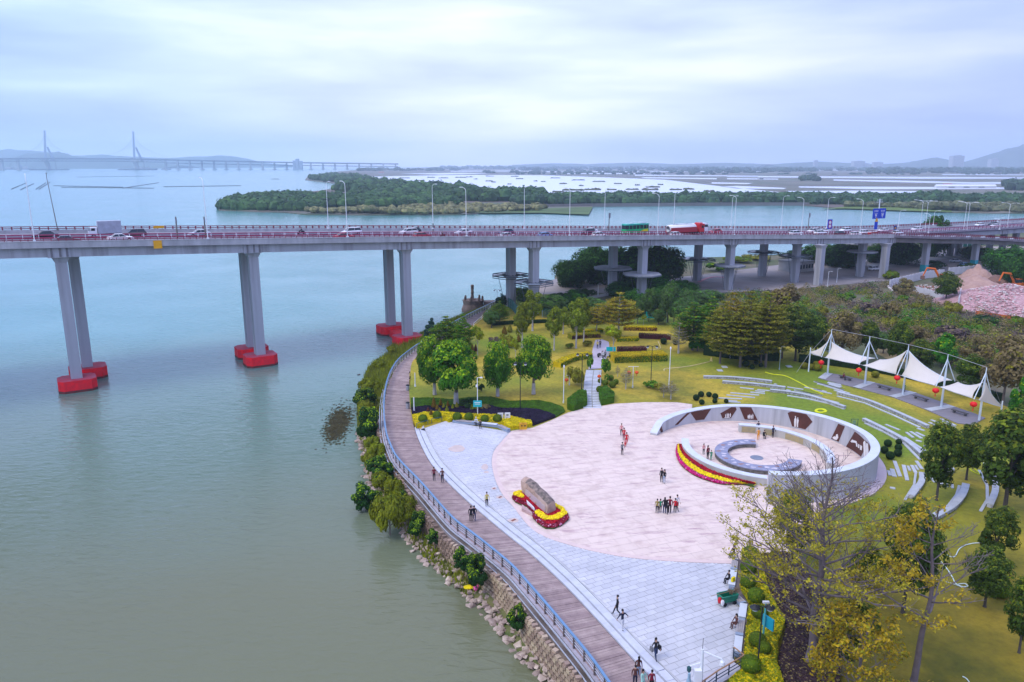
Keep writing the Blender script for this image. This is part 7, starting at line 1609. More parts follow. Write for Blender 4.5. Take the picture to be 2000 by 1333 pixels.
# white information panels, yellow bins, bollard bins
p = P(*zB([(1240,1085)])[0], Z0 + .3); o = thing('information_board', 'pair of small white information panels behind the yellow bed', 'sign', p, .1)
for s_ in (-.55,.5):
 b_ = MB().box((s_, 0,.55),(.85,.1,1.0)).obj('panel', white_paint, o)
 MB().box((s_, -.06,.7),(.35,.02,.25)).box((s_ - .1,-.06,.35),(.3,.02,.05)).obj('print', M('print_grey', (.25,.25,.3)), b_)
for x, lab in ((1447, 'left one of the two yellow bins by the yellow bed'),(1481, 'right one of the two yellow bins by the yellow bed')):
 p = P(*zB([(x, 1200)])[0], ZG); o = thing('yellow_bin', lab, 'bin', p, .2, 'yellow bins by the yellow bed')
 MB().box((0,0,.4),(.62,.5,.8), taper=1.06).obj('body', M('bin_yellow', (.75,.42,.02), rough=.5), o); MB().box((0,0,.86),(.72,.58,.14), taper=.85).obj('lid', M('bin_lid', (.60,.30,.02)), o); MB().box((0,-.27,.6),(.3,.04,.14)).obj('opening', blk, o)
for y, lab in ((763, 'grey litter bin on the boardwalk edge, upper'),(798, 'grey litter bin on the boardwalk edge, lower')):
 p = P(796.5, y, ZB); o = thing('litter_bin', lab, 'bin', p); MB().lathe([(.26,0),(.3,.1),(.3,.8),(.2,.9)],10).obj('body', M('bin_grey', (.45,.45,.5), rough=.4, metal=.4), o); MB().lathe([(.32,.95),(.3,1.05),(.1,1.15)],10).obj('lid', blk, o)
# low green rails before the yellow bed
for a, b, lab in ((zB([(205,1160),(340,1120)]),0, 'low green rail in front of the first clipped ball'),(zB([(385,1105),(505,1080)]),0, 'low green rail in front of the second clipped ball')):
 q = PL(a, Z0 + .35); o = thing('low_rail', lab, 'railing'); MB().tube([p + Vector((0,-.3,.45)) for p in q],.045,5).obj('rail', grn_i, o)
 for p in q: MB().box((p.x, p.y - .3, Z0 + .45),(.07,.07,.75)).obj('post', grn_i, o)
# cleaning cart by the bench
p = P(1420,1178, ZG); o = thing('cleaning_cart', 'green cleaning cart with a broom and coloured bags by the bench', 'cart', p, .35)
MB().add([(-.75,-.35,.3),(.75,-.35,.3),(.75,.35,.3),(-.75,.35,.3),(-.85,-.45,.95),(.85,-.45,.95),(.85,.45,.95),(-.85,.45,.95),(-.75,-.37,.95),(.75,-.37,.95),(.75,.37,.95),(-.75,.37,.95),(-.68,-.3,.4),(.68,-.3,.4),(.68,.3,.4),(-.68,.3,.4)], [(3,2,1,0),(0,1,5,4),(1,2,6,5),(2,3,7,6),(3,0,4,7),(4,5,9,8),(5,6,10,9),(6,7,11,10),(7,4,8,11),(9,8,12,13)[::-1],(10,9,13,14)[::-1],(11,10,14,15)[::-1],(8,11,15,12)[::-1],(12,13,14,15)]).obj('tub', M('cart_green', (.01,.22,.13), rough=.4), o)
for x in (-.5,.5):
 for y in (-.4,.4): MB().tube([(x, y - .05,.17),(x, y + .05,.17)],.17,10).obj('wheel', tyre, o)
MB().blob((-.95,-.2,.6),(.18,.2,.3),8,5,.2,1,0,1).obj('red_bag', M('bag_red', (.6,.02,.03)), o); MB().blob((-.85,-.48,.5),(.17,.15,.28),8,5,.2,1,0,2).obj('white_bag', white_paint, o)
MB().tube([(-1.6,.2,.9),(.2,.1,1.05),(1.0,.0,1.1)],.02,5).obj('broom_handle', hb, o)
lf = MB()
for _ in range(160): lf.leaf(Vector((R.uniform(.1,1.25), R.uniform(-.3,.3), R.uniform(.95,1.25))), Vector((R.uniform(-1,1), R.uniform(-1,1),.3)),.12,0,.25)
lf.obj('broom_twigs', M('twig', (.25,.17,.10)), o)
p = P(1432,1135, ZG + .5); o = thing('yellow_bag', 'bright yellow shopping bag on the upper bench', 'bag', p); MB().box((0,0,.2),(.42,.2,.4),.6, taper=.9).obj('body', M('bag_yellow', (.9,.7,0)), o); MB().tube([(-.1,0,.4),(0,0,.52),(.1,0,.4)],.012,4).obj('handle', M('bag_yellow', (0,0,0)), o)
# ---- amphitheatre benches and slabs
stone_w = M('seat_stone', (.46,.48,.50), scale=1.2, var=.15, rnd=.06); seat_dk = M('seat_front', (.22,.21,.20), scale=3, col2=(.45,.45,.46), contrast=(.42,.58))
def arc_seat(pts, label, w=.62, h=.48):
 o = thing('arc_bench', label, 'stone bench'); line = smooth(PL(pts, Z0),5)
 MB().sweep(line, [(-w * .4,-.1),(w * .4,-.1),(w * .4, h - .12),(-w * .4, h - .12)]).obj('seat_front', seat_dk, o)
 line = resample(line, step=1.5)
 for a, b in zip(line, line[1:]):
  u = b - a; MB().box((0,0, h - .06),(u.length - .03, w, .12)).obj('seat_slab', stone_w, o, loc=(a + b) / 2, rot=math.atan2(u.y, u.x))
arc_seat(z2([(160,125),(500,133),(800,158),(1050,188)]), 'topmost arc bench left of the grass slope'); arc_seat(z2([(405,188),(800,218),(1225,268)]), 'second arc bench just below the topmost')
arc_seat(z2([(1025,300),(1300,330),(1600,392),(2000,525)]), 'long arc bench with a dark front above the ring'); arc_seat(z8([(500,628),(700,680),(900,760),(1155,875)]), 'arc bench below the canopy deck'); arc_seat(z8([(690,822),(850,900),(1000,985),(1125,1090)]), 'arc bench nearest the ring on its upper right')
arc_seat(z4([(832,620),(832,690),(745,808)]), 'wide curved bench right of the pale apron', w=.7); arc_seat(z4([(1190,712),(1165,790),(1080,890),(910,988)]), 'wide curved bench below the slim trunked tree', w=.8); arc_seat(z4([(1355,545),(1420,680),(1428,770),(1385,880)]), 'wide curved bench furthest right beside the big tree', w=.7); arc_seat(z4([(1035,545),(1070,600)]), 'short bench piece behind the slim trunked tree', w=.9)
slabn = 0
def slab(a, b, w, label=None):
 a, b = P(*a, Z0), P(*b, Z0); u = b - a; o = MB().box((0,0,.0),(max(.4, u.length), w, .14)).obj('stepping_slab', stone_w, loc=(a + b) / 2 + Vector((0,0,.04)), rot=math.atan2(u.y, u.x))
 tag(o, label or 'pale stone slab set flush in the grass of the amphitheatre', 'stone slab', 'stone slabs set in the grass')
for s_ in (((635,250),(815,270)),((860,277),(1020,292)),((510,318),(885,350)),((460,348),(830,382)),((355,385),(660,400)),((770,310),(960,328)),((830,294),(960,305)),((480,420),(600,430)),((480,436),(640,444)),((1350,285),(1705,360)),((1475,245),(1700,290)),((1600,170),(1985,280)),((1640,200),(1800,236)),((1780,180),(1950,212)),((1800,200),(1960,245)),((1590,270),(1700,300)),((1680,300),(1830,330)),((1740,403),(1920,450)),((1860,285),(2000,318)),((1240,278),(1290,290)),((1080,202),(1115,210)),((1250,243),(1460,275)),((1400,320),(1500,340)),((1640,275),(1760,305)),((1250,355),(1500,392)),((1500,392),(1800,460)),((1800,460),(1990,530))):
 slab(*z2(s_),.38)
for s_ in (((335,540),(545,600)),((410,570),(590,625)),((190,600),(390,645)),((430,548),(530,570)),((440,560),(520,582)),((850,850),(950,890)),((1080,878),(1130,895)),((985,942),(1140,1045)),((1000,907),(1050,945)),((1030,902),(1110,950)),((1070,907),(1130,935)),((1165,835),(1215,857)),((1180,817),(1230,837)),((1250,808),(1355,858)),((1262,826),(1350,872)),((1310,907),(1345,925)),((500,645),(700,695)),((700,695),(900,780)),((900,780),(1100,872)),((700,840),(840,905)),((840,905),(980,985)),((980,985),(1100,1105)),((1070,965),(1110,975)),((1125,1005),(1175,1010))):
 slab(*z8(s_),.38)
for s_, w in ((((562,584),(576,622)),.8),(((592,570),(612,632)),1.2),(((612,505),(658,630)),1.0),(((686,538),(716,662)),1.0),(((720,545),(738,585)),.7),(((790,505),(836,570)),.9),(((782,540),(804,578)),.6),(((915,645),(942,678)),.9),(((990,658),(998,698)),.7),(((1030,675),(1038,714)),.7),(((1078,688),(1084,725)),.7),(((752,540),(785,600)),.9),(((785,600),(772,700)),.6),(((772,700),(698,820)),.6),(((1140,705),(1118,780)),.7),(((1118,780),(1050,870)),.7),(((1050,870),(925,958)),.7),(((1300,580),(1365,700)),.7),(((1365,700),(1368,820)),.7),(((1368,820),(1312,912)),.7),(((905,620),(925,640)),.7),(((575,722),(618,728)),1.0),(((880,565),(915,590)),.8)):
 slab(*z4(s_), w * .45)
for x, y, lab in ((1406,724, 'grey cover slab lying on the lawn below the grove'),(1415,717, 'small pale slab right of the grey cover slab'),(1541,716, 'faint slab on the lawn left of the canopy')): slab((x - 5, y),(x + 5, y),1.2, lab)
# ---- canopy
cdk = PL(z8([(385,517),(640,582),(900,648),(1150,742),(1370,838),(1480,850),(1570,800),(1500,770),(1330,712),(1050,612),(750,540),(570,498),(440,474)]), Z0 + .1)
deck_m = M('canopy_deck', (.24,.22,.24), scale=1.2, var=.2, stretch=(.3,3,1)); cdo = tag(MB().prism(cdk, Z0 - .2, Z0 + .12, bottom=False).obj('canopy_deck', deck_m), kind='structure')
u0 = Vector((12.6,-25.3,0)).normalized(); nf = Vector((u0.y, -u0.x, 0));
if nf.x > 0: nf = -nf
for s_ in (((640,582),(750,541)),((900,648),(1050,614)),((1155,743),(1330,714)),((388,516),(440,478))):
 a, b = PL(z8(s_), Z0 + .13); v = b - a; MB().box((0,0,0),(v.length, 1.3,.05)).obj('pale_strip', stone_w, cdo, loc=(a + b) / 2 + Vector((0,0,.03)), rot=math.atan2(v.y, v.x))
mem = M('membrane', (.78,.71,.62), rough=.6, var=.04, trans=.25); mw = M('mast_white', (.66,.74,.80), rough=.4, var=.06); cable = M('cable_steel', (.45,.45,.47), rough=.4)
can = thing('tensile_canopy', 'long white tensile membrane canopy on five masts above the arc benches', 'canopy')
MS = [(1616,732,643,667),(1689,750,657, None),(1763,771.5,673,685),(1838,796,692, None),(1912,821,717.5,747)]
mb_ = [P(x, y, Z0 + .1) for x, y, _, _ in MS]; tops = []; peaks = []
for (x, y, yt, pk), p in zip(MS, mb_):
 h = zat(p, yt) - p.z; tops.append(p + Vector((0,0, h))); peaks.append(p + Vector((0,0, zat(p, pk) - p.z)) if pk else None)
 MB().tube([p, p + Vector((0,0, h * .6)), p + Vector((0,0, h))], [.17,.15,.05],10).obj('mast', mw, can)
def anchor(base, d, y): q = base + nf * d; return Vector((q.x, q.y, zat(q, y)))
FA = [anchor(mb_[0],1.6,697), anchor(mb_[1],1.6,712), anchor(mb_[2],1.6,732), anchor(mb_[3],1.6,754), anchor(mb_[4],1.6,779)]
BA = {1: anchor(mb_[1],-2.6,701),3: anchor(mb_[3],-2.6,744.5)}
LP = P(1579,726, Z0); RP_ = P(1954,812, Z0); L0 = Vector((LP.x, LP.y, zat(LP, 688))); R0 = Vector((RP_.x, RP_.y, zat(RP_, 794)))
for p, yt in ((LP, 679),(RP_, 783)): MB().tube([p, Vector((p.x, p.y, zat(p, yt)))], [.14,.1],8).obj('end_pole', mw, can)
def patch(p00, p01, p10, p11, sag=.42, n_=14, pinch=.13, sh=(0,0,0)):
 m_ = MB(); rows = []
 for i in range(n_ + 1):
  s_ = i / n_; row = []
  for j in range(n_ + 1):
   t = j / n_; t2 = .5 + (t - .5) * (1 - pinch * 4 * s_ * (1 - s_)); s2 = s_ + .10 * 4 * t * (1 - t) * (0.5 - s_) * 1.2
   q = (p00 * (1 - s2) + p10 * s2) * (1 - t2) + (p01 * (1 - s2) + p11 * s2) * t2
   q = q + Vector((0,0,-sag * 4 * s_ * (1 - s_) * (1 - .4 * t))) + Vector(sh); row.append(q)
  rows.append(row)
 m_.grid(rows); n2 = n_ + 1
 o = m_.obj('membrane', mem, can, sm=True); sd = o.modifiers.new('thickness', 'SOLIDIFY'); sd.thickness = .04
 eg = MB(); eg.tube([r[-1] for r in rows],.05,5).tube([r[0] for r in rows],.05,5); eg.obj('edge_cable', mw, can)
g = u0 * .5
patch(peaks[0] - g, FA[0] - g, L0 + Vector((0,0,.1)), L0)
patch(peaks[0] + g * .4, FA[0] + g, BA[1] - g, FA[1] - g)
patch(peaks[2] - g * .4, FA[2] - g, BA[1] + g, FA[1] + g)
patch(peaks[2] + g * .4, FA[2] + g, BA[3] - g, FA[3] - g)
patch(peaks[4] - g * .4, FA[4] - g, BA[3] + g, FA[3] + g)
patch(peaks[4] + g * .4, FA[4] + g, R0 + Vector((0,0,.1)), R0, sag=.3)
for i in range(5):
 t = tops[i] - Vector((0,0,.8)); a = FA[i] + nf * .4
 b = BA[i] if i in BA else mb_[i] - nf * 2.4 + Vector((0,0,3.2))
 for q in (a, b): MB().tube([t, q],.075,6).obj('strut', mw, can)
for a, b in zip([L0] + tops, tops + [R0]): MB().tube([a, b],.03,4).obj('cable', cable, can)
MB().tube([L0, P(1556,727, Z0)],.03,4).obj('cable', cable, can); MB().tube([tops[4], R0],.03,4).obj('cable', cable, can)
for a, b in zip([L0] + FA, FA + [R0]): MB().tube([a, (a + b) / 2 - Vector((0,0,.1)), b],.04,4).obj('cable', cable, can)
lan = M('lantern_red', (.75,.01,.012), rough=.5, var=.1); gold_ = M('lantern_gold', (.6,.35,.05))
def lantern(p, r, label, group, hang=None, col=None):
 o = thing('lantern', label, 'lantern', p, 0, group)
 MB().lathe([(r * .3,-r * .8),(r * .8,-r * .5),(r, 0),(r * .8, r * .5),(r * .3, r * .8)],12).obj('body', col or lan, o, sm=True); MB().lathe([(r * .32,-r * .95),(r * .32,-r * .78)],8).lathe([(r * .32, r * .78),(r * .32, r * .92)],8).obj('cap', gold_, o)
 MB().lathe([(r * .16,-r * 1.9),(r * .1,-r * .95)],6).obj('tassel', col or lan, o)
 if hang: MB().tube([(0,0, r * .9), tuple(Vector(hang) - Vector(p))],.015,4).obj('cord', blk, o)
for i, (y, w) in enumerate(((708, 'leftmost'),(723, 'second from the left'),(738, 'middle'),(762.6, 'fourth from the left'),(789.5, 'rightmost'))):
 q = FA[i] + nf * .3; q = Vector((q.x, q.y, zat(q, y))); lantern(q, .52, w + ' of the red lanterns hanging under the white canopy', 'red lanterns under the canopy', FA[i])
# lanterns in the garden hang from poles and a branch
o, p, h = pole(1235.5,757,716, 'white pole carrying two orange lanterns in the middle lawn', lamp_white, None)
MB().tube([(-.9,0, h),(.9,0, h)],.04,5).obj('crossbar', lamp_white, o)
for s_, w in ((-.7, 'left'),(.6, 'right')): lantern(p + Vector((s_, -.1, h - 1.0)),.36, w + ' orange lantern on the white pole in the middle lawn', 'orange lanterns on the lawn pole', p + Vector((s_, 0, h)), M('lantern_orange', (.75,.10,.02)))
o, p, h = pole(1173,752,726, 'short pole beside the path with an orange lantern', lamp_white, None); MB().tube([(-.4,0, h),(0,0, h)],.03,5).obj('crossbar', lamp_white, o); lantern(p + Vector((-.3,-.1, h - .8)),.34, 'orange lantern beside the stone path', None, p + Vector((-.3,0, h)), M('lantern_orange', (0,0,0)))
o, p, h = pole(1112,752,733, 'short pole with an orange lantern left of the path', lamp_white, None); MB().tube([(-.6,0, h),(0,0, h)],.03,5).obj('crossbar', lamp_white, o); lantern(p + Vector((-.5,-.1, h - .8)),.36, 'orange lantern left of the path hedges', None, p + Vector((-.5,0, h)), M('lantern_orange', (0,0,0)))
# benches on the canopy deck
for x, y, lab in ((1651,741, 'dark stone bench with the seated person under the canopy'),(1727,760, 'second dark stone bench under the canopy'),(1798,781, 'third dark stone bench under the canopy'),(1874,809, 'rightmost dark stone bench under the canopy')):
 p = P(x, y, Z0 + .12); o = thing('stone_bench', lab, 'bench', p, math.atan2(u0.y, u0.x), 'benches under the canopy'); MB().box((0,0,.42),(2.6,.5,.1)).obj('seat', M('bench_dark', (.10,.095,.10), scale=2), o)
 for s_ in (-.9,.9): MB().box((s_, 0,.19),(.25,.4,.37)).obj('leg', M('bench_dark', (0,0,0)), o)
# ---- hoses
def hose(pts, col, label, r=.045, z=Z0 + .05):
 o = MB().tube(smooth(PL(pts, z),5), r, 6).obj('garden_hose', col); tag(o, label, 'hose')
hc, hyel, hwh = M('hose_cream', (.62,.50,.22)), M('hose_yellow', (.72,.75,.02)), M('hose_white', (.62,.72,.66))
hose(z7([(590,737),(588,726),(610,719),(700,712),(800,698),(900,676),(945,664),(952,650),(958,632),(962,664)]), hc, 'cream hose snaking across the middle lawn towards the grove', .1)
hose(z7([(1380,748),(1440,764),(1530,775),(1620,815),(1700,858),(1760,890),(1830,916)]), hyel, 'bright yellow hose running down to the step slabs', .09)
hose(z7([(540,505),(556,540),(552,565),(480,572)]), hc, 'cream hose loop above the long yellow hedge', .09)
co = [(1603 + 12 * math.cos(k * .45) * (1 - k * .008),802 + 4.2 * math.sin(k * .45) * (1 - k * .008)) for k in range(56)]
hose(co, hyel, 'coiled pale yellow hose on the grass above the ring wall', .07)
hose(z4([(1000,1240),(1060,1276),(1105,1276),(1140,1216),(1200,1182),(1280,1168),(1345,1172)]), hwh, 'white hose curving to the red flag on the right lawn', .045)
hose(zk([(1430,565),(1500,640),(1540,700),(1558,735),(1600,757),(1632,752),(1612,738),(1575,742)]), hwh, 'white hose ending in a coil on the right lawn', .05); hose(zk([(1380,710),(1470,720),(1560,745),(1600,762)]), hwh, 'second white hose meeting the coil from the left', .035)
hose(z4([(1210,545),(1245,585),(1300,608),(1302,600),(1262,560)]), hyel, 'yellow hose loop behind the slim trunked trees', .06)
hose(zk([(1600,1296),(1625,1310),(1650,1345)]), hwh, 'short pale hose at the bottom of the right lawn', .04)
p = P(1923,1064, Z0); o = thing('red_flag_post', 'small red cone marker beside the white hose end', 'marker', p); MB().lathe([(.3,0),(.28,.06),(.05,1.0)],10).obj('cone', lan, o); MB().box((0,0,.02),(.7,.7,.05)).obj('base', lan, o)
# sign frame on the grass behind the ring
p = P(1668,833, Z0); o = thing('framed_sign', 'small green framed sign on the grass just above the ring wall', 'sign', p); hh = zat(p, 818) - Z0
for s_ in (-.5,.5): MB().box((s_, 0, hh / 2),(.06,.06, hh)).obj('post', grn_i, o)
MB().box((0,0, hh - .05),(1.0,.05,.06)).box((0,0,.35),(1.0,.05,.05)).obj('crossbar', grn_i, o); MB().box((0,.02, hh - .6),(.55,.03,.7)).obj('board', M('sign_greenish', (.25,.38,.22)), o)
# ---- fence with the turquoise banner; fence near the jetty
fgm = M('fence_mesh_green', (.02,.14,.12));
def mesh_fence(pts, h, label, z=Z0, step=2.2):
 o = thing('mesh_fence', label, 'fence'); line = resample(PL(pts, z), step=step)
 for p in line: MB().box((p.x, p.y, z + h / 2),(.12,.12, h)).obj('post', M('fence_post', (.30,.45,.45)), o)
 for a, b in zip(line, line[1:]):
  m_ = MB(); n_ = 7
  for k in range(n_ + 1): q = a.lerp(b, k / n_); m_.box((q.x, q.y, z + h / 2),(.07,.03, h),0)
  for k in range(8): zz = z + h * (k + .5) / 8; c = (a + b) / 2; v = b - a; m_.box((c.x, c.y, zz),(v.length, .03,.07), math.atan2(v.y, v.x))
  m_.obj('mesh_panel', fgm, o)
 return o
mesh_fence([(1222,622),(1262,626),(1302,631)],3.0, 'green mesh fence carrying the turquoise banner')
a, b = P(1261,627.5, Z0), P(1281,629.5, Z0); v = b - a; o = thing('banner', 'bright turquoise banner with white writing on the mesh fence', 'banner', (a + b) / 2 + Vector((0,-.12,0)), math.atan2(v.y, v.x)); MB().box((0,0,1.7),(v.length, .04,1.5)).obj('cloth', M('banner_turq', (.0,.55,.60)), o); m_ = MB(); glyph_rows(m_, -v.length * .38, v.length * .38,1.9,.42,1,4); glyph_rows(m_, -v.length * .3, v.length * .3,1.4,.3,1,9); m_.obj('lettering', white_paint, o)
p = P(1230,600, Z0); o = thing('banner', 'small turquoise sign half hidden right of the golden tree', 'banner', p); MB().box((0,0,2.6),(1.8,.05,1.0)).obj('cloth', M('banner_turq', (0,0,0)), o); MB().box((0,.05,1.3),(.1,.1,2.6)).obj('post', blk, o)
mesh_fence([(978,590),(1000,604),(1010,617)],2.6, 'green mesh fence at the landward end of the jetty walk'); mesh_fence([(1059,620),(1085,622)],2.4, 'short green mesh fence behind the upright trees')
o = thing('banner', 'small turquoise notice by the lilac terrace', 'sign', P(1193,692, Z0)); MB().box((0,0,1.1),(1.9,.06,.9)).obj('board', M('banner_turq', (0,0,0)), o); MB().box((-.6,.06,.5),(.08,.08,1.0)).box((.6,.06,.5),(.08,.08,1.0)).obj('leg', blk, o)
# ===== under and beyond the bridge
steel = M('dark_steel', (.10,.12,.15), rough=.5); plate = M('canopy_plate', (.32,.33,.36), scale=.6, var=.25)
def octa(x, y, rpx, base, solid, label):
 """octagonal canopy collared round a bridge pier"""
 bx, by = base; z = zat((bx, by, 0), y); r = rpx / pxm((bx, by, z)); o = thing('octagon_canopy', label, 'canopy', (bx, by, z)); pts = [(r * math.cos(PI / 8 + k * PI / 4), r * math.sin(PI / 8 + k * PI / 4)) for k in range(8)]
 if solid:
  MB().prism(pts, -.15,.15).obj('plate', plate, o); MB().prism([(a * 1.02, b * 1.02) for a, b in pts],-.35,-.155).obj('rim', steel, o)
 else:
  for f in (1.0,.55): MB().tube([(a * f, b * f, 0) for a, b in pts + pts[:1]],.16,5).obj('ring_beam', steel, o)
  MB().tube([(a * 1.0, b, -.5) for a, b in pts + pts[:1]],.1,5).obj('ring_beam', steel, o)
  gl = bpy.data.materials.get('canopy_glass') or M('canopy_glass', (.45,.52,.58), rough=.2)
  for k in (0,2,3,5):
   a, b = pts[k], pts[(k + 1) % 8]; MB().add([(a[0] * .97, a[1] * .97,.03),(b[0] * .97, b[1] * .97,.03),(b[0] * .58, b[1] * .58,.03),(a[0] * .58, a[1] * .58,.03)], [(0,1,2,3)]).obj('glass_pane', gl, o)
 for k, (a, b) in enumerate(pts): MB().tube([(a * .12, b * .12,0),(a, b, 0)],.12,4).obj('spoke', steel, o)
 for k in range(0,8,2): a, b = pts[k]; MB().tube([(a * .7, b * .7,-.1),(a * .3, b * .3, Z0 - z)],.07,4).obj('prop', steel, o)
octa(994,537,38,(-.3,203), False, 'open steel octagon canopy round the back pier nearest the jetty'); octa(1043,551,40,(5.6,193.4), False, 'open steel octagon canopy round the front pier by the upright trees')
octa(1192,523,38,(30.2,226), True, 'solid octagon canopy before the large banyans'); octa(1246,535,38,(36.9,213.6), True, 'solid octagon canopy low at the front pier before the banyans')
for x, y, r, b, s_, l in ((1360,506,34,(1361,548), False, 'dark octagon canopy round the back pier left of the yard'),(1424,518,30,(1422,566), True, 'octagon canopy round the front pier above the grove'),(1490,492,30,(1488,539), False, 'dark octagon canopy round the slim back pier'),(1552,499,30,(1551,551), False, 'dark octagon canopy beside the low house'),(1678,491,28,(1679,540), True, 'faint octagon canopy deep under the deck on the right')):
 p = P(*b, Z0); octa(x, y, r, (p.x, p.y), s_, l)
# jetty with the old stone pillar
jp = P(925,608,0); o = thing('stone_jetty', 'round stone platform with stubby posts at the end of the walk', 'jetty', (jp.x, jp.y, 0)); zt = 3.4
jm = M('jetty_stone', (.24,.17,.14), scale=.8, col2=(.12,.09,.08), bump=.8)
g = MB(); n_ = 14; rings = []
for (r, z) in ((3.6,-1.2),(3.4,.8),(2.9,2.2),(3.1, zt)): rings.append([Vector((r * (1 + .08 * noise.noise(Vector((k, z, 0)))) * math.cos(2 * PI * k / n_), r * .9 * math.sin(2 * PI * k / n_), z)) for k in range(n_)])
loft(g, rings); g.obj('platform', jm, o)
for k in range(7): a = k * .9; MB().lathe([(.28,0),(.32,.2),(.3,.9),(.18,1.2)],8,(2.6 * math.cos(a),2.3 * math.sin(a), zt - .05)).obj('post', jm, o)
MB().prism([(3,-1),(12,-1.6),(12,3),(3,2)],.5,2.9).obj('causeway', jm, o)
o = thing('stone_pillar', 'tall weathered carved stone pillar on the jetty', 'pillar', (jp.x - .3, jp.y, zt)); hh = zat(jp, 556) - zt
prof = [(.62,0),(.6,.4),(.45,.5)] + [(.42 + .06 * math.sin(k * 1.9),.6 + k * (hh - 1) / 9) for k in range(9)] + [(.5, hh - .35),(.35, hh)]
MB().lathe(prof, 9).obj('shaft', jm, o); MB().box((0,0,.15),(1.7,1.7,.3)).obj('plinth', jm, o)
for x, y, w, l in ((775,670,14, 'dark flat rock in the water beside the third footing'),(701,732,11, 'dark rock sticking out of the water off the grassy bank'),(712,744,8, 'low dark rock close to the grassy bank'),(860,1196,8, 'submerged dark rock off the riprap')):
 p = P(x, y, 0); o = link('water_rock', rock_d[3], None, p + Vector((0,0,-.05)), x); s_ = w / pxm(p); o.scale = (s_ * 1.1, s_, s_ * .7); o.material_slots[0].link = 'OBJECT'; o.material_slots[0].material = M('wet_rock', (.05,.04,.035)); tag(o, l, 'rock')
# litter on the rocks
p = P(916,1148,.6); o = MB().blob((0,0,.1),(.55,.4,.12),10,5,.2,1).obj('yellow_litter', M('bag_yellow', (0,0,0)), loc=p); tag(o, 'flattened yellow float lying on the rocks below the round wall bush', 'litter')
p = P(930,1150,.8); o = MB().blob((0,0,.15),(.25,.4,.22),10,5,.3,1).obj('pink_litter', M('litter_pink', (.75,.12,.35)), loc=p); tag(o, 'small pink bag on the rocks beside the yellow float', 'litter')
# low white house, container, barrier, walls
def house(x, y, w, ytop, d, label, rz=0, wall=None, roofc=None, nwin=6):
 p = P(x, y, Z0); k = pxm(p); ww = w / k; h = zat(p, ytop) - Z0; o = thing('low_house', label, 'building', p, rz); wm_ = wall or M('old_white_wall', (.42,.41,.40), scale=.5, var=.25)
 MB().box((0, d / 2, h / 2),(ww, d, h)).obj('wall', wm_, o); MB().box((0, d / 2, h + .15),(ww + .6, d + .6,.3)).obj('roof', roofc or M('flat_roof', (.25,.25,.25)), o)
 for i in range(nwin):
  f = MB().box((-ww / 2 + (i + .5) * ww / nwin, -.04, h * .55),(ww / nwin * .55,.1, h * .4)).obj('window', M('dark_window', (.03,.035,.04), rough=.3), o)
house(1572,531,50,512,8, 'low white building with dark windows under the bridge', .55); house(1935,510,34,494,8, 'black box container beside the ramp pier', .2, M('container_black', (.015,.018,.025)), M('container_black', (0,0,0)),1); house(1690,480,60,466,8, 'white walled shed behind the last bridge piers', .4)
p = P(1832,484, Z0); o = thing('sloping_roof', 'pale sloping roof seen under the ramp', 'building', p, .3); MB().box((0,0,1.5),(12,7,3)).obj('wall', M('old_white_wall', (0,0,0)), o); MB().add([(-7,-4.5,2.6),(7,-4.5,2.6),(7,4.5,4.6),(-7,4.5,4.6),(-7,-4.5,2.8),(7,-4.5,2.8),(7,4.5,4.8),(-7,4.5,4.8)], PF).obj('roof', M('cream_roof', (.50,.46,.40)), o)
o = thing('green_barrier', 'green panel fence along the service road under the ramp', 'fence'); line = resample(PL([(1812,492),(1860,485),(1940,476)], Z0), step=4)
for a, b in zip(line, line[1:]): v = b - a; MB().box((0,0,1.2),(v.length * .94,.12,2.3)).obj('panel', M('barrier_green', (.01,.13,.09)), o, loc=(a + b) / 2, rot=math.atan2(v.y, v.x)); MB().box((a.x, a.y, Z0 + 1.3),(.2,.2,2.6)).obj('post', white_paint, o)
def site_wall(pts, h, label):
 o = thing('site_wall', label, 'wall'); line = resample(PL(pts, Z0), step=2.6); wm_ = M('site_wall_white', (.60,.59,.62), scale=.8, var=.12)
 for a, b in zip(line, line[1:]): v = b - a; MB().box((0,0, h / 2),(v.length - .04,.18, h)).obj('wall_panel', wm_, o, loc=(a + b) / 2, rot=math.atan2(v.y, v.x)); MB().box((a.x, a.y, Z0 + h / 2 + .08),(.28,.28, h + .15)).obj('post', wm_, o)
site_wall([(1737,562),(1772,553),(1806,544),(1843,540)],2.5, 'white panel wall at the left back of the demolition site'); site_wall([(1852,537),(1905,532),(1968,527)],2.5, 'white panel wall behind the sand heap'); site_wall([(1768,566),(1800,574),(1842,585)],1.8, 'broken grey wall along the front of the demolition site'); site_wall([(1871,600),(1875,580)],2.6, 'white wall end at the corner of the rubble heap')
orange_fence = MB().sweep(smooth(PL([(1905,614),(1950,621),(2010,630),(2060,640)], Z0),4), [(-.05,0),(.05,0),(.05,1.0),(-.05,1.0)]).obj('orange_netting', M('orange_net', (.65,.16,.05))); tag(orange_fence, 'orange netting along the foot of the rubble heap', 'netting')
def mound(x, y, wpx, dep, h, mat, label, seed=1, name='rubble_heap', peak=.5):
 p = P(x, y, Z0); W_ = wpx / pxm(p); n_ = 22; rows = []
 for i in range(n_ + 1):
  row = []
  for j in range(n_ + 1):
   a, b = i / n_ * 2 - 1, j / n_ * 2 - 1; r_ = math.hypot(a, b); q = max(0,1 - r_) ** .8
   nz_ = noise.noise(Vector((a * 3 + seed, b * 3, seed))) * .35 + noise.noise(Vector((a * 9 + seed, b * 9,1))) * .14
   row.append(Vector((b * W_ / 2, a * dep / 2, h * q * (1 + nz_) - .06)))
  rows.append(row)
 o = MB().grid([[Vector((r.x, r.y, r.z)) for r in row] for row in rows]).obj(name, mat, loc=p, sm=True); return tag(o, label, 'heap'), p, W_
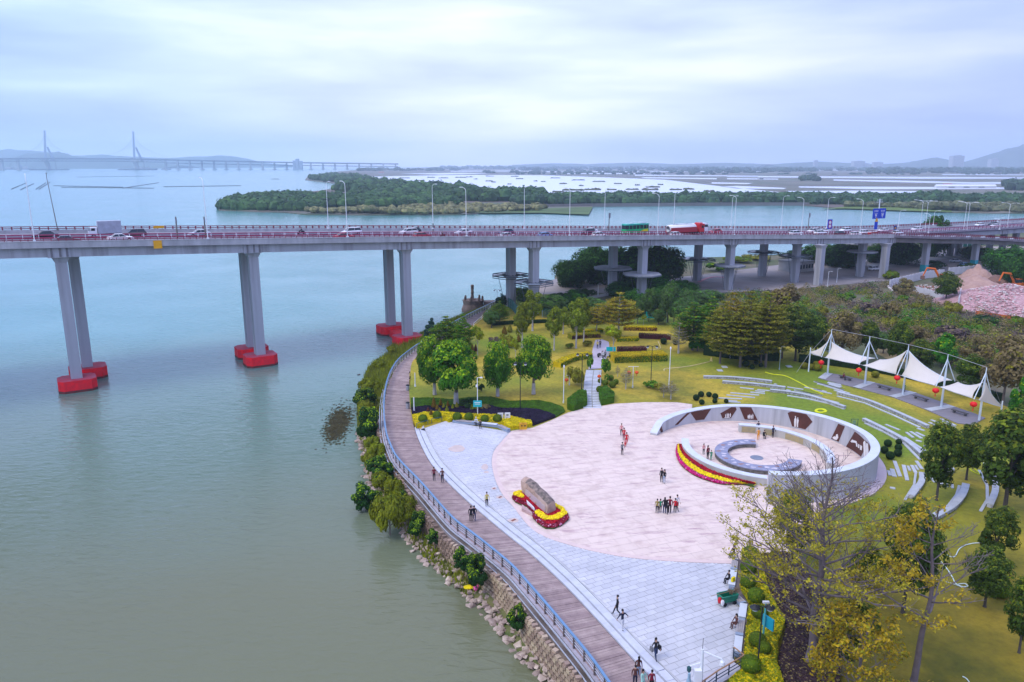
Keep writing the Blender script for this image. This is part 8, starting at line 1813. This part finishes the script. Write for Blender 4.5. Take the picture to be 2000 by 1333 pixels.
pinkm = M('pink_debris', (.52,.32,.32), scale=1.4, col2=(.36,.20,.20), bump=1.0, bscale=3); sandm = M('sand_debris', (.42,.27,.21), scale=.6, col2=(.32,.19,.15), bump=.6); brm = M('brown_debris', (.22,.12,.09), scale=.8, bump=.6)
mound(1968,596,250,34,6.0, pinkm, 'biggest pink heap of broken bricks at the right edge', 1); mound(1905,566,120,22,4.5, sandm, 'sandy brown heap behind the big pink one', 4); mound(1908,548,70,14,5.2, sandm, 'pointed sandy heap against the site wall', 6); mound(1958,556,80,16,3.8, brm, 'dark brown earth heap at the second excavator', 8)
rubble('site_rubble', [(1890,575),(1960,566),(2040,570),(2060,625),(1960,618),(1880,608)],2600,0, [pink_r, pale_r, pink_r], 'broken bricks and slabs strewn over the big pink heap', sz=(.3,.95), mound=lambda p: max(0,6.0 * max(0,1 - math.hypot((p.x - P(1968,596, Z0).x) / (125 / pxm(P(1968,596, Z0))),(p.y - P(1968,596, Z0).y) / 17)) ** .8))
rubble('site_rubble', [(1762,566),(1800,556),(1870,562),(1870,580),(1830,582),(1780,572)],500,0, [pink_r, pale_r, M('rust_rubble', (.35,.13,.08))], 'mixed brick debris in front of the first excavator')
rubble('site_rubble', [(1733,560),(1752,557),(1768,566),(1745,572)],120,0, [pale_r], 'white broken concrete at the left tip of the demolition site', sz=(.5,1.4))
def excavator(x, y, rz, label, flip=1):
 p = P(x, y, Z0); o = thing('excavator', label, 'excavator', p, rz); og = M('excavator_orange', (.72,.16,.02), rough=.4)
 for s_ in (-1,1):
  t = MB(); t.prism([(-1.9,-.25),(1.9,-.25),(1.9,.25),(-1.9,.25)],.1,.8).obj('track', tyre, o, loc=(0, s_ * 1.1,0))
 MB().prism([(-2.0,-1.3),(1.4,-1.3),(1.4,1.3),(-2.0,1.3),(-2.4,0)],.95,1.9).obj('body', og, o); MB().box((.7,.75,2.4),(1.5,1.0,1.2)).obj('cab', glass, o); MB().box((.7,.75,3.05),(1.6,1.1,.12)).obj('cab_roof', og, o)
 b = MB().tube([(1.2,-.3,1.7),(3.0,-.3,4.6),(5.4,-.3,4.9)], [.35,.4,.25],6).obj('boom', og, o); MB().tube([(5.3,-.3,5.1),(6.4,-.3,2.3)], [.26,.18],6).obj('stick', og, o)
 MB().prism([(6.0,-.9),(7.0,-.7),(7.0,.1),(6.0,.3)],1.2,2.3).obj('bucket', brm, o); MB().tube([(1.4,-.3,1.9),(3.0,-.3,4.3)],.09,5).obj('hydraulic_ram', lamp_white, o)
excavator(1842,553, PI - .1, 'orange excavator half hidden behind the dark leafy tree, boom to the left'); excavator(1988,563, PI + .1, 'orange excavator digging at the brown heap on the right')
# parked things in the yard
def parked(x, y, rz, kind, col, label):
 body, gl, rf, Ln, Wd, prof = car_data(kind); p = P(x, y, Z0 + .03); o = thing('parked_car', label, 'car', p, rz); b = link('body', body, o); set_mat(b, PAINT[col]); link('window', gl, o); r_ = link('roof', rf, o); set_mat(r_, PAINT[col])
 for xx in (-Ln * .3, Ln * .31):
  for yy in (-1,1): wheel_fast(o, xx, yy * (Wd / 2 - .1),.33)
parked(1866,512,.3, 'saloon', 'silver', 'silver car parked between the ramp piers'); parked(1708,528,.4, 'suv', 'white', 'white car parked under the bridge'); parked(1885,520,.2, 'hatch', 'blue', 'pale blue car parked left of the second banded pier')
tag(MB().sweep(smooth(PL([(1365,551),(1380,544),(1398,541),(1420,543)], Z0),4), [(-.5,0),(.5,0),(.5,.12),(-.5,.12)]).obj('pink_kerb', M('pink_kerb', (.60,.25,.27))), 'curved pink kerb in the yard before the pier', 'kerb')
tag(MB().sweep(smooth(PL([(1060,588),(1110,585),(1160,580),(1200,572)], Z0),4), [(-1.4,0),(1.4,0),(1.4,.05),(-1.4,.05)]).obj('footpath', M('pale_concrete', (.40,.38,.37), scale=.3)), kind='structure')
# ===== people
skin_m = M('skin', (.50,.30,.21), var=.1); shoe_m = M('shoes', (.05,.05,.055)); hair_m = M('hair', (.015,.012,.012))
CL = {k: M('cloth_' + k, v, var=.25, scale=6) for k, v in dict(black=(.015,.015,.02), white=(.70,.70,.72), red=(.62,.01,.02), maroon=(.20,.01,.03), navy=(.015,.02,.05), grey=(.20,.20,.21), pink=(.70,.28,.28), green=(.01,.27,.14), orange=(.80,.32,.03), yellow=(.62,.50,.14), tan=(.34,.26,.08), brown=(.12,.045,.035), mint=(.40,.68,.58), jeans=(.03,.05,.12), lightblue=(.30,.38,.52), darkgrey=(.05,.05,.06)).items()}
POSES = {}
def pose(name, hipz=.93, lk=(0,0), rk=(0,0), la=(.04,-.05), ra=(.04,-.05), lean=0, sit=False, spread=.1, arms=None):
 """one continuous skinned body; y- is forward. lk/rk: forward swing of knee and ankle"""
 bv, be, br = [], [], []
 def v(p, r, par=None):
  bv.append(p); br.append(r)
  if par is not None: be.append((par, len(bv) - 1))
  return len(bv) - 1
 h = hipz; pel = v((0,0, h),.125); wai = v((0,-lean * .3, h + .18),.115, pel); che = v((0,-lean * .8, h + .42),.135, wai); nek = v((0,-lean, h + .55),.055, che); hb_ = v((0,-lean * 1.1 - .01, h + .63),.07, nek); ht = v((0,-lean * 1.1 - .01, h + .74),.085, hb_); v((0,-lean * 1.1, h + .80),.05, ht)
 for s_, (kf, af) in ((-1, lk),(1, rk)):
  hp_ = v((s_ * spread * .9,0, h - .05),.10, pel)
  if sit: kn = v((s_ * .1,-.42, h + .02),.065, hp_); an = v((s_ * .1,-.44 - af, h - .40),.045, kn)
  else: kn = v((s_ * spread, -kf, h * .53),.068, hp_); an = v((s_ * spread, -af, .09),.045, kn)
  z = bv[an][2]; v((s_ * spread, bv[an][1] - .15, z - .05),.042, an)
 for s_, (ef, wf) in ((-1, la),(1, ra)):
  sh_ = v((s_ * .18,-lean * .85, h + .47),.062, che); ox, oz = (arms or {}).get(s_, (.24,0))
  el_ = v((s_ * ox, -lean * .7 - ef, h + .20 + oz),.045, sh_); wr = v((s_ * (ox + (.02 if oz == 0 else .16)),-lean * .7 - wf, h - .04 + oz * 1.5),.03, el_)
  hd_ = v((bv[wr][0] + s_ * .01, bv[wr][1] - .02, bv[wr][2] - .07),.034, wr)
 me = bpy.data.meshes.new('b'); me.from_pydata(bv, be, []); o = bpy.data.objects.new('b', me); COL.objects.link(o); o.modifiers.new('s', 'SKIN')
 for i, r in enumerate(br): me.skin_vertices[0].data[i].radius = (r, r * (.72 if i in (0,1,2) else 1))
 for sv in me.skin_vertices[0].data: sv.use_root = False
 me.skin_vertices[0].data[0].use_root = True
 ss = o.modifiers.new('u', 'SUBSURF'); ss.levels = 1
 dg = bpy.context.evaluated_depsgraph_get(); dg.update(); out = bpy.data.meshes.new_from_object(o.evaluated_get(dg)); out.name = 'body'; bpy.data.objects.remove(o)
 # fingers: four unequal and a thumb on each hand
 bm_ = bmesh.new(); bm_.from_mesh(out); fm = MB(); wrs = [i for i in range(len(bv)) if abs(br[i] - .034) < 1e-6]
 for i in wrs:
  c = Vector(bv[i]);
  for k, L_ in enumerate((.07,.08,.075,.06)): fm.tube([c + Vector((0,(k - 1.5) * .018,-.02)), c + Vector((0,(k - 1.5) * .02,-.02 - L_ * .55)), c + Vector((-.012 * (1 if c.x > 0 else -1),(k - 1.5) * .02,-.02 - L_)),], [.010,.009,.006],4)
  fm.tube([c + Vector((0,-.025,.01)), c + Vector((0,-.05,-.03))], [.011,.007],4)
 bm_.verts.ensure_lookup_table(); vs_ = [bm_.verts.new(p) for p in fm.v]
 for f in fm.f:
  try: bm_.faces.new([vs_[q] for q in f])
  except ValueError: pass
 bm_.to_mesh(out); bm_.free()
 out.materials.clear()
 for m_ in (skin_m, CL['black'], CL['navy'], shoe_m): out.materials.append(m_)
 wz = [Vector(bv[i]) for i in wrs]; ank = [Vector(p) for p, r in zip(bv, br) if abs(r - .042) < 1e-6]
 for f in out.polygons:
  c = Vector(f.center); mi = 1
  if c.z > h + .535: mi = 0
  elif min((c - w).length for w in wz) < .10: mi = 0
  elif min((c - a).length for a in ank) < .11: mi = 3
  elif (c.z < h + .04 and not (abs(c.x) > .2)) or (sit and c.y < -.14 and c.z < h + .1): mi = 2
  f.material_index = mi; f.use_smooth = True
 hr_ = MB(); cx, cy, cz = 0,-lean * 1.1 + .012, h + .735
 hr_.blob((cx, cy + .012, cz + .03),(.098,.108,.10),10,6,.06,1);
 lh = MB(); lh.blob((cx, cy + .012, cz + .03),(.1,.11,.1),10,6,.06,1); lh.blob((cx, cy + .075, cz - .13),(.095,.05,.17),8,5,.1,1)
 fc = MB(); fy = cy - .105
 for s_ in (-.032,.032): fc.box((s_, fy + .01, cz - .01),(.022,.01,.010))
 fc.box((0, fy + .012, cz - .075),(.04,.01,.009)); nose = MB().add([(-.012, fy + .02, cz - .05),(.012, fy + .02, cz - .05),(0, fy - .008, cz - .048),(0, fy + .015, cz - .005)], [(0,1,2),(0,2,3),(2,1,3)])
 POSES[name] = (out, hr_.data('hair', [hair_m], True), lh.data('hair', [hair_m], True), fc.data('face_features', [hair_m]), nose.data('nose', [skin_m]))
pose('stand'); pose('walk', .91,(.18,.30),(.02,-.28),(-.10,-.16),(.06,.20)); pose('walk2', .92,(.02,-.20),(.14,.22),(.05,.14),(-.08,-.12)); pose('armsout', .91,(.12,.16),(0,-.12),(0,-.02),(0,-.02), arms={-1: (.36,.12),1: (.36,.10)})
pose('armsfront', .93,(0,0),(0,0),(.10,.26),(.10,.26)); pose('sit', .50,(0,0),(0,0),(.10,.24),(.10,.24),.06, True); pose('squat', .40,(0,0),(0,0),(.2,.35),(.2,.35),.16, True); pose('ride', .78,(0,.12),(0,.12),(.2,.42),(.2,.42),.08, True)
def person(x, y, ps, top, bot, label, rz=0, long=False, z=None, s_=1.0, group=None, loc=None, hair=None, par_shoe=None):
 p = loc if loc else P(x, y, ZG + .01 if z is None else z); o = thing('person', label, 'person', p, rz, group); o.scale = (s_,) * 3; b, h1, h2, fc, ns = POSES[ps]; m_ = link('body', b, o)
 for i, mt in ((1, CL[top]),(2, CL[bot])): m_.material_slots[i].link = 'OBJECT'; m_.material_slots[i].material = mt
 hh = link('hair', h2 if long else h1, o)
 if hair: hh.material_slots[0].link = 'OBJECT'; hh.material_slots[0].material = CL[hair]
 link('face_features', fc, o); link('nose', ns, o); return o
Bz = ZB + .02
person(848,938, 'stand', 'maroon', 'black', 'woman with long hair in dark red top and black trousers on the boardwalk', .3, True, Bz, 1.0); person(864,942, 'armsfront', 'brown', 'navy', 'man in a brown jacket beside the woman in dark red on the boardwalk', -.2, False, Bz, 1.05)
person(920,1019, 'stand', 'black', 'black', 'man in all black seen from behind on the boardwalk', PI, False, Bz, 1.06); person(926.5,1017, 'walk2', 'black', 'jeans', 'person in black with dark jeans leaning on the man in black', PI, False, Bz, 1.03)
person(951,989, 'armsfront', 'yellow', 'black', 'person in a pale yellow top standing alone on the grey plaza', .2)
person(1205,1200, 'walk', 'black', 'black', 'person in long black clothes striding across the lower plaza', -PI / 2, s_=1.06); person(1215,1229, 'armsout', 'navy', 'white', 'person in navy top and white trousers with arms held out', .5, s_=1.06)
o = person(1280,1286, 'walk', 'black', 'jeans', 'woman in black carrying a grey bag and a black bag on the lower plaza', .3, True, s_=1.04)
for sx, c in ((-.34, 'grey'),(.32, 'black')): MB().box((sx, .02,.88),(.14,.34,.36),.2, taper=.85).tube([(sx, 0,1.05),(sx * .55,0,1.42)],.012,4).obj('bag', CL[c], o)
person(1246.5,1322, 'stand', 'brown', 'lightblue', 'woman in a brown jacket and pale jeans at the steps', PI, True, Bz + .15,1.0); person(1240,1339, 'stand', 'brown', 'navy', 'person in a dark brown jacket with a white collar at the bottom edge', PI, False, Bz); person(1255,1348, 'armsfront', 'mint', 'mint', 'person in a mint green dress at the bottom edge', .5, True, Bz); person(1272,1349, 'stand', 'maroon', 'black', 'person in a maroon sweater at the bottom edge on the steps', PI, False, Bz + .15)
person(1213.5,850, 'stand', 'pink', 'black', 'person in pale pink behind the red group on the pink plaza'); person(1218.5,859, 'stand', 'red', 'maroon', 'first person in red behind another red one on the pink plaza'); person(1223.5,868, 'walk', 'red', 'red', 'person in bright red in the middle of the queue on the pink plaza'); person(1220.5,873, 'stand', 'pink', 'red', 'child in white and red in front of the red group', s_=.7); person(1215,888, 'armsfront', 'grey', 'black', 'person in a grey brown jacket nearest the stone, below the red group', .3)
person(1291.5,941, 'stand', 'black', 'black', 'person in black standing with a companion in jeans', .3, s_=1.02); person(1297,943.5, 'armsfront', 'black', 'lightblue', 'woman with long hair and light blue jeans beside the person in black', -.6, True)
for x, y, t, b, lab, sc_, ps in ((1283,1002, 'tan', 'black', 'person in a mustard jacket at the left of the group of seven', .97, 'stand'),(1289,1001.5, 'green', 'black', 'person in green in the group of seven', .95, 'armsfront'),(1297.5,1003, 'black', 'jeans', 'tall person in black with jeans in the group of seven', 1.1, 'stand'),(1301.5,1004, 'black', 'black', 'person in a black coat in the middle of the group of seven', .98, 'walk2'),(1307.5,1002.5, 'maroon', 'black', 'tall person in dark red in the group of seven', 1.15, 'stand'),(1318,1002, 'red', 'black', 'person in an orange red jacket with a small bag, right of the group', 1.0, 'stand'),(1322,996, 'white', 'darkgrey', 'person in white and grey behind the orange red jacket', 1.05, 'walk')): person(x, y, ps, t, b, lab, PI - .2 if t != 'white' else .5, t == 'black', s_=sc_, group='seven people walking together on the pink plaza')
person(1374,887, 'stand', 'pink', 'darkgrey', 'child in pink inside the ring by the low wall', .2, True, s_=.85); person(1382,896, 'stand', 'maroon', 'black', 'woman in a maroon coat inside the ring by the low wall', .5, True, s_=1.05); person(1388.5,898.5, 'stand', 'green', 'green', 'small child in green next to the maroon coat', 0, s_=.78)
person(1480,845, 'stand', 'navy', 'black', 'person in dark blue standing behind the arc wall end', PI); person(1480.5,859.5, 'armsfront', 'orange', 'orange', 'person in an orange outfit by the end of the low arc wall', PI); person(1491.5,855, 'squat', 'black', 'black', 'person in black crouching with an arm stretched out in the ring'); person(1509,854.5, 'armsfront', 'navy', 'black', 'person in a navy coat standing before the tan mural wall', .4)
sz = ZG + .5; person(930,830, 'sit', 'white', 'black', 'seated person in white with a white hat on the long bench', 0, hair='white', z=sz - .48 + .0, loc=P(930,829, ZG) + Vector((0,-.2,-.06))); person(937,834, 'sit', 'black', 'black', 'seated person in black on the right end of the long bench', .1, loc=P(938,834, ZG) + Vector((0,-.2,-.06)))
person(0,0, 'sit', 'black', 'black', 'person in black reading on the upper bench beside the yellow bag', -1.3, loc=P(1429,1138, ZG) + Vector((-.25,0,-.06))); person(0,0, 'sit', 'brown', 'brown', 'woman in dark brown with a cream bag sitting on the lower bench', -1.3, True, loc=P(1445,1225, ZG) + Vector((-.3,0,-.06))); person(0,0, 'sit', 'maroon', 'black', 'person in dark red sitting on the first bench under the canopy', .3, True, loc=P(1647,741, ZG + .1) + Vector((0,0,-.06))); person(0,0, 'sit', 'black', 'grey', 'seated person glimpsed through the twigs at the top of the benches', -1.3, loc=P(1437,1088, ZG) + Vector((-.2,0,-.06)))
person(801,744, 'stand', 'yellow', 'black', 'person in yellow at the inner edge of the boardwalk', 1.4, True, Bz); person(800.5,757, 'stand', 'tan', 'tan', 'person in tan at the inner edge of the boardwalk', 1.4, False, Bz)
for x, y, t, b, lab in ((1167,681, 'yellow', 'black', 'person in yellow on the lilac terrace'),(1172,679, 'darkgrey', 'black', 'person in dark grey beside the one in yellow on the terrace'),(1177,702, 'white', 'grey', 'person in white among the parked scooters'),(1182,700, 'grey', 'black', 'person in grey at the right among the parked scooters')): person(x, y, 'stand', t, b, lab, z=Z0 + .06)
person(1720 + 45,768, 'stand', 'green', 'black', 'person in green behind the middle canopy mast', z=Z0)
person(1040 + .5,640 + 4, 'stand', 'maroon', 'black', 'person in dark red under the upright trees', z=Z0)
# scooters
def scooter(p, rz, label, body='white', rider=None):
 o = thing('scooter', label, 'scooter', p, rz); bd = PAINT[body]
 for y in (-.62,.62): MB().tube([(-.05, y, .24),(.05, y, .24)],.24,12).obj('wheel', tyre, o)
 MB().prism([(-.14,.05),(.14,.05),(.16,.85),(-.16,.85)],.32,.72).box((0,-.15,.3),(.28,.5,.08)).prism([(-.17,-.45),(.17,-.45),(.12,-.33),(-.12,-.33)],.25,.95).obj('body', bd, o); MB().box((0,.4,.77),(.26,.62,.1)).obj('seat', tyre, o)
 MB().tube([(0,-.62,.3),(0,-.42,1.02)],.03,6).tube([(-.3,-.38,1.05),(.3,-.38,1.05)],.02,6).obj('handlebar', blk, o); MB().lathe([(.06,0),(.08,.05),(.04,.1)],8,(0,-.5,.88)).obj('headlight', head_l, o); return o
for x, d, lab, rl in ((588, FAR2, 'dark scooter ridden alone on the far carriageway', 'rider in dark clothes on the far side of the bridge'),(866, NEAR1, 'dark scooter at the near rail right of the maroon car', 'rider in black close to the near rail')):
 s = bfind(x, d); q, a = bat(s, d, 0); rz = a + (PI if d > 15 else 0) + PI / 2; scooter(q, rz, lab, 'black'); person(0,0, 'ride', 'black', 'darkgrey', rl, rz, loc=q + Vector((math.sin(rz) * -.3, math.cos(rz) * .3,.02)))
for x, y, lab, c in ((1173,697, 'grey scooter parked left on the lilac terrace', 'darkgrey'),(1179,707, 'white scooter parked at the foot of the lilac terrace', 'white'),(1185,697, 'silver scooter parked right on the lilac terrace', 'silver'),(1183,709, 'black scooter parked before the green shrubs', 'black')): scooter(P(x, y, Z0 + .05), R.uniform(0,3), lab, c)
# ===== the two big bare trees in front
def grow(m_, p, d, L_, r, dep, rg, tips, upb=.12):
 n_ = 4 if dep else 6; pts = [p]; q = p; dd = d.normalized()
 for i in range(n_):
  dd = (dd + Vector((rg.gauss(0,.13), rg.gauss(0,.13), rg.gauss(upb * .5,.10)))).normalized(); q = q + dd * (L_ / n_); pts.append(q)
 m_.tube(pts, [max(.012, r * (1 - .72 * i / n_)) for i in range(n_ + 1)],6 if r > .06 else 4, cap=False)
 if dep >= 2 or L_ < .9: tips.append((pts[-1], dd)); tips.append((pts[-2], dd)); return
 tips.append((pts[-1], dd))
 for k in range(5 if dep == 0 else 4):
  t = .3 + .7 * (k + rg.random() * .5) / (5 if dep == 0 else 4); i = min(n_ - 1, int(t * n_)); b_ = pts[i].lerp(pts[i + 1], min(1, t * n_ - i)); side = dd.cross(Vector((0,0,1)))
  if side.length < .1: side = Vector((1,0,0))
  side.normalize(); s_ = 1 if k % 2 else -1; nd = dd * .75 + side * s_ * rg.uniform(.45,.95) + Vector((0,0, rg.uniform(-.12,.35)))
  grow(m_, b_, nd, L_ * rg.uniform(.34,.52) * (1.15 - .45 * t), r * .42, dep + 1, rg, tips, upb)
def big_tree(base, H_, prof, label, leafn, seed, r0, z0, wh, nb, leafcol, lsz=.16, keep=lambda p: True, kink=0):
 rg = random.Random(seed); o = thing('kapok_tree', label, 'tree', base); tr_ = MB(); ax = lambda z: Vector((kink * math.sin(z / H_ * 3.0) + .12 * math.sin(z * .9),.15 * math.sin(z * .7), z))
 tr_.tube([ax(H_ * t / 12) for t in range(13)], [r0 * (1.4 if t == 0 else 1) * (1 - .93 * t / 12) + .02 for t in range(13)],10); tr_.obj('trunk', bark_k, o, sm=True); tips = []
 for i in range(wh):
  t = i / (wh - 1); z = z0 + (H_ - z0) * t * .95; R_ = prof(t); a0 = rg.random() * 6; bm2 = MB()
  for k in range(nb if t < .75 else 4):
   a = a0 + 2 * PI * (k + rg.uniform(-.25,.25)) / (nb if t < .75 else 4)
   grow(bm2, ax(z + rg.uniform(-.2,.2)), Vector((math.cos(a), math.sin(a),.22 + .5 * t)), R_ * rg.uniform(.8,1.12), max(.025, r0 * .33 * (1 - .75 * t)),0, rg, tips)
  bm2.obj('branch', bark_k, o)
 lf_ = MB(); tips = [t for t in tips if keep(t[0])]
 for _ in range(leafn):
  p, d = tips[rg.randrange(len(tips))]; q = p + Vector((rg.gauss(0,.16), rg.gauss(0,.16), rg.gauss(.04,.13))); lf_.leaf(q, Vector((rg.uniform(-.8,.8), rg.uniform(-.8,.8), rg.uniform(.2,1))), lsz * rg.uniform(.55,1.25),0 if rg.random() < .65 else 1,.5, rg)
 lf_.obj('crown', leafcol, o); return o
kp = P(1583,1296, Z0)
kleaf = leafm('kapok', (.52,.42,.03), isl=.3, trans=.3); kleaf2 = leafm('kapok_green', (.38,.35,.02), isl=.3, trans=.3); kor = leafm('kapok_orange', (.54,.37,.015), isl=.3, trans=.3)
big_tree(kp, zat(kp, 893) - Z0, lambda t: (6.0 + 3.0 * math.sin(min(1, t * 2.0) * PI / 2 + .2)) * (1 - t) ** .75 + .6 if t > .1 else 6.2, 'big spreading bare branched tree with sparse yellow leaves in the foreground', 12500,5,.36,4.2,12,6, [kleaf, kleaf2],.12, lambda p: p.z < 13.5)
bp = P(1779,1352, Z0); bh = zat(bp, 985) - Z0
big_tree(bp, bh, lambda t: 4.6 * (1 - t) ** .6 + .4, 'tall nearly leafless tree with a bare trunk at the lower right', 2200,9,.24, bh * .42,7,3, [kor, kleaf],.14, lambda p: p.x < .4 and p.z > bh * .5,.35)
big_tree(P(1668,1420, Z0),8.5, lambda t: 3.8 * (1 - t) ** .5 + .4, 'yellow leaved low tree at the bottom edge beneath the big bare one', 5200,12,.16,2.0,6,5, [kor, kleaf2],.15)
